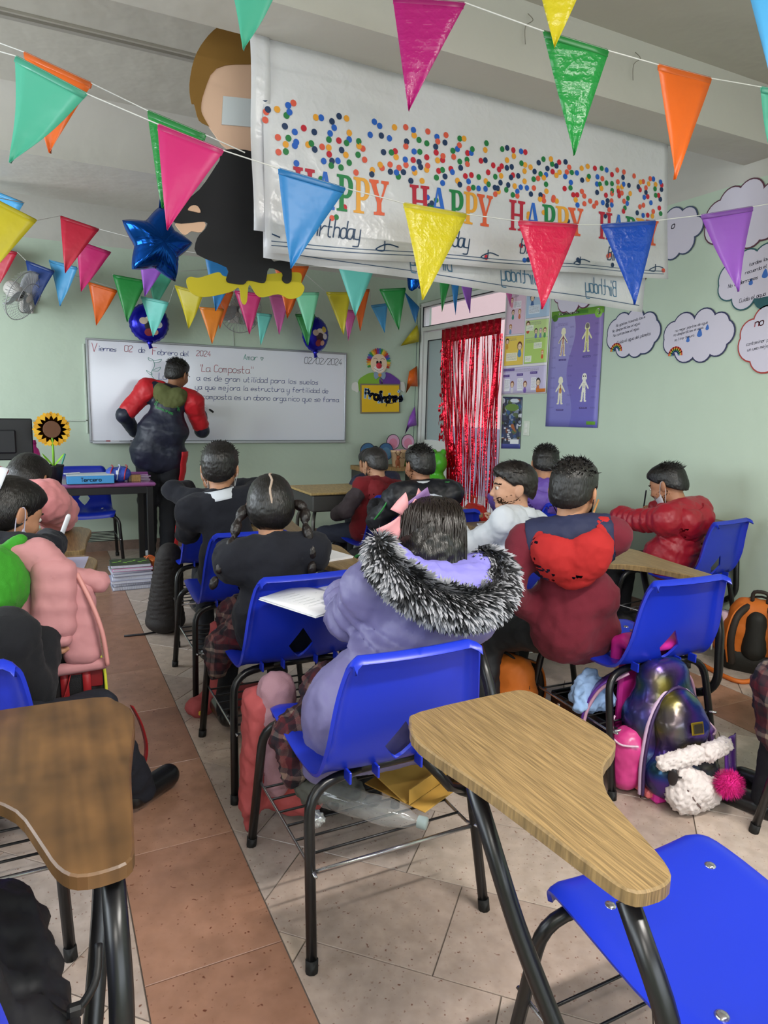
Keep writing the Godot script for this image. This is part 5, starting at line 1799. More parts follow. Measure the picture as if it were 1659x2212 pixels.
func round_balloon(at: Vector3, r: float, yaw: float, label: String) -> void:
	var t := thing("round_balloon", label, "balloon", at, yaw, "round blue foil balloons above the whiteboard")
	var b := B.new().smooth()
	var n := 48
	for s in [-1, 1]:
		for k in n:
			for j in 8:
				var f := func(kk: int, jj: int) -> Vector3:
					var u := jj / 8.0
					var a := TAU * kk / n
					var rr := r * u * (1.0 + 0.018 * cos(a * 24) * u)
					return Vector3(sin(a) * rr, cos(a) * rr, s * r * 0.42 * pow(maxf(0, 1.0 - u * u), 0.55))
				if s > 0:
					b.q(f.call(k + 1, j), f.call(k, j), f.call(k, j + 1), f.call(k + 1, j + 1))
				else:
					b.q(f.call(k, j), f.call(k + 1, j), f.call(k + 1, j + 1), f.call(k, j + 1))
	put(b.mesh(), "foil_body", M("1a1aa8", 0.2, {"metal": 0.55}), t)
	# plain printed patches
	var cols := ["e8dccc", "d8c23a", "24222c", "c8b4a0", "e6e4ea", "8a3038", "d8a890"]
	var spots := [[0.0, 0.03, 0.34], [0.32, 0.28, 0.2], [-0.02, -0.18, 0.3], [-0.36, 0.05, 0.2], [0.38, -0.1, 0.2], [-0.1, -0.5, 0.22], [0.2, -0.48, 0.17]]
	for k in spots.size():
		var p := B.new().smooth()
		var s: Array = spots[k]
		for i in 18:
			var ring := func(ii: int, q: float) -> Vector3:
				var a := TAU * ii / 18
				var v: Vector2 = Vector2(s[0], s[1]) + Vector2(cos(a), sin(a) * 0.85) * s[2] * q
				var u := minf(v.length(), 0.98)
				return Vector3(v.x * r, v.y * r, r * 0.42 * pow(1.0 - u * u, 0.55) + 0.002 + 0.0004 * k)
			for q in 3:
				p.q(ring.call(i, q / 3.0), ring.call(i, (q + 1) / 3.0), ring.call(i + 1, (q + 1) / 3.0), ring.call(i + 1, q / 3.0))
		put(p.mesh(), "printed_patch", M(cols[k], 0.35), t)
	var v := B.new().smooth()
	v.tube([Vector3(0, -r * 0.97, 0), Vector3(0, -r * 1.1, 0), Vector3(0.01, -r * 1.28, 0)], [0.03, 0.014, 0.018], 8)
	put(v.mesh(), "filling_neck", M("1a1aa8", 0.25, {"metal": 0.5}), t)

func wall_fan(at: Vector3, yaw: float, pitch: float, label: String) -> void:
	var t := thing("wall_fan", label, "fan", at, 0.0, "white wall fans")
	var white := M("c9c4c0", 0.5)
	var mt := B.new()
	mt.box(Vector3(0, 0.0, 0.02 + ZF - at.z), Vector3(0.1, 0.18, 0.04), 0.01)
	mt.smooth()
	mt.tube([Vector3(0, 0, ZF - at.z + 0.03), Vector3(0, -0.03, (ZF - at.z) * 0.5), Vector3(0, 0.0, -0.10)], 0.022, 10)
	put(mt.mesh(), "wall_bracket", white, t)
	var hd := Node3D.new()
	hd.name = "fan_head"
	t.add_child(hd)
	hd.transform = place(Vector3.ZERO, yaw, pitch)
	var m := B.new(Transform3D(Basis(Vector3(1, 0, 0), deg_to_rad(90)), Vector3.ZERO)).smooth()
	m.lathe([Vector2(0, -0.16), Vector2(0.05, -0.155), Vector2(0.065, -0.12), Vector2(0.065, -0.04), Vector2(0.03, -0.03)], 18)
	put(m.mesh(), "motor", white, hd)
	for k in 3:
		var bl := B.new(Transform3D(Basis(Vector3(0, 0, 1), TAU * k / 3), Vector3.ZERO)).smooth()
		bl.sheet(func(u: float, v: float) -> Vector3: return Vector3((u - 0.4) * 0.13 * sin(0.6 + v * 2.2), 0.03 + v * 0.16, -0.02 + (u - 0.5) * 0.05), 5, 6, 0.002)
		put(bl.mesh(), "blade", M("b8bcc4", 0.4), hd)
	var w := B.new().smooth()
	for k in 36:
		var a := TAU * k / 36
		var d := Vector3(cos(a), sin(a), 0)
		w.tube([d * 0.035 + Vector3(0, 0, 0.035), d * 0.12 + Vector3(0, 0, 0.03), d * 0.195 + Vector3(0, 0, 0.0), d * 0.2 + Vector3(0, 0, -0.02), d * 0.18 + Vector3(0, 0, -0.055), d * 0.06 + Vector3(0, 0, -0.06)], 0.0014, 4, false)
	for rr in [[0.2, -0.01], [0.12, 0.03]]:
		var ring := []
		for k in 37:
			ring.append(Vector3(cos(TAU * k / 36) * rr[0], sin(TAU * k / 36) * rr[0], rr[1]))
		w.tube(ring, 0.0035, 5, false)
	put(w.mesh(), "wire_guard", M("a8a8aa", 0.4, {"metal": 0.3}), hd).set_meta("kind", "stuff")
	var cp := B.new(Transform3D(Basis(Vector3(1, 0, 0), deg_to_rad(90)), Vector3(0, 0, 0.032))).smooth()
	cp.lathe([Vector2(0, 0.008), Vector2(0.03, 0.006), Vector2(0.038, 0.0), Vector2(0, 0.0)], 18)
	put(cp.mesh(), "badge", white, hd)

func decor() -> void:
	pennants()
	paper_figure()
	banner()
	star_balloon(Vector3(0.70, 2.275, -4.6), 0.235, 14.0, -8.0, "shiny blue star balloon left of the black paper robe")
	star_balloon(Vector3(2.98, 2.45, -5.45), 0.16, 30.0, 12.0, "smaller blue star balloon behind the large yellow pennant")
	round_balloon(Vector3(0.872, 1.975, -6.28), 0.165, 4.0, "left round blue foil balloon over the whiteboard rim, behind the pale cyan pennant")
	round_balloon(Vector3(2.37, 1.975, -6.28), 0.165, 24.0, "right round blue foil balloon over the board beside the written date")
	wall_fan(Vector3(-0.05, 2.09, -6.12), 60.0, 28.0, "white wall fan turned downwards at the left edge")
	wall_fan(Vector3(1.63, 2.13, -6.16), 12.0, 12.0, "white wall fan above the middle of the whiteboard")
	var b := B.new().smooth()
	b.tube([Vector3(1.63, 2.0, ZF + 0.006), Vector3(1.635, 1.84, ZF + 0.006)], 0.003, 5)
	tag(put(b.mesh(), "fan_cable", M("b8beb6", 0.6)), "thin cable running down from the middle fan to the whiteboard", "cable")

# ------------------------------------------------------------------ school things
func blob(f: F, cell: float, m: Material, called: String, parent: Node, wr := 0.0, freq := 30.0, xf := Transform3D()) -> MeshInstance3D:
	var b := B.new(xf).smooth()
	f.mesh(cell, b, noise(17, freq, 2) if wr > 0.0 else null, wr)
	return put(b.mesh(), called, m, parent)

func boxpart(parent: Node, called: String, c: Vector3, s: Vector3, m: Material, bv := 0.003, bs := Basis()) -> MeshInstance3D:
	var b := B.new()
	b.box(c, s, bv, bs)
	return put(b.mesh(), called, m, parent)

func notebook(at: Vector3, yaw: float, w: float, d: float, open: bool, label: String, cover := "e8e8ee", pitch := 0.0) -> Node3D:
	var t := thing("notebook", label, "notebook", at, yaw)
	t.rotation_degrees.x = pitch
	if open:
		for s in [-1, 1]:
			var b := B.new().smooth()
			b.sheet(func(u: float, v: float) -> Vector3: return Vector3(s * u * w / 2, 0.004 + 0.009 * sin(PI * minf(1.0, u * 1.1)) * (1.0 - u * 0.5), (0.5 - v) * d), 8, 2, 0.004)
			put(b.mesh(), "page_half", M("eeeef0", 0.75), t)
		boxpart(t, "cover", Vector3(0, 0.0015, 0), Vector3(w + 0.006, 0.003, d + 0.006), M(cover, 0.6), 0.001)
		var i := B.new()
		for k in 7:
			line(i, [Vector2(-w * 0.42, d * 0.3 - k * d * 0.09), Vector2(-w * 0.42 + w * (0.2 + 0.13 * ((k * 7) % 3) / 3.0), d * 0.3 - k * d * 0.09)], 0.0014, func(x: float, y: float) -> Vector3: return Vector3(x, 0.0145, -y))
		put(i.mesh(), "written_line", M("9aa4a0", 0.7), t)
	else:
		boxpart(t, "page_block", Vector3(0, 0.005, 0), Vector3(w, 0.008, d), M("e9e9ec", 0.75), 0.001)
		boxpart(t, "cover", Vector3(0, 0.0105, 0), Vector3(w + 0.004, 0.003, d + 0.004), M(cover, 0.5), 0.001)
	return t

func front_things() -> void:
	# desk with a purple cloth
	var d := thing("teacher_desk", "narrow teacher's desk with purple vinyl top and black steel legs", "desk", Vector3(0.05, 0, -5.66))
	var blk := M("131214", 0.4)
	var b := B.new()
	b.box(Vector3(0, 0.708, 0), Vector3(1.42, 0.028, 0.62), 0.01)
	put(b.mesh(), "top", M("8a4f86", 0.22, {"coat": 0.5, "normal": "wrinkle", "tri": 2.0, "ns": 0.3}), d)
	boxpart(d, "apron", Vector3(0, 0.665, 0.0), Vector3(1.36, 0.055, 0.58), blk)
	for x in [-0.665, 0.665]:
		for z in [-0.27, 0.28]:
			boxpart(d, "leg", Vector3(x, 0.345, z), Vector3(0.045, 0.69, 0.045), blk)
	# potted paper sunflower
	var sun := thing("sunflower", "paper sunflower in a black pot standing on the purple desk", "flower", Vector3(0.075, 0.722, -5.5))
	var p := B.new().smooth()
	p.lathe([Vector2(0, 0), Vector2(0.048, 0), Vector2(0.066, 0.115), Vector2(0.069, 0.118), Vector2(0.069, 0.13), Vector2(0.06, 0.13), Vector2(0.055, 0.11), Vector2(0, 0.11)], 24)
	put(p.mesh(), "pot", M("161316", 0.5), sun)
	for ring in 2:
		for k in 16:
			var a := TAU * (k + 0.5 * ring) / 16
			var pb := B.new(Transform3D(Basis(Vector3(0, 0, 1), a), Vector3(0, 0.385, 0.004 + 0.007 * ring)))
			pb.extr(loop2([Vector2(0.045, -0.022), Vector2(0.085, -0.024), Vector2(0.127 - 0.006 * ring, 0.0), Vector2(0.085, 0.024), Vector2(0.045, 0.022)], 3), 0.0, 0.003)
			put(pb.mesh(), "petal", M(["e2a81c", "d89a18", "eab428"][k % 3], 0.7), sun)
	var c := B.new(place(Vector3(0, 0.385, 0.016)))
	c.extr(oval(Vector2.ZERO, Vector2(0.058, 0.06), 32), 0.0, 0.008, 0.002)
	put(c.mesh(), "flower_centre", M("6a4630", 0.9, {"normal": "cloth", "tri": 14.0}), sun)
	var st := B.new().smooth()
	st.tube([Vector3(0, 0.1, 0), Vector3(0.002, 0.22, 0), Vector3(0, 0.34, 0.012)], 0.008, 8)
	put(st.mesh(), "stem", M("7cb82c", 0.6), sun)
	for sd in [-1, 1]:
		var lf := B.new().smooth()
		lf.sheet(func(u: float, v: float) -> Vector3:
			var w := 0.036 * sin(PI * clampf(v * 0.92 + 0.06, 0, 1))
			return Vector3(sd * (0.008 + v * 0.062 + (u - 0.5) * w * 0.9), 0.128 + v * 0.085 - sd * (u - 0.5) * w * -0.6 * sd, 0.012 + 0.012 * sin(v * PI) + (u - 0.5) * 0.01), 6, 10, 0.002)
		put(lf.mesh(), "leaf", M("86c22c", 0.6), sun)
	# green pen and others behind the pot
	var pn := thing("pen", "green pen standing behind the sunflower pot", "pen", Vector3(0.135, 0.86, -5.58), 0.0)
	pn.rotation_degrees.z = 72
	pen_parts(pn, "2a8a7a", "181a1c", 0.14, 0.006)
	var t := thing("box_file", "light blue box file marked Tercero lying on the purple desk", "box file", Vector3(0.31, 0.722, -5.43))
	boxpart(t, "body", Vector3(0, 0.03, 0), Vector3(0.315, 0.058, 0.17), M("3d8fcc", 0.45))
	boxpart(t, "lid_edge", Vector3(0, 0.063, -0.003), Vector3(0.32, 0.008, 0.175), M("b9c4cc", 0.5))
	boxpart(t, "dark_base", Vector3(0, 0.003, 0.0), Vector3(0.318, 0.006, 0.173), M("22344a", 0.5))
	var lt := B.new()
	ink(lt, "Tercero", 0.026, 0.0045, func(x: float, y: float) -> Vector3: return Vector3(-0.065 + x, 0.02 + y, 0.0865), 0.0, 0.95)
	put(lt.mesh(), "lettering", M("1a3a5c", 0.6), t)
	var pg := thing("white_pen", "white capped pen on top of the blue box file", "pen", Vector3(0.19, 0.795, -5.43), 25.0)
	pen_parts(pg, "e4e6ea", "c8ccd4", 0.12, 0.005)
	# pencil pouch
	var po := thing("pencil_pouch", "blue pencil pouch with red zips between box file and wooden block", "pouch", Vector3(0.515, 0.722, -5.5))
	var pf := F.new()
	pf.cap(Vector3(-0.045, 0.058, -0.05), Vector3(-0.045, 0.058, 0.05), 0.045, 0.045, 0.03)
	pf.cap(Vector3(0.03, 0.06, -0.05), Vector3(0.035, 0.06, 0.05), 0.048, 0.046, 0.03)
	pf.cap(Vector3(0.0, 0.045, -0.05), Vector3(0.0, 0.045, 0.05), 0.045, 0.045, 0.03)
	blob(pf, 0.007, M("3550b4", 0.6, {"normal": "cloth", "tri": 10.0}), "body", po, 0.004)
	for k in 3:
		var z := B.new().smooth()
		var x := -0.075 + k * 0.05
		z.tube(curve([Vector3(x, 0.02, 0.1), Vector3(x + 0.01, 0.08, 0.098), Vector3(x + 0.03, 0.118 - 0.006 * absf(k - 1), 0.04), Vector3(x + 0.03, 0.115, -0.06)], 4), 0.005, 6)
		put(z.mesh(), "zip", M(["b02a3a", "c4cce4", "b02a3a"][k], 0.5), po)
	boxpart(po, "fabric_tag", Vector3(-0.02, 0.075, 0.1), Vector3(0.02, 0.03, 0.004), M("e0e2e6", 0.6))
	var wb := thing("eraser", "small wooden board eraser near the right end of the purple desk", "eraser", Vector3(0.615, 0.722, -5.45))
	boxpart(wb, "wooden_back", Vector3(0.012, 0.025, 0), Vector3(0.07, 0.05, 0.05), M("b08a54", 0.6, {"tex": "wood", "tri": 6.0}))
	boxpart(wb, "felt", Vector3(-0.03, 0.025, 0), Vector3(0.02, 0.048, 0.052), M("6a5a48", 0.9))
	for k in 4:
		var f := thing("exercise_book", ["lowest", "second", "third", "topmost"][k] + " thin purple exercise book piled at the right end of the desk", "book", Vector3(0.66, 0.722 + k * 0.0115, -5.62), [4.0, -3.0, 7.0, -6.0][k], "purple exercise books")
		boxpart(f, "page_block", Vector3(0, 0.005, 0), Vector3(0.15, 0.007, 0.2), M("d8cbe0", 0.7), 0.001)
		boxpart(f, "cover", Vector3(0, 0.0098, 0), Vector3(0.154, 0.0022, 0.204), M("9a4a9c", 0.5), 0.0008)
	# screen with its back to the class
	var mo := thing("monitor", "black computer monitor turned away, at the left edge on the purple desk", "monitor", Vector3(-0.33, 0.722, -5.66), 4.0)
	boxpart(mo, "back_shell", Vector3(0, 0.305, 0), Vector3(0.56, 0.30, 0.03), M("17181b", 0.45), 0.008)
	boxpart(mo, "back_bulge", Vector3(0, 0.29, 0.025), Vector3(0.34, 0.17, 0.03), M("1b1c20", 0.5), 0.01)
	boxpart(mo, "stand_neck", Vector3(0.02, 0.11, 0.0), Vector3(0.05, 0.2, 0.04), M("141416", 0.4), 0.006)
	boxpart(mo, "stand_foot", Vector3(0.02, 0.006, 0.02), Vector3(0.24, 0.012, 0.17), M("141416", 0.4), 0.005)
	var pk := thing("pink_bottle", "bright pink bottle half hidden behind the monitor", "bottle", Vector3(-0.045, 0.722, -5.82))
	var pb2 := B.new().smooth()
	pb2.lathe([Vector2(0, 0), Vector2(0.035, 0), Vector2(0.04, 0.05), Vector2(0.042, 0.16), Vector2(0.03, 0.22), Vector2(0.014, 0.24), Vector2(0.014, 0.265), Vector2(0, 0.265)], 20)
	put(pb2.mesh(), "body", M("e0359a", 0.4), pk)
	var pc := B.new(place(Vector3(0, 0.262, 0))).smooth()
	pc.lathe([Vector2(0, 0.03), Vector2(0.012, 0.028), Vector2(0.017, 0.0), Vector2(0, 0.0)], 14)
	put(pc.mesh(), "cap", M("c82a88", 0.4), pk)
	var wc := thing("white_box", "small white carton in front of the monitor stand", "box", Vector3(-0.11, 0.722, -5.42), 8.0)
	boxpart(wc, "body", Vector3(0, 0.055, 0), Vector3(0.12, 0.11, 0.08), M("dfe2e0", 0.6))
	boxpart(wc, "flap", Vector3(0, 0.114, -0.01), Vector3(0.118, 0.006, 0.06), M("d0d4d2", 0.6), 0.001, Basis(Vector3(1, 0, 0), 0.2))
	# pile of notebooks on the floor
	var hues := ["8a8c9c", "c9c8d4", "a4a4b8", "c4c6d6", "8f92a8", "b9bac8", "d489b4", "46503e"]
	var names := ["lowest spiral notebook", "second lowest grey notebook", "third notebook from the floor", "white notebook in the middle", "grey notebook above the middle", "third notebook from the top", "pink covered notebook second from the top", "green leaf-patterned notebook on top"]
	var y := 0.0
	for k in 8:
		var th: float = [0.03, 0.018, 0.022, 0.03, 0.02, 0.016, 0.02, 0.024][k]
		var nb := thing("notebook", names[k] + " of the floor pile by the desk leg", "notebook", Vector3(0.535 + 0.008 * sin(k * 2.3), y, -5.13 + 0.006 * cos(k * 3.1)), 3.0 * sin(k * 1.7), "notebooks piled on the floor by the desk")
		boxpart(nb, "page_block", Vector3(0.002, th * 0.5, 0), Vector3(0.262, th * 0.78, 0.2), M("cfd0de", 0.8, {"normal": "strand", "tri": 6.0, "ns": 0.6}), 0.001)
		boxpart(nb, "cover", Vector3(0, th * 0.95, 0), Vector3(0.268, th * 0.1, 0.206), M(hues[k], 0.5), 0.0008)
		boxpart(nb, "back_cover", Vector3(0, th * 0.06, 0), Vector3(0.268, th * 0.1, 0.206), M(hues[k], 0.5), 0.0008)
		if k < 2:
			var sp := B.new().smooth()
			for i in 16:
				var ring := []
				for a in 9:
					ring.append(Vector3(-0.118 + i * 0.0157, th * 0.5 + cos(TAU * a / 8) * th * 0.55, 0.104 + sin(TAU * a / 8) * 0.007))
				sp.tube(ring, 0.001, 4, false)
			put(sp.mesh(), "wire_spiral", M("9a9aa4", 0.3, {"metal": 0.7}), nb)
		if k == 7:
			for i in 7:
				var lf := B.new(Transform3D(Basis(Vector3(1, 0, 0), deg_to_rad(-90)), Vector3(0, th + 0.0002, 0)))
				lf.extr(oval(Vector2(-0.1 + i * 0.033, 0.03 * sin(i * 2.1)), Vector2(0.02, 0.01), 10, i * 1.1), 0.0, 0.0006)
				put(lf.mesh(), "leaf_print", M("7fae4a", 0.6), nb)
		y += th
	var of := thing("orange_folder", "orange folder leaning between the notebook pile and the desk leg", "folder", Vector3(0.695, 0.0, -5.22), 12.0)
	boxpart(of, "front_cover", Vector3(0, 0.09, 0.004), Vector3(0.05, 0.18, 0.18), M("b8602a", 0.5), 0.004, Basis(Vector3(0, 0, 1), 0.08))
	var oh := B.new().smooth()
	oh.tube(curve([Vector3(-0.06, 0.16, 0.02), Vector3(-0.03, 0.2, 0.02), Vector3(0.01, 0.185, 0.02), Vector3(0.03, 0.14, 0.02)], 4), 0.005, 6)
	put(oh.mesh(), "strap", M("d8683a", 0.5), of)
	# low shelf in the front corner with paper ears and boxes
	var sh := thing("corner_shelf", "low wooden shelf in the front corner below the clown sign", "shelf", Vector3(3.14, 0, -6.27))
	var wd := M("b08c5c", 0.55, {"tex": "wood", "tri": 3.0})
	boxpart(sh, "top_board", Vector3(0, 0.70, 0), Vector3(0.66, 0.045, 0.30), wd, 0.004)
	boxpart(sh, "lower_board", Vector3(0, 0.35, 0), Vector3(0.62, 0.02, 0.28), M("4a463c", 0.6), 0.002)
	for sx in [-1, 1]:
		boxpart(sh, "side_board", Vector3(sx * 0.31, 0.34, 0), Vector3(0.02, 0.68, 0.28), M("3c3a36", 0.6), 0.002)
	for e in [["mouse_ears", "blue round paper ears on the corner shelf, leftmost", 2.90, 0.87, -6.2, "3f6a94", "5a86a8", 0.085, 0.2, 0.0], ["mouse_ears", "pink round paper ears with lilac rims standing on the corner shelf", 3.19, 0.965, -6.22, "d8a8c4", "d888a4", 0.075, 0.17, 0.0]]:
		var me := thing(e[0], e[1], "paper ears", Vector3(e[2], e[3], e[4]))
		boxpart(me, "headband", Vector3(e[8] / 2, -0.1 if e[3] > 0.9 else -0.07, -0.004), Vector3(e[8] + 0.02, 0.05, 0.006), M(e[5], 0.7), 0.001)
		boxpart(me, "support", Vector3(e[8] / 2, (0.722 - e[3] - 0.05) / 2 - 0.03, -0.004), Vector3(0.06, absf(0.722 - e[3] + 0.06), 0.008), M(e[5], 0.7), 0.001)
		for k in 2:
			var eb := B.new()
			eb.extr(oval(Vector2(k * e[8], 0), Vector2(e[7], e[7] * 1.05), 26), -0.003, 0.003)
			var er := put(eb.mesh(), "ear", M("2c2a30", 0.7), me)
			var e2 := B.new()
			e2.extr(oval(Vector2(k * e[8], 0), Vector2(e[7] - 0.006, e[7] * 1.05 - 0.006), 26), 0.003, 0.004)
			put(e2.mesh(), "ear_face", M(e[5], 0.7), er)
			var e3 := B.new()
			e3.extr(oval(Vector2(k * e[8], -0.012), Vector2(e[7] * 0.62, e[7] * 0.66), 22), 0.004, 0.005)
			put(e3.mesh(), "inner_ear", M(e[6], 0.7), er)
	var bee := thing("striped_box", "yellow paper box with black stripes on the corner shelf", "box", Vector3(2.955, 0.722, -6.16))
	boxpart(bee, "body", Vector3(0, 0.085, 0), Vector3(0.09, 0.17, 0.06), M("e8d23a", 0.6))
	for k in 3:
		boxpart(bee, "stripe", Vector3(0, 0.025 + k * 0.028, 0), Vector3(0.093, 0.011, 0.063), M("18181a", 0.6), 0.001)
	var bh := B.new().smooth()
	bh.tube(curve([Vector3(-0.025, 0.165, 0.02), Vector3(-0.02, 0.2, 0.02), Vector3(0.02, 0.2, 0.02), Vector3(0.025, 0.165, 0.02)], 4), 0.006, 6)
	put(bh.mesh(), "handle", M("18181a", 0.6), bee)
	var pot := thing("paper_pot", "beige paper pot with a drawn face and brown deer toy in front", "pot", Vector3(3.23, 0.722, -6.17))
	var pp := B.new().smooth()
	pp.lathe([Vector2(0, 0), Vector2(0.06, 0), Vector2(0.078, 0.14), Vector2(0.083, 0.14), Vector2(0.083, 0.165), Vector2(0.074, 0.165), Vector2(0.07, 0.13), Vector2(0, 0.13)], 22)
	put(pp.mesh(), "body", M("d9b48c", 0.7), pot)
	var ef := B.new()
	for s in [-1, 1]:
		line(ef, curve([Vector2(s * 0.02 - 0.012, 0.085), Vector2(s * 0.02, 0.095), Vector2(s * 0.02 + 0.012, 0.085)], 4), 0.004, func(x: float, y: float) -> Vector3: return Vector3(x, y, sqrt(0.0056 - x * x) + 0.0005 + 0.004))
	put(ef.mesh(), "drawn_face", M("3a2a24", 0.7), pot)
	var deer := thing("deer_toy", "small brown toy deer with antlers beside the paper pot", "toy", Vector3(3.17, 0.722, -6.07))
	var df := F.new()
	df.ell(Vector3(0, 0.05, 0), Vector3(0.025, 0.035, 0.022), 0.015).ell(Vector3(0, 0.1, 0.01), Vector3(0.018, 0.02, 0.022), 0.012)
	df.cap(Vector3(-0.018, 0.0, 0.01), Vector3(-0.015, 0.04, 0.005), 0.008, 0.01, 0.01).cap(Vector3(0.018, 0.0, 0.01), Vector3(0.015, 0.04, 0.005), 0.008, 0.01, 0.01)
	blob(df, 0.005, M("8a4a26", 0.7), "body", deer)
	for s in [-1, 1]:
		var an := B.new().smooth()
		an.tube([Vector3(s * 0.008, 0.115, 0.005), Vector3(s * 0.025, 0.14, 0.005), Vector3(s * 0.022, 0.165, 0.005)], 0.004, 5)
		an.tube([Vector3(s * 0.02, 0.135, 0.005), Vector3(s * 0.038, 0.15, 0.005)], 0.003, 5)
		put(an.mesh(), "antler", M("5a3018", 0.7), deer)
	var gb := thing("green_box", "green box with white label on the corner shelf", "box", Vector3(3.37, 0.722, -6.16))
	boxpart(gb, "body", Vector3(0, 0.08, 0), Vector3(0.13, 0.16, 0.07), M("58b034", 0.5))
	boxpart(gb, "label_sheet", Vector3(0.01, 0.082, 0.0355), Vector3(0.07, 0.125, 0.002), M("e0e2e6", 0.6), 0.0005)
	var gw := B.new()
	for k in 7:
		line(gw, [Vector2(-0.015, 0.13 - k * 0.012), Vector2(0.035, 0.13 - k * 0.012)], 0.003, func(x: float, y: float) -> Vector3: return Vector3(x, y, 0.037))
	put(gw.mesh(), "label_print", M("9aa0a8", 0.6), gb)
	var rl := thing("paper_roll", "white paper roll lying on top of the green box", "paper roll", Vector3(3.40, 0.912, -6.16), 20.0)
	var rb := B.new(Transform3D(Basis(Vector3(0, 0, 1), PI / 2), Vector3.ZERO)).smooth()
	rb.lathe([Vector2(0.012, -0.06), Vector2(0.03, -0.06), Vector2(0.03, 0.06), Vector2(0.012, 0.06), Vector2(0.012, -0.06)], 18)
	put(rb.mesh(), "roll", M("d8d4cc", 0.8), rl)
	# green soft toy by the door
	var fg := thing("green_toy", "bright green inflatable toy standing between shelf and foil curtain", "toy", Vector3(3.36, 0, -5.62))
	var ff := F.new()
	ff.ell(Vector3(0, 0.22, 0), Vector3(0.14, 0.22, 0.13), 0.05).ell(Vector3(0, 0.55, 0), Vector3(0.11, 0.17, 0.11), 0.05).ell(Vector3(0, 0.80, 0), Vector3(0.09, 0.11, 0.10), 0.03)
	ff.ell(Vector3(-0.10, 0.78, 0.04), Vector3(0.06, 0.035, 0.05), 0.03).ell(Vector3(-0.05, 0.90, 0.02), Vector3(0.03, 0.035, 0.03), 0.01).ell(Vector3(0.05, 0.90, 0.02), Vector3(0.03, 0.035, 0.03), 0.01)
	blob(ff, 0.014, M("54b82c", 0.3), "body", fg)
	var hb := thing("red_bag", "shiny red handbag with small loop handle at the foot of the foil curtain", "bag", Vector3(3.40, 0.30, -5.02))
	var hf := F.new()
	hf.cap(Vector3(0, 0.08, -0.08), Vector3(0, 0.08, 0.1), 0.07, 0.07, 0.03).cap(Vector3(0, 0.15, -0.06), Vector3(0, 0.15, 0.08), 0.045, 0.045, 0.05)
	blob(hf, 0.01, M("d42a22", 0.25, {"normal": "crinkle", "tri": 6.0, "ns": 0.5}), "body", hb)
	var hl := B.new().smooth()
	hl.tube(curve([Vector3(-0.02, 0.18, -0.02), Vector3(-0.02, 0.25, -0.01), Vector3(-0.02, 0.25, 0.04), Vector3(-0.02, 0.18, 0.05)], 4), 0.008, 6)
	put(hl.mesh(), "handle", M("d83a30", 0.3), hb)
	var bx := thing("low_cabinet", "low wooden box seat under the red handbag, behind the desks", "cabinet", Vector3(3.38, 0, -5.02))
	boxpart(bx, "body", Vector3(0, 0.145, 0), Vector3(0.26, 0.29, 0.42), wd, 0.004)
	boxpart(bx, "lid", Vector3(0, 0.295, 0), Vector3(0.28, 0.012, 0.44), wd, 0.003)
	# steel desk with lid
	var md := thing("steel_desk", "old steel school desk with tan lid between front row and whiteboard", "desk", Vector3(1.93, 0, -4.66))
	var steel := M("4a4a48", 0.5, {"metal": 0.2})
	boxpart(md, "desk_box", Vector3(0, 0.645, 0), Vector3(0.54, 0.12, 0.46), steel, 0.01)
	boxpart(md, "lid", Vector3(0, 0.713, 0), Vector3(0.58, 0.016, 0.5), M("c8ad74", 0.5, {"tex": "wood", "tri": 3.0}), 0.004)
	for sx in [-1, 1]:
		for sz in [-1, 1]:
			var lb := B.new().smooth()
			lb.tube(rounded([Vector3(sx * 0.2, 0.59, sz * 0.1), Vector3(sx * 0.24, 0.52, sz * 0.16), Vector3(sx * 0.25, 0.0, sz * 0.21)], 0.05, 4), 0.014, 8)
			put(lb.mesh(), "leg", M("5a5854", 0.3, {"metal": 0.6}), md)
	var stk := B.new()
	stk.extr(loop2([Vector2(-0.015, 0.60), Vector2(0.015, 0.605), Vector2(0.02, 0.64), Vector2(0.0, 0.675), Vector2(-0.02, 0.64)], 3), 0.2305, 0.2312)
	put(stk.mesh(), "sticker", M("c4a69a", 0.6), md)

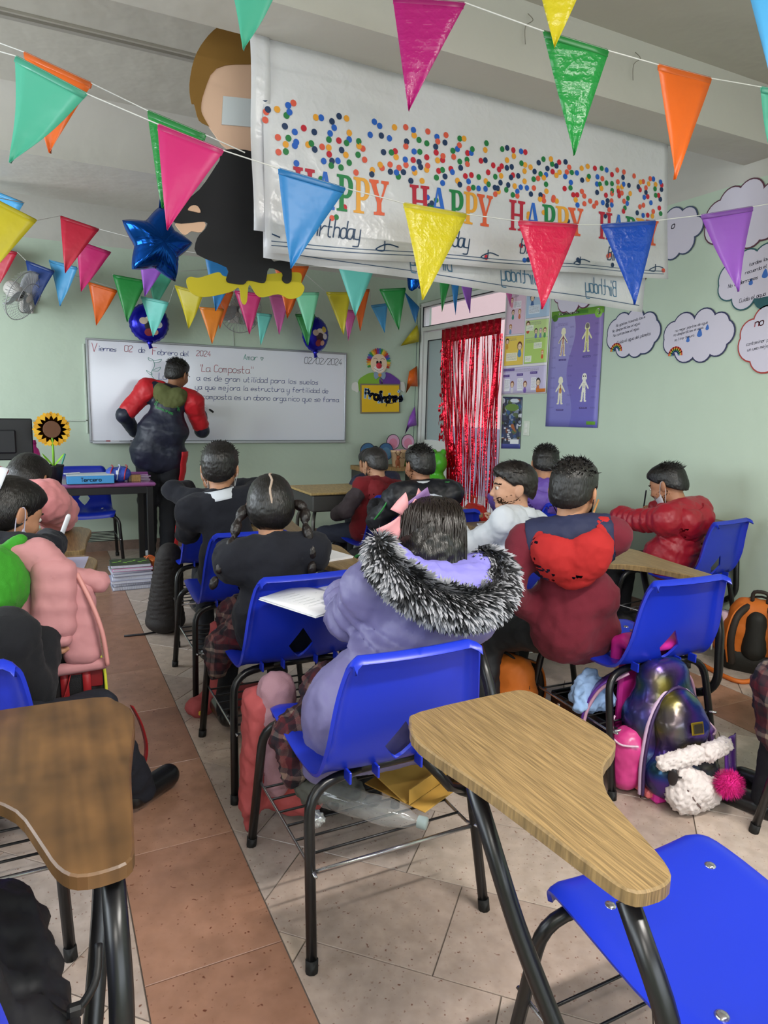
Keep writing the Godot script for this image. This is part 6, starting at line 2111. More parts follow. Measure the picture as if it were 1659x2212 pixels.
func puffer_coat() -> void:
	# pink quilted coat over the back of a chair
	var t := thing("puffer_coat", "pink quilted coat hung over the back of the chair behind the girl in navy", "coat", Vector3(-0.15, 0, -2.2))
	var m := M("b87e80", 0.7, {"normal": "wrinkle", "tri": 4.0, "ns": 0.3, "rim": 0.3})
	var quilt := func(called: String, x0: float, x1: float, y0: float, y1: float, z0: float, z1: float, rows: int, r: float, lean: float) -> void:
		var f := F.new()
		for k in rows:
			var v := (k + 0.5) / rows
			var y := lerpf(y0, y1, v)
			var z := lerpf(z0, z1, v)
			var h := absf(y1 - y0) / rows * 0.78
			f.cap(Vector3(x0 + lean * v, y, z), Vector3(x1 + lean * v, y - 0.006, z), h, h, 0.02, Basis.from_scale(Vector3(1, 1, h / r)), 1.0 if r > h else r / h)
		blob(f, 0.008, m, called, t, 0.004, 16.0)
	quilt.call("coat_body", -0.17, 0.10, 0.855, 0.53, 0.0, 0.06, 6, 0.035, 0.0)
	quilt.call("sleeve", 0.145, 0.19, 0.865, 0.66, 0.045, 0.075, 4, 0.042, -0.01)
	quilt.call("front_panel", 0.20, 0.235, 0.80, 0.565, 0.025, 0.06, 5, 0.035, 0.015)
	var sf := F.new()
	sf.cap(Vector3(-0.12, 0.865, 0.0), Vector3(0.13, 0.875, 0.01), 0.04, 0.045, 0.03).cap(Vector3(0.13, 0.875, 0.01), Vector3(0.17, 0.83, 0.04), 0.045, 0.05, 0.04)
	sf.cap(Vector3(0.235, 0.80, 0.02), Vector3(0.285, 0.79, 0.03), 0.035, 0.032, 0.03)
	blob(sf, 0.009, m, "shoulder", t, 0.006, 22.0)
	var hm := F.new()
	hm.cap(Vector3(-0.12, 0.535, 0.065), Vector3(0.285, 0.548, 0.068), 0.018, 0.018, 0.01)
	blob(hm, 0.007, m, "hem", t)
	var z := B.new().smooth()
	z.tube(curve([Vector3(0.225, 0.825, 0.05), Vector3(0.26, 0.74, 0.08), Vector3(0.285, 0.65, 0.095), Vector3(0.296, 0.55, 0.095)], 6), 0.007, 7)
	put(z.mesh(), "zip_edge", M("c98a84", 0.5), t)
	var cf := F.new()
	cf.cap(Vector3(0.13, 0.642, 0.078), Vector3(0.185, 0.642, 0.078), 0.022, 0.022, 0.01, Basis.from_scale(Vector3(1, 1, 0.6)), 1.0)
	blob(cf, 0.007, m, "cuff", t)

func bags() -> void:
	# black tote with red straps
	var t := thing("tote_bag", "black bag with red straps and yellow piping below the pink coat", "bag", Vector3(0.062, 0.0, -2.2), -4.0)
	var black := M("141315", 0.6, {"normal": "cloth", "tri": 8.0, "ns": 0.5})
	var f := F.new()
	for k in 8:
		f.cap(Vector3(-0.10, 0.06 + k * 0.065, 0), Vector3(0.03, 0.06 + k * 0.065, 0), 0.054, 0.054, 0.04)
	blob(f, 0.012, black, "body", t)
	boxpart(t, "red_band", Vector3(-0.035, 0.50, 0.046), Vector3(0.22, 0.055, 0.016), M("7a1418", 0.5), 0.004)
	var red := M("96171c", 0.55)
	for x in [-0.03, 0.03]:
		var b := B.new().smooth()
		b.sheet(func(u: float, v: float) -> Vector3: return Vector3(x + (u - 0.5) * 0.022 + 0.012 * v, 0.545 - v * 0.50, 0.058 + 0.004 * sin(v * 3.0)), 2, 8, 0.003)
		put(b.mesh(), "strap", red, t)
	var lp := B.new().smooth()
	var lpt := curve([Vector3(-0.10, 0.54, 0.055), Vector3(-0.095, 0.45, 0.075), Vector3(-0.06, 0.425, 0.08), Vector3(-0.03, 0.47, 0.075), Vector3(-0.01, 0.54, 0.058)], 5)
	lp.sheet(func(u: float, v: float) -> Vector3:
		var i := int(v * (lpt.size() - 1))
		return lpt[i] + Vector3(0, 0, (u - 0.5) * 0.02), 2, lpt.size() - 1, 0.003)
	put(lp.mesh(), "handle_loop", red, t)
	var y := B.new().smooth()
	y.tube(curve([Vector3(0.065, 0.57, 0.02), Vector3(0.082, 0.50, 0.03), Vector3(0.084, 0.28, 0.03), Vector3(0.082, 0.05, 0.03)], 5), 0.005, 6)
	put(y.mesh(), "yellow_piping", M("c8cc3c", 0.5), t)
	var rs := thing("loose_strap", "loose red strap hanging behind the child's dark trouser leg", "strap", Vector3(0.245, 0.0, -2.36))
	var rb := B.new().smooth()
	var rp := curve([Vector3(-0.01, 0.30, 0), Vector3(0.02, 0.22, 0.01), Vector3(0.03, 0.12, 0.01), Vector3(-0.01, 0.01, 0.02)], 6)
	rb.sheet(func(u: float, v: float) -> Vector3: return rp[int(v * (rp.size() - 1))] + Vector3((u - 0.5) * 0.01, 0, (u - 0.5) * 0.014), 2, rp.size() - 1, 0.002)
	put(rb.mesh(), "webbing", red, rs)
	# dark ribbed backpack hanging beside the second chair row
	var k := thing("dark_backpack", "dark ribbed backpack standing in the aisle before the white collar boy", "backpack", Vector3(0.60, 0, -4.02))
	var g := F.new()
	g.cap(Vector3(0.0, 0.10, 0), Vector3(0.03, 0.46, 0.02), 0.105, 0.075, 0.05, Basis(), 1.0, 0.010, 22.0)
	g.ell(Vector3(0.0, 0.06, 0.0), Vector3(0.11, 0.06, 0.12), 0.04)
	blob(g, 0.010, M("1d1716", 0.75, {"normal": "cloth", "tri": 6.0}), "body", k)
	var ks := B.new().smooth()
	ks.tube([Vector3(-0.06, 0.012, 0.04), Vector3(-0.14, 0.006, 0.03), Vector3(-0.23, 0.006, 0.02)], 0.006, 6)
	put(ks.mesh(), "strap_end", M("222024", 0.6), k)
	# coral jackets under and beside the chairs
	var coral := M("b04e50", 0.75, {"normal": "wrinkle", "tri": 5.0, "ns": 0.4})
	var c := thing("coral_jacket", "coral jacket lying on the floor under the pigtail girl's chair", "jacket", Vector3(0.60, 0, -2.95))
	var cf := F.new()
	cf.cap(Vector3(-0.06, 0.04, 0.12), Vector3(0.10, 0.05, 0.05), 0.045, 0.05, 0.05).cap(Vector3(0.05, 0.06, 0.05), Vector3(0.06, 0.34, 0.0), 0.06, 0.035, 0.05).cap(Vector3(0.1, 0.05, 0.1), Vector3(0.28, 0.04, 0.12), 0.05, 0.06, 0.06)
	blob(cf, 0.012, coral, "cloth", c, 0.01, 18.0)
	boxpart(c, "yellow_patch", Vector3(-0.045, 0.03, 0.162), Vector3(0.03, 0.018, 0.012), M("d8b43a", 0.6), 0.003)
	var e := thing("coral_jacket", "coral jacket with pink lining hanging from the left side of the foreground chair", "jacket", Vector3(0.56, 0, -1.96))
	var ef := F.new()
	ef.cap(Vector3(-0.03, 0.10, 0.02), Vector3(0.0, 0.42, 0.0), 0.035, 0.045, 0.03, Basis.from_scale(Vector3(1, 1, 0.6)), 1.0)
	ef.cap(Vector3(0.08, 0.12, 0.02), Vector3(0.06, 0.42, 0.02), 0.07, 0.045, 0.04).cap(Vector3(0.14, 0.1, 0.05), Vector3(0.12, 0.3, 0.05), 0.06, 0.05, 0.04)
	ef.cap(Vector3(-0.04, 0.02, 0.02), Vector3(-0.03, 0.12, 0.02), 0.012, 0.03, 0.02)
	blob(ef, 0.010, coral, "cloth", e, 0.008, 20.0)
	var lf := F.new()
	lf.cap(Vector3(0.035, 0.18, 0.075), Vector3(0.05, 0.46, 0.03), 0.04, 0.06, 0.03)
	blob(lf, 0.010, M("a8808c", 0.85, {"normal": "cloth", "tri": 10.0}), "lining", e, 0.006, 26.0)
	# basket of the foreground chair: card, bottle, grey bag
	var en := thing("card_folder", "folded yellow card folder in the wire basket of the foreground chair", "folder", Vector3(0.925, 0.228, -1.63), 24.0)
	var card_ := M("c49a48", 0.7)
	boxpart(en, "lower_leaf", Vector3(0, 0.004, 0), Vector3(0.17, 0.004, 0.22), card_, 0.001)
	boxpart(en, "upper_leaf", Vector3(0.0, 0.04, -0.03), Vector3(0.19, 0.004, 0.17), card_, 0.001, Basis(Vector3(1, 0, 0), 0.35))
	boxpart(en, "front_fold", Vector3(0.0, 0.034, 0.062), Vector3(0.19, 0.045, 0.004), card_, 0.001)
	var bo := thing("plastic_bottle", "empty clear plastic bottle with grey cap lying in the foreground basket", "bottle", Vector3(0.75, 0.263, -1.53), 0.0)
	var bd := (Vector3(0.868, 0.245, -1.475) - Vector3(0.66, 0.262, -1.70)).normalized()
	var bz := bd.cross(Vector3.UP).normalized()
	var bs := Basis(bz.cross(bd) * -1.0, bd, bz)
	var bb := B.new(Transform3D(bs, Vector3.ZERO)).smooth()
	bb.lathe([Vector2(0, -0.15), Vector2(0.03, -0.15), Vector2(0.036, -0.14), Vector2(0.037, -0.05), Vector2(0.034, -0.02), Vector2(0.037, 0.01), Vector2(0.036, 0.05), Vector2(0.026, 0.095), Vector2(0.0135, 0.125), Vector2(0.0135, 0.14)], 24)
	put(bb.mesh(), "bottle_body", M("f0f4f4", 0.04, {"alpha": 0.09, "spec": 0.8}), bo)
	var bc := B.new(Transform3D(bs, Vector3.ZERO)).smooth()
	bc.lathe([Vector2(0.016, 0.128), Vector2(0.0165, 0.15), Vector2(0.014, 0.153), Vector2(0, 0.153)], 18)
	put(bc.mesh(), "cap", M("a4b4b4", 0.45), bo)
	var gs := thing("grey_bag", "dark grey crumpled bag in the wire basket of the foreground chair", "bag", Vector3(0.68, 0.226, -1.68))
	var gf := F.new()
	gf.cap(Vector3(-0.05, 0.06, -0.04), Vector3(0.06, 0.035, 0.06), 0.05, 0.03, 0.04).cap(Vector3(-0.06, 0.05, 0.02), Vector3(0.02, 0.06, 0.0), 0.035, 0.05, 0.04)
	blob(gf, 0.008, M("4a4a44", 0.7, {"normal": "wrinkle", "tri": 6.0}), "cloth", gs, 0.012, 26.0)
	var fb := thing("foil_ball", "small ball of clear wrapping at the left of the foreground basket", "wrapper", Vector3(0.60, 0.252, -1.56))
	var fbf := F.new()
	fbf.ell(Vector3.ZERO, Vector3(0.022, 0.02, 0.02), 0.01)
	blob(fbf, 0.004, M("d0d4d6", 0.1, {"metal": 0.6}), "wrap", fb, 0.008, 90.0)
	# orange backpacks
	orange_backpack(Vector3(1.66, 0, -2.18), 110.0, 0.9, "orange backpack with black side lying under the white shirt boy's chair", false)
	orange_backpack(Vector3(3.30, 0, -2.22), -62.0, 1.0, "orange and black backpack with bottle standing against the wall at the right edge", true)
	# light blue cloth in a basket
	var bl := thing("blue_cloth", "crumpled light blue cloth in the basket under the burgundy boy's chair", "cloth", Vector3(1.78, 0.235, -1.83))
	var blf := F.new()
	blf.ell(Vector3(0, 0.05, 0), Vector3(0.07, 0.06, 0.06), 0.03).ell(Vector3(0.02, 0.10, -0.02), Vector3(0.04, 0.035, 0.04), 0.03).cap(Vector3(-0.06, 0.03, 0.03), Vector3(0.05, 0.04, 0.05), 0.03, 0.03, 0.02)
	blob(blf, 0.007, M("93b2dc", 0.8, {"normal": "wrinkle", "tri": 6.0}), "folded_cloth", bl, 0.016, 24.0)
	var cr := thing("black_crate", "black plastic crate hung under the burgundy boy's chair", "crate", Vector3(1.98, 0.05, -1.84))
	var ck := M("101012", 0.4)
	boxpart(cr, "crate_floor", Vector3(0, 0.01, 0), Vector3(0.40, 0.012, 0.38), ck)
	for s in [-1, 1]:
		boxpart(cr, "crate_side", Vector3(s * 0.2, 0.09, 0), Vector3(0.01, 0.16, 0.38), ck)
		boxpart(cr, "crate_end", Vector3(0, 0.09, s * 0.19), Vector3(0.4, 0.16, 0.01), ck)
	for p in [[-0.206, 0.13, 0.14], [-0.206, 0.13, -0.14], [-0.206, 0.05, 0.14]]:
		var sc := B.new().smooth()
		sc.ball(Vector3(p[0], p[1], p[2]), Vector3(0.004, 0.009, 0.009), 10)
		put(sc.mesh(), "screw", M("b8b6b2", 0.3, {"metal": 0.8}), cr)
	var tb := thing("tartan_bag", "dark tartan bag in the crate under the burgundy boy's chair", "bag", Vector3(2.06, 0.16, -1.80))
	var tf := F.new()
	tf.cap(Vector3(-0.07, 0.08, 0.0), Vector3(0.08, 0.08, 0.02), 0.08, 0.08, 0.03)
	blob(tf, 0.012, M("3a4450", 0.5, {"tex": "tartan", "tri": 6.0}), "body", tb, 0.006, 20.0)
	trolley_backpack()
	# green bag and black bag under the chair by the wall
	var gk := thing("checked_bag", "green bag with black and white checked panel in the chair basket by the wall", "bag", Vector3(3.22, 0.235, -2.72))
	var gkf := F.new()
	gkf.cap(Vector3(-0.1, 0.06, 0), Vector3(0.05, 0.06, 0.02), 0.065, 0.065, 0.03)
	blob(gkf, 0.012, M("4c9a4a", 0.6), "body", gk)
	for i in 6:
		for j in 5:
			if (i + j) % 2 == 0:
				boxpart(gk, "check", Vector3(0.015 + i * 0.012, 0.03 + j * 0.016, 0.085), Vector3(0.012, 0.016, 0.006), M("c8c4c0" if j % 2 == 0 else "2a2a2c", 0.6), 0.001)
	var kb := thing("black_bag", "black cloth bag on the floor behind the chair by the wall", "bag", Vector3(3.15, 0, -2.86))
	var kbf := F.new()
	kbf.cap(Vector3(-0.14, 0.08, 0), Vector3(0.12, 0.08, 0.02), 0.085, 0.075, 0.04).ell(Vector3(0, 0.06, 0.08), Vector3(0.12, 0.06, 0.06), 0.04)
	blob(kbf, 0.014, black, "body", kb, 0.01, 18.0)
	# clear carrier bag
	var pb := thing("carrier_bag", "clear crumpled plastic carrier bag below the front row chair", "bag", Vector3(1.86, 0.22, -4.02))
	var pf := F.new()
	pf.ell(Vector3(0, 0.07, 0), Vector3(0.09, 0.08, 0.09), 0.03).cap(Vector3(-0.03, 0.12, 0), Vector3(-0.06, 0.2, 0.02), 0.035, 0.015, 0.03)
	blob(pf, 0.01, M("c4ccd0", 0.25, {"alpha": 0.6, "normal": "crinkle", "tri": 6.0}), "film", pb, 0.03, 18.0)
	# dark coat in the lower left corner
	var j := thing("dark_coat", "dark padded coat with drawstring heaped on the chair in the lower left corner", "coat", Vector3(-0.16, 0.46, -1.02))
	var jf := F.new()
	jf.cap(Vector3(-0.1, 0.08, -0.26), Vector3(-0.02, 0.08, 0.12), 0.10, 0.11, 0.05, Basis(), 1.0, 0.012, 9.0).cap(Vector3(0.05, 0.02, -0.16), Vector3(0.10, -0.05, 0.12), 0.075, 0.08, 0.05, Basis(), 1.0, 0.012, 6.0)
	jf.cap(Vector3(0.10, -0.02, 0.12), Vector3(0.12, -0.25, 0.17), 0.07, 0.05, 0.05, Basis(), 1.0, 0.01, 4.0)
	blob(jf, 0.012, M("1c1c20", 0.6, {"normal": "wrinkle", "tri": 5.0, "ns": 0.5}), "coat_body", j, 0.01, 16.0)
	var dc := B.new().smooth()
	dc.tube(curve([Vector3(0.12, 0.04, 0.05), Vector3(0.155, 0.03, 0.09), Vector3(0.19, 0.055, 0.08), Vector3(0.20, 0.085, 0.04)], 5), 0.006, 6)
	put(dc.mesh(), "drawstring", M("121214", 0.5), j)
	boxpart(j, "cord_stop", Vector3(0.165, 0.035, 0.09), Vector3(0.022, 0.018, 0.016), M("2a2a2c", 0.3), 0.004)
	var sc2 := B.new().smooth()
	for i in 12:
		sc2.ball(Vector3(0.155 + 0.008 * sin(i * 0.3), -0.04 - i * 0.02, 0.2), Vector3(0.003, 0.007, 0.003), 6)
	put(sc2.mesh(), "zip_teeth", M("8a8a88", 0.4), j)

func orange_backpack(at: Vector3, yaw: float, s: float, label: String, full: bool) -> void:
	var t := thing("orange_backpack", label, "backpack", at, yaw, "orange backpacks")
	t.scale = Vector3.ONE * s
	var org := M("cc6a1a", 0.65, {"normal": "cloth", "tri": 8.0, "ns": 0.4})
	var blk := M("17150f", 0.7, {"normal": "cloth", "tri": 8.0, "ns": 0.4})
	var f := F.new()
	f.cap(Vector3(-0.09, 0.10, 0), Vector3(0.09, 0.10, 0), 0.085, 0.085, 0.05).cap(Vector3(-0.06, 0.30, 0), Vector3(0.06, 0.30, 0), 0.08, 0.08, 0.12).cap(Vector3(-0.07, 0.2, 0), Vector3(0.07, 0.2, 0), 0.09, 0.09, 0.05)
	blob(f, 0.012, org, "body", t, 0.004, 20.0)
	var g := F.new()
	g.cap(Vector3(-0.085, 0.06, 0.01), Vector3(0.085, 0.06, 0.01), 0.09, 0.09, 0.03)
	blob(g, 0.012, blk, "base_panel", t)
	var h := F.new()
	h.cap(Vector3(0, 0.13, 0.06), Vector3(0, 0.28, 0.055), 0.065, 0.055, 0.03)
	blob(h, 0.012, blk, "back_pad", t)
	for sx in [-1, 1]:
		var b := B.new().smooth()
		b.tube(curve([Vector3(sx * 0.05, 0.345, 0.05), Vector3(sx * 0.085, 0.30, 0.13), Vector3(sx * 0.1, 0.18, 0.15), Vector3(sx * 0.09, 0.05, 0.11)], 5), 0.018, 8)
		put(b.mesh(), "shoulder_strap", M("2a2018", 0.7), t)
		var e := B.new().smooth()
		e.tube(curve([Vector3(sx * 0.07, 0.355, 0.05), Vector3(sx * 0.105, 0.305, 0.135), Vector3(sx * 0.122, 0.18, 0.155), Vector3(sx * 0.11, 0.05, 0.115)], 5), 0.005, 6)
		put(e.mesh(), "strap_piping", org, t)
	var z := B.new().smooth()
	z.tube(curve([Vector3(-0.14, 0.1, -0.03), Vector3(-0.13, 0.3, -0.02), Vector3(0, 0.39, -0.02), Vector3(0.13, 0.3, -0.02), Vector3(0.14, 0.1, -0.03)], 6), 0.006, 6)
	put(z.mesh(), "zip", blk, t)
	var hd := B.new().smooth()
	hd.tube(curve([Vector3(-0.035, 0.37, 0.03), Vector3(-0.03, 0.42, 0.03), Vector3(0.03, 0.42, 0.03), Vector3(0.035, 0.37, 0.03)], 4), 0.01, 7)
	put(hd.mesh(), "grab_handle", M("2a2018", 0.7), t)
	if full:
		var pk := F.new()
		pk.cap(Vector3(-0.155, 0.10, -0.02), Vector3(-0.155, 0.17, -0.02), 0.055, 0.058, 0.02)
		blob(pk, 0.009, org, "side_pocket", t)
		boxpart(t, "badge", Vector3(-0.208, 0.09, -0.02), Vector3(0.008, 0.05, 0.08), M("c8ccd0", 0.4), 0.003)
		var bd := B.new().smooth()
		bd.ball(Vector3(-0.213, 0.09, -0.025), Vector3(0.004, 0.016, 0.02), 12)
		put(bd.mesh(), "badge_print", M("5a6470", 0.4), t)
		var lo := B.new().smooth()
		lo.tube(curve([Vector3(0.09, 0.05, 0.12), Vector3(0.02, 0.015, 0.22), Vector3(-0.06, 0.012, 0.26), Vector3(-0.24, 0.012, 0.12)], 5), 0.012, 6)
		put(lo.mesh(), "loose_strap", M("c8661c", 0.6), t)
		var bt := thing("water_bottle", "pale pink bottle top sticking out of the orange backpack's side pocket", "bottle", at + Basis(Vector3.UP, deg_to_rad(yaw)) * Vector3(-0.155, 0.13, -0.02))
		var bb := B.new().smooth()
		bb.lathe([Vector2(0, -0.08), Vector2(0.028, -0.08), Vector2(0.028, 0.11)], 18)
		put(bb.mesh(), "bottle_body", M("d8a8c0", 0.4), bt)
		var bc := B.new().smooth()
		bc.lathe([Vector2(0.031, 0.105), Vector2(0.031, 0.145), Vector2(0.026, 0.15), Vector2(0, 0.15)], 18)
		put(bc.mesh(), "bottle_cap", M("e4c4d4", 0.4), bt)

func trolley_backpack() -> void:
	var t := thing("trolley_backpack", "iridescent pink and purple trolley backpack with white fur face and pompom", "backpack", Vector3(1.94, 0, -1.60), -8.0)
	var foil := M("f0ecf4", 0.26, {"tex": "foil", "tri": 2.3, "metal": 0.7, "normal": "wrinkle", "ns": 0.35})
	var pinkp := M("d8309c", 0.35)
	var purple := M("6a3aa0", 0.25, {"metal": 0.35, "normal": "wrinkle", "tri": 3.0, "ns": 0.4})
	var f := F.new()
	var fl := Basis.from_scale(Vector3(1, 1, 1.25))
	f.cap(Vector3(-0.07, 0.12, -0.02), Vector3(0.07, 0.12, -0.02), 0.10, 0.10, 0.05)
	f.cap(Vector3(-0.055, 0.26, -0.03), Vector3(0.055, 0.26, -0.03), 0.095, 0.095, 0.06)
	f.cap(Vector3(-0.03, 0.40, -0.045), Vector3(0.03, 0.40, -0.045), 0.065, 0.065, 0.08)
	blob(f, 0.010, foil, "main_bag", t, 0.004, 12.0)
	var p := F.new()
	p.cap(Vector3(-0.055, 0.10, 0.075), Vector3(0.055, 0.10, 0.075), 0.085, 0.085, 0.04).cap(Vector3(-0.03, 0.26, 0.055), Vector3(0.03, 0.26, 0.055), 0.075, 0.075, 0.07).ell(Vector3(0, 0.33, 0.035), Vector3(0.07, 0.05, 0.05), 0.05)
	blob(p, 0.009, foil, "front_pocket", t, 0.003, 14.0)
	for w in [[0.008, "c4a8c4", 0.0], [0.005, "3a2450", 0.012]]:
		var b := B.new().smooth()
		b.tube(curve([Vector3(-0.145, 0.03, 0.06 + w[2]), Vector3(-0.14, 0.16, 0.05 + w[2]), Vector3(-0.095, 0.31, 0.03 + w[2]), Vector3(0, 0.385, 0.015 + w[2]), Vector3(0.095, 0.31, 0.03 + w[2]), Vector3(0.14, 0.16, 0.05 + w[2]), Vector3(0.145, 0.03, 0.06 + w[2])], 6), w[0] * 1.2, 7)
		put(b.mesh(), "pocket_piping", M(w[1], 0.5), t)
	# side pocket of pink film
	for sx in [-1, 1]:
		var s := F.new()
		s.cap(Vector3(sx * 0.15, 0.07, -0.02), Vector3(sx * 0.145, 0.17, -0.02), 0.062, 0.066, 0.02)
		blob(s, 0.009, M("c83a80", 0.3, {"normal": "wrinkle", "tri": 4.0, "ns": 0.3}) if sx < 0 else purple, "side_pocket", t, 0.004, 20.0)
		var rim := B.new().smooth()
		rim.tube(curve([Vector3(sx * 0.16, 0.25, -0.085), Vector3(sx * 0.205, 0.215, -0.05), Vector3(sx * 0.205, 0.195, 0.01), Vector3(sx * 0.16, 0.2, 0.05)], 5), 0.004, 6)
		put(rim.mesh(), "pocket_rim", M("d8b4c8", 0.5), t)
	boxpart(t, "badge_plate", Vector3(0.0, 0.285, 0.136), Vector3(0.05, 0.042, 0.006), M("b09434", 0.3, {"metal": 0.8}), 0.002, Basis(Vector3(1, 0, 0), -0.25))
	boxpart(t, "badge_face", Vector3(0.0, 0.286, 0.140), Vector3(0.036, 0.03, 0.004), M("2a2418", 0.4), 0.001, Basis(Vector3(1, 0, 0), -0.25))
	# fur face: snout, two ears, pompom
	var fur := M("d8cdca", 0.95, {"normal": "cloth", "tri": 16.0, "rim": 0.5})
	var m := F.new()
	m.ell(Vector3(-0.03, 0.075, 0.155), Vector3(0.085, 0.075, 0.06), 0.03).ell(Vector3(0.04, 0.06, 0.15), Vector3(0.06, 0.055, 0.05), 0.03).cap(Vector3(-0.06, 0.14, 0.165), Vector3(-0.02, 0.1, 0.185), 0.035, 0.04, 0.02)
	var fm := blob(m, 0.007, fur, "fur_muzzle", t, 0.010, 60.0)
	for sx in [-1, 1]:
		var e := F.new()
		e.cap(Vector3(sx * 0.025, 0.21, 0.165), Vector3(sx * 0.125, 0.195 + 0.015 * sx, 0.135), 0.03, 0.026, 0.02)
		blob(e, 0.006, fur, "fur_trim", t, 0.010, 60.0)
	var ep := B.new(place(Vector3(-0.085, 0.145, 0.165), -40.0)).smooth()
	ep.lathe([Vector2(0.012, 0.0), Vector2(0.018, 0.0), Vector2(0.018, 0.006), Vector2(0.012, 0.006)], 16)
	ep.ball(Vector3(-0.02, 0.0, 0.02), Vector3(0.016, 0.03, 0.006))
	put(ep.mesh(), "eye_patch", M("1a1216", 0.4), t)
	var seam := B.new().smooth()
	seam.tube(curve([Vector3(-0.075, 0.11, 0.195), Vector3(-0.05, 0.07, 0.214), Vector3(-0.02, 0.04, 0.205)], 5), 0.003, 5)
	put(seam.mesh(), "mouth_seam", M("6a5654", 0.8), t)
	var po := B.new().smooth()
	var rr := RandomNumberGenerator.new()
	rr.seed = 3
	po.ball(Vector3.ZERO, Vector3.ONE * 0.036, 16)
	for i in 1500:
		var d := Vector3(rr.randfn(), rr.randfn(), rr.randfn()).normalized()
		var n := d.cross(Vector3(0.3, 1, 0.2)).normalized() * 0.0011
		var e := d * (0.05 + 0.004 * rr.randf()) + Vector3(rr.randfn(), rr.randfn() - 0.6, rr.randfn()) * 0.0022
		po.t(d * 0.033 - n, d * 0.033 + n, e)
	put(po.mesh(), "pompom", M("d41a80", 0.9), t, place(Vector3(0.065, 0.125, 0.225)))
	# purple side flap with a ring
	var pf := B.new().smooth()
	pf.sheet(func(u: float, v: float) -> Vector3: return Vector3(0.10 + u * 0.095 + 0.01 * v, 0.23 - v * 0.20, 0.155 - u * 0.05 + 0.02 * v + 0.004 * sin(u * 9.0)), 6, 8, 0.004)
	put(pf.mesh(), "purple_flap", purple, t)
	# straps
	for sx in [-1, 1]:
		var s := B.new().smooth()
		var sp := curve([Vector3(sx * 0.09, 0.40, -0.12), Vector3(sx * 0.19, 0.33, -0.15), Vector3(sx * 0.235, 0.2, -0.16), Vector3(sx * 0.20, 0.05, -0.12)], 6)
		s.sheet(func(u: float, v: float) -> Vector3: return sp[int(v * (sp.size() - 1))] + Vector3(sx * (u - 0.5) * 0.03, 0, (u - 0.5) * 0.045), 3, sp.size() - 1, 0.012)
		put(s.mesh(), "shoulder_strap", purple, t)
		var sb := B.new().smooth()
		sb.tube(sp.map(func(p: Vector3) -> Vector3: return p + Vector3(sx * 0.016, 0, 0.024)), 0.006, 6)
		put(sb.mesh(), "strap_piping", M("c89ab4", 0.5), t)
	# trolley frame
	boxpart(t, "trolley_back", Vector3(0, 0.27, -0.155), Vector3(0.20, 0.50, 0.03), pinkp, 0.01)
	var hd := F.new()
	hd.cap(Vector3(-0.11, 0.515, -0.12), Vector3(0.11, 0.515, -0.12), 0.028, 0.028, 0.02).cap(Vector3(-0.12, 0.50, -0.15), Vector3(-0.12, 0.44, -0.155), 0.024, 0.02, 0.02).cap(Vector3(0.12, 0.50, -0.15), Vector3(0.12, 0.44, -0.155), 0.024, 0.02, 0.02).cap(Vector3(-0.1, 0.50, -0.085), Vector3(0.1, 0.50, -0.085), 0.022, 0.022, 0.03)
	blob(hd, 0.007, pinkp, "trolley_handle", t)
	boxpart(t, "grey_inlay", Vector3(0, 0.541, -0.135), Vector3(0.15, 0.008, 0.03), M("b4a4b4", 0.4), 0.003)
	boxpart(t, "release_button", Vector3(0.02, 0.546, -0.125), Vector3(0.045, 0.01, 0.025), pinkp, 0.003)
	boxpart(t, "base_rail", Vector3(0, 0.03, -0.02), Vector3(0.26, 0.03, 0.2), M("d86a6c", 0.5), 0.008)
	for sx in [-1, 1]:
		boxpart(t, "foot", Vector3(sx * 0.08, 0.03, 0.07), Vector3(0.06, 0.06, 0.06), pinkp, 0.012)
		var w := B.new(Transform3D(Basis(Vector3(0, 0, 1), PI / 2), Vector3(sx * 0.11, 0.035, -0.14))).smooth()
		w.lathe([Vector2(0, -0.012), Vector2(0.034, -0.012), Vector2(0.034, 0.012), Vector2(0, 0.012)], 18)
		put(w.mesh(), "wheel", M("1a1a1c", 0.5), t)

# ------------------------------------------------------------------ people
var tmpl := {}

func faces_of(f: F, cell: float) -> PackedVector3Array:
	var b := B.new()
	f.mesh(cell, b)
	return b.mesh().get_faces()

func put_faces(b: B, fs: PackedVector3Array, xf: Transform3D, mirror := false) -> void:
	for i in range(0, fs.size(), 3):
		if mirror:
			b.st.add_vertex(b.xf * (xf * (fs[i] * Vector3(-1, 1, 1))))
			b.st.add_vertex(b.xf * (xf * (fs[i + 2] * Vector3(-1, 1, 1))))
			b.st.add_vertex(b.xf * (xf * (fs[i + 1] * Vector3(-1, 1, 1))))
		else:
			b.st.add_vertex(b.xf * (xf * fs[i]))
			b.st.add_vertex(b.xf * (xf * fs[i + 1]))
			b.st.add_vertex(b.xf * (xf * fs[i + 2]))

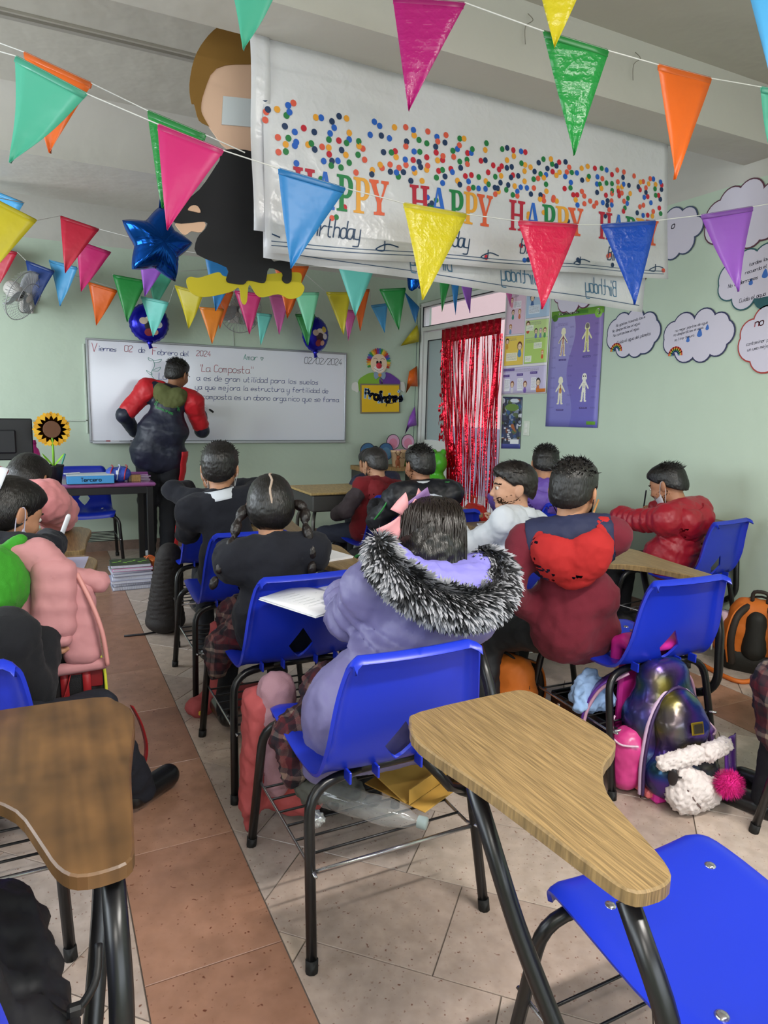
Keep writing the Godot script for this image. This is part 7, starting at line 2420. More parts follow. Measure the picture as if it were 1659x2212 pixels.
func head_field() -> F:
	var f := F.new()
	f.ell(Vector3(0, 0.025, 0.012), Vector3(0.073, 0.082, 0.090), 0.02)
	f.ell(Vector3(0, -0.04, -0.026), Vector3(0.052, 0.056, 0.060), 0.035)
	f.ell(Vector3(0, -0.012, -0.030), Vector3(0.062, 0.058, 0.060), 0.03)
	f.ell(Vector3(0, 0.03, -0.045), Vector3(0.055, 0.035, 0.042), 0.02)
	for s in [-1, 1]:
		f.ell(Vector3(s * 0.034, -0.026, -0.062), Vector3(0.024, 0.022, 0.022), 0.018)
		f.ell(Vector3(s * 0.077, -0.006, 0.014), Vector3(0.009, 0.031, 0.019), 0.008, Basis.from_euler(Vector3(0.25, s * 0.45, 0)))
		f.sub.append([1, Vector3(s * 0.030, 0.008, -0.099), Vector3(0.016, 0.010, 0.013), 0.0, 0.0, 0.01, Basis(), 0.01, 0.0, 0.0])
	f.cap(Vector3(0, 0.006, -0.084), Vector3(0, -0.024, -0.101), 0.008, 0.0115, 0.014)
	for s in [-1, 1]:
		f.ell(Vector3(s * 0.010, -0.028, -0.094), Vector3(0.008, 0.007, 0.009), 0.006)
	f.ell(Vector3(0, -0.049, -0.083), Vector3(0.020, 0.006, 0.010), 0.006)
	f.ell(Vector3(0, -0.058, -0.081), Vector3(0.017, 0.006, 0.010), 0.006)
	f.ell(Vector3(0, -0.084, -0.068), Vector3(0.022, 0.016, 0.018), 0.02)
	f.cap(Vector3(0, -0.06, 0.022), Vector3(0, -0.145, 0.035), 0.044, 0.044, 0.03)
	return f

func hand_field(grip: bool) -> F:
	var f := F.new()
	var fl := Basis.from_scale(Vector3(1, 1.9, 1))
	f.cap(Vector3(0, 0, 0.01), Vector3(0, 0, -0.018), 0.021, 0.024, 0.012, fl, 0.55)
	f.cap(Vector3(-0.012, 0, -0.02), Vector3(-0.014, 0, -0.055), 0.018, 0.017, 0.012, fl, 0.55)
	f.cap(Vector3(0.010, 0, -0.02), Vector3(0.012, -0.002, -0.052), 0.018, 0.016, 0.012, fl, 0.55)
	var ln := [0.043, 0.048, 0.045, 0.036]
	for i in 4:
		var p := Vector3(-0.023 + 0.0152 * i, 0.002 - 0.001 * i, -0.056 + 0.003 * absf(i - 1.2))
		var a := (0.5 if grip else 0.22) + 0.07 * i
		var sp := (i - 1.5) * (-0.05 if grip else -0.07)
		for k in 3:
			var l: float = ln[i] * [0.44, 0.31, 0.25][k] * 1.08
			var d := Vector3(-sin(sp), -sin(a), -cos(a)).normalized()
			f.cap(p, p + d * l, 0.0076 - 0.0007 * k, 0.0070 - 0.0007 * k, 0.004)
			p += d * l
			a += 0.75 if grip else 0.34
	var t0 := Vector3(-0.021, -0.004, -0.012)
	var t1 := Vector3(-0.038, -0.012, -0.036)
	var t2 := Vector3(-0.036, -0.021, -0.058) if grip else Vector3(-0.044, -0.016, -0.058)
	var t3 := Vector3(-0.026, -0.029, -0.073) if grip else Vector3(-0.045, -0.019, -0.077)
	f.cap(t0, t1, 0.012, 0.0095, 0.008)
	f.cap(t1, t2, 0.0090, 0.0082, 0.004)
	f.cap(t2, t3, 0.0080, 0.0066, 0.004)
	return f

func short_hair(thick: float, sides: float) -> F:
	var f := F.new()
	f.ell(Vector3(0, 0.036, 0.016), Vector3(0.079 + thick * 0.6, 0.083 + thick, 0.093 + thick), 0.01)
	f.ell(Vector3(0, -0.02, 0.045), Vector3(0.066 + sides, 0.062, 0.062 + sides), 0.03)
	f.ell(Vector3(0, 0.075, -0.03), Vector3(0.06, 0.038 + thick, 0.062 + thick * 0.6), 0.03)
	var n := Vector3(0, -1, -0.74).normalized()
	f.cut.append(Plane(n, -n.dot(Vector3(0, 0.008, 0.0)) * -1.0))
	var g := Vector3(0, -1, 0.0).normalized()
	f.cut.append(Plane(g, g.dot(Vector3(0, -0.072, 0.0))))
	var jw := Vector3(0, -0.5, -0.86).normalized()
	f.cut.append(Plane(jw, jw.dot(Vector3(0, 0.075, -0.085))))
	f.sub.append([1, Vector3(0, -0.085, -0.05), Vector3(0.11, 0.075, 0.085), 0.0, 0.0, 0.01, Basis(), 0.05, 0.0, 0.0])
	for s in [-1, 1]:
		f.sub.append([1, Vector3(s * 0.088, -0.012, 0.004), Vector3(0.026, 0.040, 0.026), 0.0, 0.0, 0.01, Basis(), 0.02, 0.0, 0.0])
	f.sub.append([1, Vector3(0, -0.03, -0.085), Vector3(0.082, 0.090, 0.075), 0.0, 0.0, 0.01, Basis(), 0.05, 0.0, 0.0])
	return f

func hair_mesh(kind: String) -> ArrayMesh:
	if tmpl.has("hair_" + kind):
		return tmpl["hair_" + kind]
	var f: F
	var b := B.new().smooth()
	var amp := 0.0018
	var fr := 60.0
	match kind:
		"short":
			f = short_hair(0.006, 0.004)
		"cropped":
			f = short_hair(0.0, -0.002)
			amp = 0.0015
		"tufted":
			f = short_hair(0.010, 0.0)
			amp = 0.002
		"tied":
			f = short_hair(0.004, 0.008)
			amp = 0.0015
			f.ell(Vector3(0, 0.0, 0.035), Vector3(0.083, 0.085, 0.083), 0.02)
			f.cut.clear()
			var n := Vector3(0, -0.62, -1).normalized()
			f.cut.append(Plane(n, n.dot(Vector3(0, 0.062, -0.078))))
			f.cut.append(Plane(Vector3(0, -1, 0), 0.082))
	f.mesh(0.005, b, noise(71, fr, 2), amp)
	var r := RandomNumberGenerator.new()
	r.seed = 19
	if kind in ["tufted", "short"]:
		for i in 420 if kind == "tufted" else 260:
			var d := Vector3(r.randfn() * 0.8, 0.35 + r.randf(), r.randfn() * 0.9 - 0.1).normalized()
			if d.y < 0.25:
				continue
			var p := Vector3(0, 0.036, 0.012) + d * Vector3(0.080, 0.090, 0.098)
			var tn := (d * (0.5 if kind == "tufted" else 0.2) + Vector3(r.randfn() * 0.3, 0.1, -0.9 if kind == "tufted" else 0.5)).normalized()
			var s := tn.cross(d).normalized() * 0.0035
			var l := 0.016 + 0.018 * r.randf()
			b.t(p - s, p + s, p + tn * l)
			b.t(p + s - d * 0.002, p - s - d * 0.002, p + tn * l)
	tmpl["hair_" + kind] = b.mesh()
	return tmpl["hair_" + kind]

func ik(a: Vector3, b: Vector3, l1: float, l2: float, hint: Vector3) -> Vector3:
	var d := b - a
	var l := minf(d.length(), (l1 + l2) * 0.995)
	var u := d.normalized()
	var x := (l1 * l1 - l2 * l2 + l * l) / (2.0 * l)
	var h := sqrt(maxf(l1 * l1 - x * x, 0.0))
	var p := (hint - u * hint.dot(u)).normalized()
	return a + u * x + p * h

func look(yaw: float, pitch := 0.0, roll := 0.0) -> Basis:
	return Basis.from_euler(Vector3(deg_to_rad(pitch), deg_to_rad(yaw), deg_to_rad(roll)))

# lays out the joints; every place in the world
func rig(o: Dictionary) -> Dictionary:
	var s: float = o.get("s", 1.0)
	var adult: bool = o.get("adult", false)
	var hb: Basis = look(o.get("hyaw", 0.0), o.get("hpitch", 0.0), o.get("hroll", 0.0))
	var hs: float = o.get("hs", s)
	var hip: Vector3 = o.hip
	var head: Vector3 = o.head
	var neck: Vector3 = head + hb * Vector3(0, -0.118, 0.03) * hs
	var yb := look(o.get("yaw", 0.0))
	var up := (neck - hip).normalized()
	var right: Vector3 = look(o.get("twist", o.get("yaw", 0.0))) * Vector3.RIGHT
	right = (right - up * right.dot(up)).normalized()
	right = right.rotated(up.cross(right).normalized(), deg_to_rad(o.get("tilt", 0.0)))
	var back := right.cross(up).normalized()
	var hr: Vector3 = yb * Vector3.RIGHT
	var fw: Vector3 = yb * Vector3.FORWARD
	var tl := neck - hip
	var bs := Basis(right, up, back)
	var fl := Basis.from_scale(Vector3(1, 1, 1.38)) * bs.transposed()
	var w: float = o.get("wide", 1.0) * s
	var sw: float = o.get("shoulder", 0.138) * s
	var bend: Vector3 = back * o.get("hunch", 0.02)
	var b := {}
	var belly := hip + tl * 0.34 + bend * 0.6
	var chest := hip + tl * 0.68 + bend
	var top := neck - up * 0.035 * s + bend * 0.5
	b.pelvis = [hip - hr * 0.055 * w, hip + hr * 0.055 * w, 0.098 * w, 0.098 * w, 0.05, Basis(), 1.0]
	b.belly = [hip, belly, 0.128 * w, 0.120 * w, 0.05, fl, 0.72]
	b.chest = [belly, chest, 0.120 * w, 0.128 * w, 0.05, fl, 0.72]
	b.upper = [chest, top - up * 0.03 * s, 0.128 * w, 0.082 * w, 0.05, fl, 0.72]
	b.neck = [top, head + hb * Vector3(0, -0.05, 0.02) * hs, 0.044 * s, 0.042 * s, 0.03, Basis(), 1.0]
	var l1: float = (0.285 if adult else 0.195) * (1.0 if adult else s)
	var l2: float = (0.25 if adult else 0.18) * (1.0 if adult else s)
	var r := {"head": head, "hb": hb, "hs": hs, "neck": neck, "up": up, "right": right, "back": back, "chest": chest, "belly": belly, "hip": hip, "s": s, "hr": hr, "fw": fw, "bs": bs}
	b.yoke = [top - up * 0.022 * s - right * sw * 0.85, top - up * 0.022 * s + right * sw * 0.85, 0.056 * w, 0.056 * w, 0.04, fl, 0.72]
	for side in ["l", "r"]:
		var k := -1.0 if side == "l" else 1.0
		var sh: Vector3 = top - up * 0.018 * s + right * sw * k
		var wr: Vector3 = o.get("h" + side, sh + fw * 0.3 - up * 0.2)
		var hint: Vector3 = o.get("e" + side, right * k * 0.45 - Vector3.UP + back * 0.35)
		var el := ik(sh, wr, l1, l2, hint)
		wr = el + (wr - el).normalized() * l2
		b["sho" + side] = [top + right * 0.03 * k - up * 0.012 * s, sh, 0.050 * s, 0.048 * s, 0.04, Basis(), 1.0]
		b["ua" + side] = [sh, el, 0.046 * s, 0.037 * s, 0.03, Basis(), 1.0]
		b["fa" + side] = [el, wr, 0.036 * s, 0.024 * s, 0.03, Basis(), 1.0]
		r["wr" + side] = wr
		r["el" + side] = el
		r["sh" + side] = sh
		var hj: Vector3 = hip + hr * 0.075 * k * s - Vector3.UP * 0.02
		var ft: Vector3 = o.get("f" + side, hj + fw * 0.36 * s + Vector3(0, -hj.y + 0.05, 0))
		var t1: float = (0.43 if adult else 0.35) * (1.0 if adult else s)
		var t2: float = (0.43 if adult else 0.38) * (1.0 if adult else s)
		var kn := ik(hj, ft, t1, t2, o.get("k" + side, fw + Vector3.UP * 0.6))
		b["th" + side] = [hj, kn, 0.076 * s, 0.054 * s, 0.04, Basis(), 1.0]
		b["sn" + side] = [kn, ft, 0.052 * s, 0.034 * s, 0.03, Basis(), 1.0]
		var fd: Vector3 = o.get("t" + side, fw)
		fd = (fd - Vector3.UP * fd.y).normalized()
		b["ft" + side] = [ft + Vector3(0, -0.02 * s, 0) - fd * 0.02 * s, ft + fd * 0.13 * s + Vector3(0, -0.028 * s, 0), 0.032 * s, 0.028 * s, 0.03, Basis(), 1.0]
		r["ft" + side] = ft
		r["kn" + side] = kn
		r["hj" + side] = hj
		r["toe" + side] = fd
	r.b = b
	return r

func field(r: Dictionary, names: Array, grow: float, opt := {}) -> F:
	var f := F.new()
	for n in names:
		var key: String = n
		var e: Array = r.b[key]
		var a: Vector3 = e[0]
		var z: Vector3 = e[1]
		if opt.has("cuff") and key.begins_with("fa"):
			z = a.lerp(z, opt.cuff)
		if opt.has("short") and key.begins_with("ua"):
			z = a.lerp(z, opt.short)
		if key == "pelvis" and "thl" in names and not "neck" in names:
			a = a
			f.cap(a, z, e[3] + grow - 0.016, e[4] + grow - 0.016, 0.035)
			continue
		var puff: float = opt.get("puff", 0.0)
		if key in ["neck", "pelvis", "yoke"] or key.begins_with("sho"):
			puff = 0.0
		var pn: float = 3.0 if key in ["belly", "chest"] else 4.0
		f.cap(a, z, e[3] + grow, e[4] + grow * opt.get("end", 1.0), 0.035, e[5], e[6], puff, pn)
	return f

func garment(t: Node3D, called: String, r: Dictionary, names: Array, grow: float, m: Material, cell := 0.011, opt := {}) -> MeshInstance3D:
	var f := field(r, names, grow, opt)
	for x in opt.get("extra", []):
		f.pr.append(x)
	for c in opt.get("cut", []):
		f.cut.append(c)
	var b := B.new(Transform3D(Basis(), -t.position)).smooth()
	f.mesh(cell, b, noise(opt.get("seed", 23), opt.get("freq", 11.0), 3), opt.get("wr", 0.008))
	return put(b.mesh(), called, m, t)

const TORSO = ["pelvis", "belly", "chest", "upper", "yoke", "shol", "shor"]
const ARMS = ["ual", "uar", "fal", "far"]
const LEGS = ["pelvis", "thl", "thr", "snl", "snr"]

func person(label: String, o: Dictionary) -> Array:
	var hip: Vector3 = o.hip
	var t := thing("person", label, "person", Vector3(hip.x, 0, hip.z))
	var r := rig(o)
	var inv := Transform3D(Basis(), -t.position)
	if not tmpl.has("head"):
		tmpl.head = faces_of(head_field(), 0.004)
		tmpl.hand = faces_of(hand_field(false), 0.003)
		tmpl.grip = faces_of(hand_field(true), 0.003)
	var skin := M(o.get("skin", "b98565"), 0.55, {"normal": "cloth", "tri": 20.0, "ns": 0.12})
	var f := field(r, ["pelvis", "belly", "chest", "upper", "shol", "shor", "neck", "ual", "uar", "fal", "far", "thl", "thr", "snl", "snr", "ftl", "ftr"], -0.006)
	var b := B.new(inv).smooth()
	f.mesh(0.013, b)
	var hx := Transform3D((r.hb as Basis).scaled(Vector3.ONE * r.hs), r.head)
	put_faces(b, tmpl.head, hx)
	for side in ["l", "r"]:
		var d: Vector3 = o.get("d" + side, (r["wr" + side] - r["el" + side]).normalized())
		var pu: Vector3 = o.get("p" + side, Vector3.UP)
		var z := -d.normalized()
		var x := pu.cross(z).normalized()
		var hbs := Basis(x, z.cross(x), z).scaled(Vector3.ONE * (r.s as float) * (0.80 if not o.get("adult", false) else 1.0))
		put_faces(b, tmpl.grip if o.get("g" + side, false) else tmpl.hand, Transform3D(hbs, r["wr" + side] + d.normalized() * 0.008), side == "l")
	put(b.mesh(), "body", skin, t)
	# face
	for s in [-1, 1]:
		var e := B.new(inv * hx).smooth()
		e.ball(Vector3(s * 0.030, 0.006, -0.0795), Vector3(0.0125, 0.0095, 0.0115), 12)
		var eye := put(e.mesh(), "eye", M("d8d2cc", 0.25), t)
		var p := B.new(inv * hx).smooth()
		p.ball(Vector3(s * 0.0315 + o.get("gaze", 0.0), 0.0055, -0.0872), Vector3(0.0062, 0.0066, 0.0045), 10)
		put(p.mesh(), "iris", M("1c100a", 0.2), eye)
		var w := B.new(inv * hx).smooth()
		w.tube(curve([Vector3(s * 0.015, 0.024, -0.091), Vector3(s * 0.03, 0.030, -0.089), Vector3(s * 0.047, 0.023, -0.077)], 4), [0.0022, 0.003, 0.003, 0.003, 0.003, 0.0028, 0.0025, 0.002, 0.0012], 6)
		put(w.mesh(), "eyebrow", M("1d1410", 0.8), t)
	var mo := B.new(inv * hx).smooth()
	var sm: float = o.get("smile", 0.0)
	mo.tube(curve([Vector3(-0.022 - sm * 0.2, -0.053 + sm, -0.083), Vector3(0, -0.0535 - sm * 0.3, -0.0935), Vector3(0.022 + sm * 0.2, -0.053 + sm, -0.083)], 5), 0.0022, 6)
	put(mo.mesh(), "mouth", M("7a3c34", 0.5), t)
	var hk: String = o.get("hair", "short")
	if hk != "none":
		put(hair_mesh(hk), "hair", M(o.get("hairc", "14110f"), 0.42, {"normal": "strand", "tri": 9.0, "ns": 0.7}), t, inv * hx)
	for sd in ["l", "r"]:
		var q := field(r, ["ft" + sd], 0.010)
		var sb := B.new(inv).smooth()
		q.cut.append(Plane(Vector3(0, -1, 0), 0.0) if (r["ft" + sd] as Vector3).y < 0.12 else Plane(Vector3(0, -1, 0), 10.0))
		q.mesh(0.008, sb)
		put(sb.mesh(), "shoe", M(o.get("shoe", "121214"), 0.3), t)
	return [t, r, inv, hx]

func mask(pr: Array, hex: String, drop := 0.0) -> void:
	var t: Node3D = pr[0]
	var xf: Transform3D = pr[2] * pr[3]
	var b := B.new(xf).smooth()
	b.sheet(func(u: float, v: float) -> Vector3:
		var a := (u - 0.5) * 2.5
		var y := -0.012 - v * 0.085 - drop
		var rr := Vector2(0.067, 0.108 - 0.018 * v - 0.25 * drop)
		return Vector3(sin(a) * rr.x, y + 0.012 * (1.0 - cos(a)), -cos(a) * rr.y + 0.01 + 0.006 * sin(v * 20.0) * 0.2), 16, 8, 0.0015)
	var m := put(b.mesh(), "face_mask", M(hex, 0.8), t)
	for s in [-1, 1]:
		var c := B.new(xf).smooth()
		c.tube(curve([Vector3(s * 0.062, -0.02 - drop, -0.03), Vector3(s * 0.079, 0.012, 0.004), Vector3(s * 0.084, 0.018, 0.022), Vector3(s * 0.082, -0.02, 0.026), Vector3(s * 0.062, -0.085 - drop, -0.02)], 5), 0.0019, 5)
		put(c.mesh(), "ear_loop", M(hex, 0.8), m)

func hood(pr: Array, hex: String, rough := 0.85, lining := "", size := 1.0) -> void:
	# an empty hood lying on the upper back, open towards the neck
	var t: Node3D = pr[0]
	var r: Dictionary = pr[1]
	var s: float = r.s * size
	var c: Vector3 = r.neck
	var R: Vector3 = r.right
	var U: Vector3 = r.up
	var K: Vector3 = r.back
	var f := F.new()
	for k in [-1.0, 1.0]:
		f.cap(c + R * k * 0.075 * s - K * 0.045 * s - U * 0.012 * s, c + R * k * 0.092 * s + K * 0.02 * s - U * 0.012 * s, 0.024 * s, 0.030 * s, 0.05)
		f.cap(c + R * k * 0.092 * s + K * 0.02 * s - U * 0.012 * s, c + R * k * 0.055 * s + K * 0.075 * s - U * 0.045 * s, 0.030 * s, 0.034 * s, 0.04)
		f.cap(c + R * k * 0.055 * s + K * 0.075 * s - U * 0.05 * s, c + R * k * 0.02 * s + K * 0.08 * s - U * 0.12 * s, 0.042 * s, 0.034 * s, 0.07)
	f.cap(c - R * 0.05 * s + K * 0.085 * s - U * 0.06 * s, c + R * 0.05 * s + K * 0.085 * s - U * 0.06 * s, 0.046 * s, 0.046 * s, 0.07)
	f.ell(c - U * 0.085 * s + K * 0.088 * s, Vector3(0.088, 0.062, 0.036) * s, 0.05, Basis(R, U, K))
	f.sub.append([1, c + K * 0.045 * s + U * 0.008 * s, Vector3(0.078, 0.034, 0.056) * s, 0.0, 0.0, 0.01, Basis(R, U, K).transposed(), 0.03, 0.0, 0.0])
	var b := B.new(pr[2]).smooth()
	f.mesh(0.008, b, noise(29, 14.0, 2), 0.006)
	put(b.mesh(), "hood", M(hex, rough, {"normal": "wrinkle", "tri": 5.0, "ns": 0.4}), t)
	if lining != "":
		var g := F.new()
		g.ell(c - U * 0.024 * s + K * 0.05 * s, Vector3(0.085, 0.020, 0.058) * s, 0.02, Basis(R, U, K))
		var b2 := B.new(pr[2]).smooth()
		g.mesh(0.008, b2)
		put(b2.mesh(), "hood_lining", M(lining, 0.85), t)

func collar(pr: Array, hex: String) -> void:
	var r: Dictionary = pr[1]
	var b := B.new(pr[2]).smooth()
	var c: Vector3 = r.neck
	b.sheet(func(u: float, v: float) -> Vector3:
		var a := (u - 0.5) * 5.2
		var rr: float = (0.062 + 0.022 * v) * r.s
		return c + (r.right as Vector3) * sin(a) * rr * 1.1 + (r.back as Vector3) * (cos(a) * rr * 1.05) + (r.up as Vector3) * ((0.026 - 0.045 * v) * r.s), 24, 4, 0.003)
	put(b.mesh(), "shirt_collar", M(hex, 0.8), pr[0])

func pen(label: String, called: String, a: Vector3, b: Vector3, body: String, cap: String, rad: float) -> void:
	var t := thing(called, label, called.split("_")[-1], (a + b) / 2)
	var x := (b - a).normalized()
	var z := x.cross(Vector3.UP).normalized()
	t.basis = Basis(x, z.cross(x), z)
	pen_parts(t, body, cap, (b - a).length(), rad)

func knit(hex: String) -> StandardMaterial3D:
	return M(hex, 0.95, {"normal": "cloth", "tri": 9.0, "ns": 0.5, "rim": 0.25})

func people() -> void:
	var SW := TORSO + ARMS
	var navy := knit("11131d")
	var trouser := M("14161d", 0.85, {"normal": "cloth", "tri": 9.0, "ns": 0.4})
	# ---- teacher at the board
	var p := person("man in a navy and red tracksuit writing on the whiteboard, seen from behind", {"adult": true, "s": 1.28, "hs": 1.08, "hip": Vector3(0.885, 0.93, -6.0), "head": Vector3(1.055, 1.545, -6.06), "hyaw": -42.0, "hpitch": -12.0, "hroll": -6.0, "yaw": -6.0, "twist": -12.0, "tilt": 2.0, "shoulder": 0.142, "wide": 1.0, "hunch": 0.05,
		"hr": Vector3(1.29, 1.21, -6.29), "er": Vector3(0.1, -1.0, 0.45), "dr": Vector3(0.15, 0.55, -0.8), "gr": true, "pr": Vector3(0.5, 0.5, 0.4), "hl": Vector3(0.72, 1.06, -6.2), "el": Vector3(-0.9, -0.15, 0.6), "fl": Vector3(0.79, 0.06, -6.12), "fr": Vector3(0.93, 0.06, -6.0), "shoe": "c4c8cc", "hair": "short", "skin": "9c6b4c"})
	var r: Dictionary = p[1]
	garment(p[0], "trousers", r, LEGS, 0.034, trouser, 0.012, {"wr": 0.010, "freq": 9.0})
	var jk := M("1d2134", 0.45, {"normal": "wrinkle", "tri": 3.0, "ns": 0.6})
	var hipx: Vector3 = r.hip
	garment(p[0], "tracksuit_jacket", r, SW, 0.026, jk, 0.011, {"cuff": 0.96, "wr": 0.010, "freq": 6.0, "extra": [[0, hipx - Vector3(0.075, 0.04, 0), hipx + Vector3(0.075, -0.06, 0), 0.155, 0.155, 0.04, Basis.from_scale(Vector3(1, 1, 1.3)), 0.77, 0.0, 5.0], [0, r.belly - Vector3(0.04, 0.02, 0), r.belly + Vector3(0.04, -0.02, 0), 0.15, 0.15, 0.05, Basis.from_scale(Vector3(1, 1, 1.3)), 0.77, 0.0, 5.0]], "cut": [Plane(Vector3(-0.2, -1, 0).normalized(), -0.885)]})
	garment(p[0], "red_shoulder_sleeve", r, ["ual", "uar"], 0.032, M("c41c28", 0.5, {"normal": "wrinkle", "tri": 3.0, "ns": 0.4}), 0.009, {"short": 0.80, "extra": [[0, r.shl, (r.shl as Vector3).lerp(r.neck, 0.45) + (r.up as Vector3) * 0.012, 0.092, 0.07, 0.05, Basis(), 1.0, 0.0, 5.0], [0, r.shr, (r.shr as Vector3).lerp(r.neck, 0.45) + (r.up as Vector3) * 0.012, 0.092, 0.07, 0.05, Basis(), 1.0, 0.0, 5.0]], "wr": 0.012, "freq": 7.0, "end": 1.25})
	hood(p, "5b6036", 0.9, "", 0.92)
	var st := B.new(p[2]).smooth()
	for pr2 in [["hjr", "knr", 0.140, 0.112], ["knr", "ftr", 0.112, 0.088]]:
		var a: Vector3 = r[pr2[0]]
		var z: Vector3 = r[pr2[1]]
		st.sheet(func(u: float, v: float) -> Vector3:
			var ang := (u - 0.5) * 0.7 + 0.75
			return a.lerp(z, v) + Vector3(cos(ang), 0, sin(ang)) * (lerpf(pr2[2], pr2[3], v) + 0.004 * sin(v * 20.0)), 4, 12, 0.002)
	put(st.mesh(), "red_side_stripe", M("c81c28", 0.55), p[0])
	# the club name set in an arc on the back: thrown onto the cloth along the back's normal
	var jf := field(r, SW, 0.030)
	var on_back := func(x: float, y: float) -> Vector3:
		var q: Vector3 = (r.chest as Vector3) + (r.up as Vector3) * (-0.015 + y) + (r.right as Vector3) * x + (r.back as Vector3) * 0.4
		for k in 14:
			q -= (r.back as Vector3) * jf.at(q)
		return q + (r.back as Vector3) * 0.009
	var lt := B.new()
	lt.xf = p[2]
	var arc := "COLEGIO HISPANO"
	for i in arc.length():
		var a := PI * (1.0 - (i + 0.5) / arc.length())
		var c := Vector2(cos(a) * 0.085, sin(a) * 0.062)
		ink(lt, arc[i], 0.017, 0.0035, func(x: float, y: float) -> Vector3:
			var v := Vector2(x - 0.006, y).rotated(a - PI / 2)
			return on_back.call(c.x + v.x, c.y + v.y))
	ink(lt, "GUADALUPANO", 0.016, 0.0035, func(x: float, y: float) -> Vector3: return on_back.call(-0.088 + x, -0.022 + y - x * 0.14), 0.0, 1.05)
	put(lt.mesh(), "back_lettering", M("2f8a46", 0.6), p[0])
	var gl := B.new(p[2] * p[3]).smooth()
	gl.tube([Vector3(0.078, 0.012, 0.0), Vector3(0.068, 0.010, -0.07), Vector3(0.05, 0.01, -0.09)], 0.0018, 5)
	put(gl.mesh(), "glasses_arm", M("2a2a30", 0.3), p[0])
	pen("white board marker held against the whiteboard in the teacher's raised hand", "board_marker", Vector3(1.40, 1.235, -6.28), Vector3(1.335, 1.30, -6.425), "e8e8ea", "202024", 0.009)

	# ---- girl with fur hood
	var g := person("girl in a lilac quilted jacket with black and white fur hood, seen from behind", {"hip": Vector3(0.83, 0.53, -1.60), "head": Vector3(0.97, 0.95, -1.66), "hyaw": -26.0, "hpitch": -14.0, "hroll": -4.0, "yaw": -6.0, "twist": -22.0, "hunch": 0.05, "hl": Vector3(0.84, 0.74, -1.94), "hr": Vector3(1.12, 0.73, -1.90), "hair": "none", "skin": "a8775a", "el": Vector3(-0.5, -1, 0.3), "er": Vector3(0.5, -1, 0.3)})
	r = g[1]
	var lilac := M("6f6a98", 0.5, {"normal": "wrinkle", "tri": 3.5, "ns": 0.4, "rim": 0.3})
	garment(g[0], "quilted_jacket", r, SW, 0.036, lilac, 0.010, {"puff": 0.026, "wr": 0.006, "freq": 16.0, "cuff": 0.95, "extra": [[0, r.hip - Vector3(0.09, 0.03, 0), r.hip + Vector3(0.09, -0.03, 0), 0.16, 0.16, 0.05, Basis.from_scale(Vector3(1, 1, 1.1)), 0.9, 0.0, 5.0], [0, r.hip + Vector3(-0.1, -0.05, -0.02), r.hip + Vector3(-0.2, -0.17, -0.02), 0.07, 0.05, 0.06, Basis(), 1.0, 0.01, 3.0]]})
	garment(g[0], "trousers", r, LEGS, 0.014, trouser, 0.014)
	var sk := M("b0a8b0", 0.85, {"tex": "tartan", "tri": 5.0})
	var h0: Vector3 = r.hip
	var skf := F.new()
	skf.cap(h0 + Vector3(-0.13, -0.06, -0.12), h0 + Vector3(-0.235, -0.12, -0.12), 0.075, 0.055, 0.05).cap(h0 + Vector3(-0.235, -0.12, -0.12), h0 + Vector3(-0.245, -0.2, -0.08), 0.055, 0.04, 0.05).cap(h0 + Vector3(-0.1, -0.04, -0.2), h0 + Vector3(0.1, -0.04, -0.2), 0.085, 0.085, 0.05)
	var skb := B.new(g[2]).smooth()
	skf.mesh(0.009, skb, noise(33, 26.0, 2), 0.014)
	put(skb.mesh(), "plaid_skirt", sk, g[0])
	# hood lining, fur edge and tufts
	var hf := F.new()
	hf.ell(Vector3(0.93, 0.875, -1.52), Vector3(0.15, 0.05, 0.08), 0.03, look(-6, 0, -8)).cap(Vector3(0.80, 0.93, -1.55), Vector3(0.86, 0.85, -1.48), 0.05, 0.05, 0.05).cap(Vector3(1.07, 0.89, -1.55), Vector3(1.02, 0.84, -1.48), 0.05, 0.05, 0.05)
	var hbm := B.new(g[2]).smooth()
	hf.mesh(0.010, hbm, noise(35, 20.0, 2), 0.010)
	put(hbm.mesh(), "hood", M("857fd0", 0.7, {"normal": "wrinkle", "tri": 4.0, "ns": 0.3}), g[0])
	var path := curve(v3([0.80, 0.955, -1.60, 0.765, 0.965, -1.555, 0.765, 0.925, -1.495, 0.805, 0.885, -1.455, 0.87, 0.845, -1.425, 0.95, 0.825, -1.42, 1.03, 0.83, -1.435, 1.09, 0.865, -1.47, 1.11, 0.90, -1.52, 1.08, 0.92, -1.57]), 8)
	var fb := B.new(g[2]).smooth()
	var rad := []
	for i in path.size():
		rad.append(0.030 + 0.016 * sin(PI * i / (path.size() - 1.0)))
	fb.tube(path, rad, 10)
	fb.vc = false
	var fbase := put(fb.mesh(), "fur_edge", M("2a2a2c", 0.95), g[0])
	var tu := B.new(g[2]).smooth()
	tu.vc = true
	var rr := RandomNumberGenerator.new()
	rr.seed = 88
	var cn := noise(90, 26.0, 2)
	for i in 6500:
		var k := rr.randi() % (path.size() - 1)
		var q: Vector3 = path[k].lerp(path[k + 1], rr.randf())
		var d: Vector3 = (path[k + 1] - path[k]).normalized()
		var a := rr.randf() * TAU
		var x := d.cross(Vector3.UP).normalized()
		var y := x.cross(d)
		var n := x * cos(a) + y * sin(a)
		var root: Vector3 = q + n * (rad[k] - 0.004)
		var lay := (n * 0.75 + d * 0.5 * cn.get_noise_3dv(root * 0.7) + d * 0.15 * rr.randfn() + Vector3(0, -0.55, 0.25)).normalized()
		var len := 0.022 + 0.014 * rr.randf()
		var wv := d * (0.0038 + 0.002 * rr.randf())
		var black := cn.get_noise_3dv(root) + 0.30 * (n.dot(Vector3(-0.25, 0.45, 0.85)) - 0.45) > 0.02
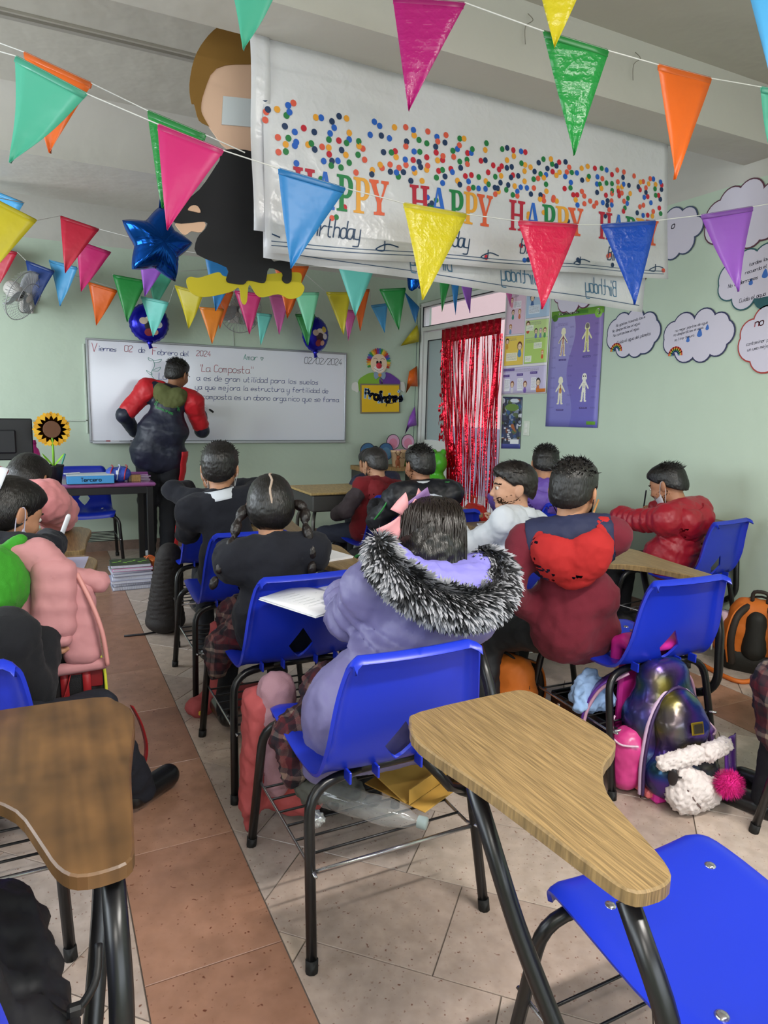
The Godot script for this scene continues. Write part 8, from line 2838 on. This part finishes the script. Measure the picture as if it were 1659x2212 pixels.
		var c0 := Color(0.012, 0.012, 0.014) if black else Color(0.10, 0.10, 0.115)
		var c1 := Color(0.03, 0.03, 0.035) if black and rr.randf() < 0.72 else Color(0.36, 0.36, 0.39)
		var mid := root + lay * len * 0.55 + n * 0.002
		tu.col = c0
		tu.t(root - wv, root + wv, mid + wv * 0.8)
		tu.col = c1
		tu.t(root - wv, mid + wv * 0.8, mid - wv * 0.8)
		tu.t(mid - wv * 0.8, mid + wv * 0.8, root + lay * len)
	put(tu.mesh(), "fur_tufts", M("ffffff", 0.9, {"vc": true}), fbase).set_meta("kind", "stuff")
	# long loose hair
	var lh := F.new()
	lh.ell(Vector3(0, 0.03, 0.016), Vector3(0.087, 0.090, 0.100), 0.02).ell(Vector3(0, -0.02, 0.05), Vector3(0.092, 0.09, 0.075), 0.03)
	lh.cap(Vector3(-0.035, -0.03, 0.055), Vector3(-0.03, -0.155, 0.075), 0.062, 0.045, 0.03).cap(Vector3(0.035, -0.03, 0.055), Vector3(0.045, -0.18, 0.07), 0.064, 0.045, 0.03).cap(Vector3(0.0, -0.05, 0.07), Vector3(0.01, -0.175, 0.085), 0.06, 0.04, 0.03)
	lh.sub.append([1, Vector3(0, -0.03, -0.085), Vector3(0.075, 0.095, 0.07), 0.0, 0.0, 0.01, Basis(), 0.05, 0.0, 0.0])
	var hm := M("120e0c", 0.36, {"normal": "strand", "tri": 7.0, "ns": 1.2})
	var lb := B.new(g[2] * g[3]).smooth()
	lh.mesh(0.006, lb, noise(72, 30.0, 2), 0.006)
	var hobj := put(lb.mesh(), "hair", hm, g[0])
	var sb := B.new(g[2] * g[3]).smooth()
	for i in 260:
		var a := rr.randf() * TAU * 0.62 + PI * 0.19 - PI
		var x0 := (rr.randf() - 0.5) * 0.15
		var pts := []
		for k in 7:
			var v := k / 6.0
			var th := v * 1.75
			var yy := 0.125 * cos(th) - (maxf(0, v - 0.8) * 0.2) - (0.10 * smoothstep(0.55, 1.0, v))
			var zz := 0.02 + 0.108 * sin(th)
			var sx := x0 * (0.25 + 1.0 * sqrt(v)) * 1.15
			zz -= sx * sx * 5.0
			pts.append(Vector3(sx + 0.006 * sin(v * 8.0 + i), yy + 0.003 * sin(v * 9.0 + i * 1.7), zz + 0.003 * rr.randf()))
		sb.tube(curve(pts, 2), 0.0016 + 0.001 * rr.randf(), 4)
	put(sb.mesh(), "hair_strands", M("1a1310", 0.3), hobj).set_meta("kind", "stuff")
	var bw := B.new(g[2]).smooth()
	var bp := Vector3(0.885, 1.035, -1.645)
	for lf in [[Vector3(-0.025, 0.035, 0.01), 0.028], [Vector3(0.05, 0.045, -0.01), 0.018], [Vector3(-0.065, -0.05, 0.02), 0.03]]:
		var dv: Vector3 = lf[0]
		var sd: Vector3 = dv.cross(Vector3(0.2, 0.1, 1)).normalized() * lf[1]
		bw.sheet(func(u: float, v: float) -> Vector3: return bp + dv * (0.1 + v * 1.1) + sd * (u - 0.5) * 2.0 * (0.35 + v * 0.9) + Vector3(0, 0, 0.012 * sin(v * PI) + 0.008 * absf(u - 0.5)), 4, 6, 0.0015)
	put(bw.mesh(), "hair_bow", M("cf8f94", 0.6, {"back": 0.3}), g[0])
	var b2 := B.new(g[2]).smooth()
	b2.sheet(func(u: float, v: float) -> Vector3: return bp + Vector3(0.01, 0.015, 0.0) + Vector3(0.065, 0.042, 0) * v + Vector3(-0.012, 0.018, 0.01) * (u - 0.5) * 2.0, 3, 5, 0.0015)
	put(b2.mesh(), "hair_bow_loop", M("7a5a8c", 0.5), g[0])

	# ---- girl with pigtails
	var q1 := person("girl with two bubble braided pigtails and straight white parting, navy sweater", {"hip": Vector3(0.76, 0.53, -2.36), "head": Vector3(0.737, 0.952, -2.40), "hyaw": -16.0, "hpitch": -12.0, "hl": Vector3(0.66, 0.735, -2.72), "hr": Vector3(0.92, 0.735, -2.72), "el": Vector3(-0.35, -1, 0.2), "er": Vector3(0.35, -1, 0.2), "twist": -12.0, "hair": "tied", "hunch": 0.045, "skin": "a87758", "fl": Vector3(0.62, 0.1, -2.62), "fr": Vector3(0.86, 0.1, -2.7)})
	r = q1[1]
	garment(q1[0], "sweater", r, SW, 0.024, navy, 0.011, {"cuff": 0.97, "wr": 0.012})
	garment(q1[0], "leggings", r, LEGS, 0.010, trouser, 0.014)
	h0 = r.hip
	var kf := F.new()
	kf.cap(h0 + Vector3(-0.12, -0.04, -0.05), h0 + Vector3(-0.20, -0.11, -0.10), 0.08, 0.05, 0.05).cap(h0 + Vector3(-0.2, -0.1, -0.10), h0 + Vector3(-0.215, -0.19, -0.10), 0.05, 0.035, 0.05).cap(h0 + Vector3(-0.1, -0.03, -0.2), h0 + Vector3(0.1, -0.03, -0.2), 0.09, 0.09, 0.05)
	var kb := B.new(q1[2]).smooth()
	kf.mesh(0.010, kb, noise(34, 24.0, 2), 0.014)
	put(kb.mesh(), "plaid_skirt", sk, q1[0])
	var pt := B.new(q1[2] * q1[3]).smooth()
	var parc := []
	for k in 14:
		var a := -0.35 + 2.55 * k / 13.0
		parc.append(Vector3(0.004 * sin(k * 1.3), 0.03 + 0.0925 * cos(a), 0.016 + 0.1025 * sin(a)) if a < 1.5 else Vector3(0.003 * sin(k * 1.3), 0.028 + 0.0925 * cos(a) - 0.012 * (a - 1.5), 0.02 + 0.1 * sin(a)))
	pt.tube(parc, 0.0042, 6)
	put(pt.mesh(), "hair_parting", M("a89484", 0.7), q1[0])
	for s in [[1.0, [Vector3(0.082, 0.018, 0.025), Vector3(0.125, -0.005, 0.045), Vector3(0.118, -0.06, 0.07), Vector3(0.138, -0.125, 0.09), Vector3(0.146, -0.19, 0.095), Vector3(0.135, -0.25, 0.09)]], [-1.0, [Vector3(-0.085, 0.005, 0.025), Vector3(-0.115, -0.045, 0.04), Vector3(-0.128, -0.105, 0.06), Vector3(-0.155, -0.17, 0.085), Vector3(-0.185, -0.235, 0.095), Vector3(-0.205, -0.29, 0.10)]]]:
		var bf := F.new()
		for k in 5:
			var a: Vector3 = s[1][k]
			var z: Vector3 = s[1][k + 1]
			bf.ell((a + z) / 2, Vector3(0.020, (a - z).length() * 0.56, 0.020) * (1.0 - 0.06 * k), 0.010, Basis(Quaternion(Vector3.UP, (z - a).normalized())))
		var pb := B.new(q1[2] * q1[3]).smooth()
		bf.mesh(0.004, pb, noise(73, 70.0, 2), 0.002)
		put(pb.mesh(), "pigtail", M("1a1210", 0.4, {"normal": "strand", "tri": 12.0, "ns": 0.8}), q1[0])

	# ---- boy with white collar, and the child before him
	var q2 := person("boy with white shirt collar over navy sweater and a raised tuft of hair", {"hip": Vector3(0.80, 0.53, -3.15), "head": Vector3(0.745, 1.018, -3.21), "hyaw": -24.0, "hpitch": -4.0, "twist": -10.0, "hl": Vector3(0.68, 0.75, -3.5), "hr": Vector3(0.95, 0.75, -3.5), "el": Vector3(-0.4, -1, 0.1), "er": Vector3(0.4, -1, 0.1), "hair": "tufted", "skin": "b17f5f"})
	garment(q2[0], "sweater", q2[1], SW, 0.024, navy, 0.012, {"cuff": 0.97, "wr": 0.012})
	garment(q2[0], "trousers", q2[1], LEGS, 0.014, trouser, 0.015)
	collar(q2, "c9ced6")
	mask(q2, "d6d8dc")
	var q3 := person("child in a navy sweater hunched in front of the white collar boy", {"hip": Vector3(0.93, 0.53, -3.95), "head": Vector3(0.915, 0.895, -4.08), "hyaw": 0.0, "hpitch": -30.0, "hl": Vector3(0.78, 0.80, -4.25), "hr": Vector3(1.08, 0.80, -4.25), "el": Vector3(-1, 0.3, 0.2), "er": Vector3(1, 0.3, 0.2), "hunch": 0.06})
	garment(q3[0], "sweater", q3[1], SW, 0.026, navy, 0.013, {"cuff": 0.97})
	garment(q3[0], "trousers", q3[1], LEGS, 0.014, trouser, 0.016)

	# ---- boy in burgundy fleece with red hood
	var e := person("boy in a burgundy fleece with navy yoke and red hood, black mask", {"hip": Vector3(1.77, 0.53, -1.90), "head": Vector3(1.712, 1.035, -1.90), "hyaw": -62.0, "hpitch": -6.0, "yaw": 2.0, "twist": -36.0, "wide": 1.08, "shoulder": 0.145, "hl": Vector3(1.60, 0.60, -1.98), "el": Vector3(-1.0, -0.1, 0.3), "hr": Vector3(2.06, 0.845, -2.14), "er": Vector3(0.9, -0.9, 0.2), "dr": Vector3(-0.2, 0.6, -0.5), "fl": Vector3(1.52, 0.06, -2.12), "fr": Vector3(1.68, 0.06, -2.2), "hair": "short", "skin": "b88463"})
	r = e[1]
	var burg := knit("661526")
	garment(e[0], "fleece", r, SW, 0.024, burg, 0.010, {"cuff": 0.96, "wr": 0.010, "freq": 10.0})
	var yk: Vector3 = (r.chest as Vector3) + (r.up as Vector3) * -0.045
	garment(e[0], "navy_yoke", r, ["belly", "chest", "upper", "yoke", "shol", "shor"], 0.034, M("1b2142", 0.75, {"normal": "wrinkle", "tri": 4.0, "ns": 0.4}), 0.009, {"wr": 0.010, "freq": 10.0, "cut": [Plane(-(r.up as Vector3), -(r.up as Vector3).dot(yk)), Plane((r.right as Vector3), (r.right as Vector3).dot(yk + (r.right as Vector3) * 0.15)), Plane(-(r.right as Vector3), -(r.right as Vector3).dot(yk - (r.right as Vector3) * 0.15))]})
	garment(e[0], "trousers", r, LEGS, 0.022, M("101114", 0.7, {"normal": "wrinkle", "tri": 4.0, "ns": 0.5}), 0.012, {"wr": 0.012})
	hood(e, "a81818", 0.85, "", 1.2)
	mask(e, "16161a")

	# ---- smiling boy in a white shirt
	var f := person("smiling boy in a white shirt turning his head towards the left", {"hip": Vector3(1.99, 0.53, -2.60), "head": Vector3(2.0, 0.955, -2.64), "hyaw": 66.0, "hpitch": -3.0, "yaw": 18.0, "twist": 22.0, "hl": Vector3(1.80, 0.74, -2.86), "hr": Vector3(2.12, 0.74, -2.9), "hair": "tufted", "skin": "c8977a", "smile": 0.007, "gaze": -0.002, "hairc": "1b1512"})
	var shirt := M("cdd2da", 0.75, {"normal": "wrinkle", "tri": 3.0, "ns": 0.5})
	garment(f[0], "white_shirt", f[1], SW, 0.022, shirt, 0.010, {"cuff": 0.95, "wr": 0.014, "freq": 9.0})
	garment(f[0], "trousers", f[1], LEGS, 0.014, trouser, 0.015)
	collar(f, "d2d7de")

	# ---- boy with the cream-lined hood, front row
	var gg := person("boy in a red hoodie with cream hood lining and black mask, front row", {"hip": Vector3(1.98, 0.52, -4.12), "head": Vector3(2.01, 0.93, -4.18), "hyaw": 6.0, "hpitch": -18.0, "yaw": 28.0, "twist": 4.0, "hl": Vector3(1.76, 0.60, -4.22), "el": Vector3(-0.6, -0.4, 0.6), "hr": Vector3(2.1, 0.74, -4.48), "fl": Vector3(1.72, 0.06, -4.35), "hair": "cropped", "hunch": 0.04, "skin": "b98a6c", "hairc": "24201e"})
	garment(gg[0], "hoodie", gg[1], TORSO, 0.026, knit("74141c"), 0.012, {"wr": 0.012})
	garment(gg[0], "dark_sleeve", gg[1], ARMS, 0.022, M("3a3034", 0.8, {"normal": "wrinkle", "tri": 5.0}), 0.012, {"cuff": 0.95, "wr": 0.012})
	garment(gg[0], "jeans", gg[1], LEGS, 0.018, M("23283a", 0.85, {"normal": "cloth", "tri": 8.0}), 0.013, {"wr": 0.010})
	hood(gg, "7a161e", 0.85, "d8cba8", 1.1)
	mask(gg, "141416")
	var hh := person("child in a navy jacket hidden behind the boy with the cream-lined hood", {"hip": Vector3(2.36, 0.5, -4.85), "head": Vector3(2.33, 0.87, -4.95), "hpitch": -25.0, "hair": "cropped", "hunch": 0.06})
	garment(hh[0], "jacket", hh[1], SW, 0.03, M("1c2038", 0.6, {"normal": "wrinkle", "tri": 4.0}), 0.014, {"cuff": 0.95})
	garment(hh[0], "trousers", hh[1], LEGS, 0.014, trouser, 0.018)

	# ---- boy in tracksuit with white back panel
	var h := person("boy in a black tracksuit with white panel and school lettering on the back", {"hip": Vector3(1.98, 0.53, -3.40), "head": Vector3(1.972, 0.985, -3.50), "hpitch": -10.0, "wide": 1.1, "shoulder": 0.155, "hl": Vector3(1.80, 0.72, -3.72), "el": Vector3(-0.7, -1, 0.3), "twist": -22.0, "hr": Vector3(2.16, 0.74, -3.72), "hunch": 0.05, "hair": "short", "skin": "a06e50", "kl": Vector3(-0.7, 0.5, -0.5), "fl": Vector3(1.70, 0.06, -3.6)})
	r = h[1]
	var tr := M("12131a", 0.5, {"normal": "wrinkle", "tri": 3.5, "ns": 0.5})
	garment(h[0], "tracksuit_jacket", r, SW, 0.028, tr, 0.011, {"cuff": 0.96, "wr": 0.012})
	garment(h[0], "tracksuit_trousers", r, LEGS, 0.020, tr, 0.013, {"wr": 0.010})
	var hc: Vector3 = (r.chest as Vector3) - (r.up as Vector3) * 0.015
	var cuts := []
	for k in 9:
		var a := PI * k / 8.0
		var n: Vector3 = (r.right as Vector3) * cos(a) + (r.up as Vector3) * sin(a)
		cuts.append(Plane(n, n.dot(hc + (r.right as Vector3) * cos(a) * 0.125 + (r.up as Vector3) * sin(a) * 0.085)))
	cuts.append(Plane(-(r.up as Vector3), -(r.up as Vector3).dot(hc - (r.up as Vector3) * 0.085)))
	cuts.append(Plane(-(r.back as Vector3), -(r.back as Vector3).dot(hc)))
	garment(h[0], "white_back_panel", r, ["belly", "chest", "upper", "yoke", "shol", "shor"], 0.0315, M("c6cad6", 0.55, {"normal": "wrinkle", "tri": 3.5, "ns": 0.3}), 0.008, {"wr": 0.012, "cut": cuts})
	var hf2 := field(r, TORSO, 0.0315)
	var hl := B.new(h[2])
	var word := "COLEGIO"
	for i in word.length():
		var x0 := -0.092 + i * 0.0265
		ink(hl, word[i], 0.019, 0.0034, func(x: float, y: float) -> Vector3:
			var xx := x0 + x
			var q: Vector3 = hc + (r.up as Vector3) * (0.0 + y - xx * xx * 2.2) + (r.right as Vector3) * xx + (r.back as Vector3) * 0.35
			for k in 14:
				q -= (r.back as Vector3) * hf2.at(q)
			return q + (r.back as Vector3) * 0.008)
	put(hl.mesh(), "back_lettering", M("23262e", 0.6), h[0])
	for sd in ["l", "r"]:
		var pp := B.new(h[2]).smooth()
		var k := -1.0 if sd == "l" else 1.0
		var nb: Vector3 = (r.neck as Vector3) + (r.right as Vector3) * k * 0.05
		pp.tube(curve([nb + (r.back as Vector3) * 0.045 + (r.up as Vector3) * 0.0, (r["sh" + sd] as Vector3) + (r.up as Vector3) * 0.06 + (r.back as Vector3) * 0.045, (r["sh" + sd] as Vector3).lerp(r["el" + sd], 0.45) + (r.back as Vector3) * 0.065 + (r.right as Vector3) * k * 0.035, (r["el" + sd] as Vector3) + (r.back as Vector3) * 0.05 + (r.right as Vector3) * k * 0.03], 6), 0.005, 6)
		put(pp.mesh(), "green_piping", M("2c8a3c", 0.5), h[0])
	for w in [["2c7a3c", 0.010, 0.0], ["9a2430", 0.010, 0.026]]:
		var sp := B.new(h[2]).smooth()
		var up_: Vector3 = Vector3.UP
		var sdv: Vector3 = ((r.knl as Vector3) - (r.hjl as Vector3)).cross(up_).normalized()
		sp.tube(curve([(r.hjl as Vector3) + up_ * (0.03 - w[2]) - sdv * 0.098, (r.hjl as Vector3).lerp(r.knl, 0.5) + up_ * (0.035 - w[2]) - sdv * 0.086, (r.knl as Vector3) + up_ * (0.02 - w[2]) - sdv * 0.072, (r.knl as Vector3).lerp(r.ftl, 0.4) - sdv * (0.066) + Vector3(0, 0, -w[2])], 6), w[1], 6)
		put(sp.mesh(), "leg_stripe", M(w[0], 0.6), h[0])
	collar(h, "c4c8cc")

	# ---- child in purple jacket by the wall
	var pi_ := person("child in a purple jacket with pink hood edge, behind the burgundy boy's head", {"hip": Vector3(2.86, 0.53, -3.45), "head": Vector3(2.80, 0.985, -3.38), "hyaw": -36.0, "twist": -30.0, "hpitch": -18.0, "hair": "short", "hunch": 0.05, "hl": Vector3(2.68, 0.74, -3.72), "hr": Vector3(3.0, 0.74, -3.72)})
	garment(pi_[0], "jacket", pi_[1], SW, 0.030, M("6a4ea8", 0.55, {"normal": "wrinkle", "tri": 3.0, "ns": 0.6}), 0.012, {"cuff": 0.96, "wr": 0.016})
	garment(pi_[0], "trousers", pi_[1], LEGS, 0.014, trouser, 0.016)
	hood(pi_, "6a4ea8", 0.6, "c078a8", 1.1)

	# ---- boy in red puffer jacket writing by the wall
	var j := person("boy in a red quilted jacket writing at the wall with a mask below his chin", {"hip": Vector3(3.15, 0.53, -2.66), "head": Vector3(3.10, 0.925, -2.70), "hyaw": 14.0, "hpitch": -24.0, "yaw": 8.0, "hunch": 0.06, "hr": Vector3(3.27, 0.765, -2.93), "dr": Vector3(0.0, -0.1, -1.0), "gr": true, "er": Vector3(0.5, -1, 0.2), "hl": Vector3(3.0, 0.72, -2.96), "el": Vector3(-0.5, -1, 0.3), "hair": "short", "skin": "a87556"})
	var redp := M("9a1426", 0.45, {"normal": "wrinkle", "tri": 4.0, "ns": 0.4, "rim": 0.3})
	garment(j[0], "quilted_jacket", j[1], SW, 0.034, redp, 0.010, {"cuff": 0.92, "puff": 0.016, "wr": 0.007, "freq": 18.0})
	garment(j[0], "trousers", j[1], LEGS, 0.014, trouser, 0.016)
	hood(j, "9a1426", 0.45, "3a3a4c", 1.15)
	mask(j, "b8b4b8", 0.03)
	pen("dark pencil upright in the hand of the boy in the red jacket", "pencil", Vector3(3.292, 0.715, -3.035), Vector3(3.25, 0.86, -2.985), "2a2c34", "1a1c20", 0.0045)
	pen("orange pencil near the burgundy boy's raised hand by the wall", "pencil", Vector3(2.12, 0.865, -2.235), Vector3(2.245, 0.93, -2.33), "c88a4a", "d8a878", 0.0045)
	notebook(Vector3(3.33, 0.705, -3.0), 12.0, 0.30, 0.24, true, "open notebook with yellow cover under the red jacket boy's hand", "d8c23c")

	# ---- girl in fuzzy pink, far left
	var k := person("girl in a fuzzy pink sweater leaning over her desk at the left", {"hip": Vector3(-0.20, 0.53, -3.10), "head": Vector3(-0.055, 0.955, -3.50), "hyaw": -30.0, "hpitch": -35.0, "yaw": -14.0, "hunch": 0.16, "wide": 1.2, "hr": Vector3(0.06, 0.745, -3.66), "er": Vector3(1.2, -0.5, 0.6), "hl": Vector3(-0.28, 0.75, -3.55), "hair": "tied", "skin": "b07c5c"})
	garment(k[0], "fuzzy_sweater", k[1], SW, 0.036, M("d4888a", 0.98, {"normal": "cloth", "tri": 14.0, "ns": 0.8, "rim": 0.6}), 0.011, {"cuff": 0.97, "wr": 0.014, "freq": 14.0, "extra": [[0, k[1].elr, (k[1].elr as Vector3).lerp(k[1].wrr, 0.5), 0.075, 0.07, 0.05, Basis(), 1.0, 0.0, 5.0], [0, k[1].shr, k[1].elr, 0.075, 0.075, 0.05, Basis(), 1.0, 0.0, 5.0]]})
	garment(k[0], "trousers", k[1], LEGS, 0.014, trouser, 0.016)
	pen("white pen held upright by the girl in fuzzy pink", "pen", Vector3(0.07, 0.80, -3.45), Vector3(0.10, 0.88, -3.46), "dfe2e6", "d0d4d8", 0.006)

	# ---- girl in navy with mask below the chin
	var l := person("girl in a navy sweater with white bow and mask, writing at the left edge", {"hip": Vector3(-0.20, 0.53, -2.44), "head": Vector3(-0.10, 0.945, -2.60), "hyaw": -58.0, "hpitch": -26.0, "yaw": -18.0, "twist": -22.0, "hunch": 0.06, "hr": Vector3(0.015, 0.79, -2.86), "er": Vector3(1.0, -0.3, 0.6), "dr": Vector3(0.35, 0.1, -0.6), "gr": true, "hl": Vector3(-0.22, 0.76, -2.85), "hair": "tied", "skin": "b98566"})
	garment(l[0], "sweater", l[1], SW, 0.026, navy, 0.010, {"cuff": 0.97, "wr": 0.012})
	garment(l[0], "trousers", l[1], LEGS, 0.014, trouser, 0.016)
	collar(l, "c8ccd6")
	mask(l, "c8c4d8", 0.035)
	var bun := F.new()
	bun.ell(Vector3(0.0, 0.055, 0.105), Vector3(0.036, 0.036, 0.032), 0.01)
	var bb := B.new(l[2] * l[3]).smooth()
	bun.mesh(0.005, bb, noise(74, 60.0, 2), 0.003)
	put(bb.mesh(), "hair_bun", M("14110f", 0.42, {"normal": "strand", "tri": 9.0, "ns": 0.7}), l[0])
	var wb := B.new(l[2] * l[3]).smooth()
	for s in [-1, 1]:
		wb.sheet(func(u: float, v: float) -> Vector3: return Vector3(s * (0.008 + v * 0.055), 0.088 + (u - 0.5) * 0.05 * (0.4 + v) + 0.01 * sin(v * PI), 0.10 + 0.014 * sin(v * PI)), 4, 6, 0.002)
	put(wb.mesh(), "white_bow", M("d6d8e0", 0.5), l[0])
	var rb := B.new(l[2] * l[3]).smooth()
	rb.sheet(func(u: float, v: float) -> Vector3: return Vector3((v - 0.5) * 0.12, 0.112 + 0.01 * sin(v * PI) + (u - 0.5) * 0.016, 0.096), 2, 6, 0.002)
	put(rb.mesh(), "red_ribbon", M("8a2030", 0.5), l[0])
	pen("white and red marker pen held by the girl in navy at the left", "marker", Vector3(0.045, 0.775, -2.925), Vector3(0.085, 0.885, -2.90), "d8dade", "b0462e", 0.009)
	notebook(Vector3(0.05, 0.706, -2.78), -8.0, 0.16, 0.22, false, "closed notebook peeking out from under the navy girl's sleeve", "b8b8d8")

	# ---- child with green hood, nearest on the left
	var m := person("child in black with a bright green hooded cap, bending over at the left edge", {"hip": Vector3(-0.21, 0.53, -1.84), "head": Vector3(-0.15, 0.785, -2.12), "hyaw": -20.0, "hpitch": -50.0, "yaw": -24.0, "hunch": 0.09, "hr": Vector3(-0.02, 0.665, -2.12), "er": Vector3(0.0, -1.0, 0.5), "dr": Vector3(0.15, -0.7, -0.4), "shoulder": 0.115, "hl": Vector3(-0.02, 0.605, -2.10), "el": Vector3(0.3, -1.0, 0.4), "dl": Vector3(0.5, 0.3, -0.7), "fr": Vector3(0.235, 0.075, -2.22), "kr": Vector3(0.6, 0.9, -0.6), "tr": Vector3(0.75, 0, -0.65), "fl": Vector3(-0.3, 0.06, -2.2), "hair": "none", "skin": "a8795a", "shoe": "17181a", "s": 1.05, "hs": 1.0})
	r = m[1]
	garment(m[0], "black_top", r, SW, 0.018, knit("101116"), 0.011, {"cuff": 0.94, "wr": 0.012})
	garment(m[0], "dark_trousers", r, LEGS, 0.022, M("161a26", 0.85, {"normal": "cloth", "tri": 8.0, "ns": 0.4}), 0.011, {"wr": 0.010})
	var cf := F.new()
	cf.ell(Vector3(0, 0.035, 0.015), Vector3(0.098, 0.10, 0.112), 0.02).cap(Vector3(0.0, 0.12, 0.03), Vector3(0.055, 0.165, 0.045), 0.024, 0.018, 0.02).ell(Vector3(0, -0.03, 0.05), Vector3(0.09, 0.09, 0.08), 0.03)
	cf.sub.append([1, Vector3(0, -0.04, -0.1), Vector3(0.07, 0.09, 0.09), 0.0, 0.0, 0.01, Basis(), 0.05, 0.0, 0.0])
	var cb := B.new(m[2] * m[3]).smooth()
	cf.mesh(0.007, cb, noise(75, 30.0, 2), 0.004)
	put(cb.mesh(), "green_cap", M("2f8a16", 0.8, {"normal": "cloth", "tri": 10.0, "rim": 0.3}), m[0])
	pen("orange pencil held between the hands of the child with the green cap", "pencil", Vector3(-0.09, 0.70, -2.14), Vector3(0.005, 0.64, -2.17), "d8862a", "e0a040", 0.005)

	# ---- child at the right edge
	var o := person("child in a plaid skirt and cream top, cut off by the right edge", {"hip": Vector3(2.27, 0.53, -1.0), "head": Vector3(2.29, 1.0, -1.06), "yaw": 14.0, "hair": "tied", "hl": Vector3(2.22, 0.72, -1.3), "hr": Vector3(2.43, 0.72, -1.3)})
	garment(o[0], "cream_top", o[1], SW, 0.026, knit("b8a888"), 0.013, {"cuff": 0.96})
	garment(o[0], "leggings", o[1], LEGS, 0.012, trouser, 0.016)
	var of := F.new()
	var oh: Vector3 = o[1].hip
	of.cap(oh + Vector3(-0.08, -0.04, -0.08), oh + Vector3(-0.19, -0.06, -0.28), 0.10, 0.09, 0.05).cap(oh + Vector3(-0.19, -0.06, -0.28), oh + Vector3(-0.21, -0.2, -0.27), 0.09, 0.07, 0.05).cap(oh + Vector3(0.08, -0.04, -0.08), oh + Vector3(0.06, -0.06, -0.3), 0.10, 0.09, 0.05)
	var ob := B.new(o[2]).smooth()
	of.mesh(0.011, ob, noise(36, 20.0, 2), 0.012)
	put(ob.mesh(), "plaid_skirt", sk, o[0])

	# ---- paper on the writing tablets
	notebook(Vector3(0.84, 0.712, -2.02), 22.0, 0.42, 0.26, true, "large open white notebook at the left elbow of the girl with the fur hood", "dfe0e2")
	notebook(Vector3(1.03, 0.706, -2.60), 14.0, 0.14, 0.2, false, "white notebook on the tablet right of the pigtail girl", "e8e8ec")
	notebook(Vector3(2.13, 0.706, -2.93), -20.0, 0.18, 0.14, false, "small white notebook beside the smiling boy's elbow", "e0e2e6")
	notebook(Vector3(2.06, 0.706, -4.50), 10.0, 0.2, 0.24, true, "open notebook before the boy with the cream-lined hood", "dcdde2")
	notebook(Vector3(2.24, 0.706, -3.70), -12.0, 0.15, 0.2, false, "white notebook at the right elbow of the tracksuit boy", "e4e6ea")

func _ready() -> void:
	rng.seed = 1
	textures()
	camera_and_light()
	room()
	door()
	foil_curtain()
	whiteboard()
	clown_sign()
	charts()
	clouds()
	chairs()
	front_things()
	puffer_coat()
	bags()
	people()
	decor()
	for p in chair_proto.values():
		p.free()
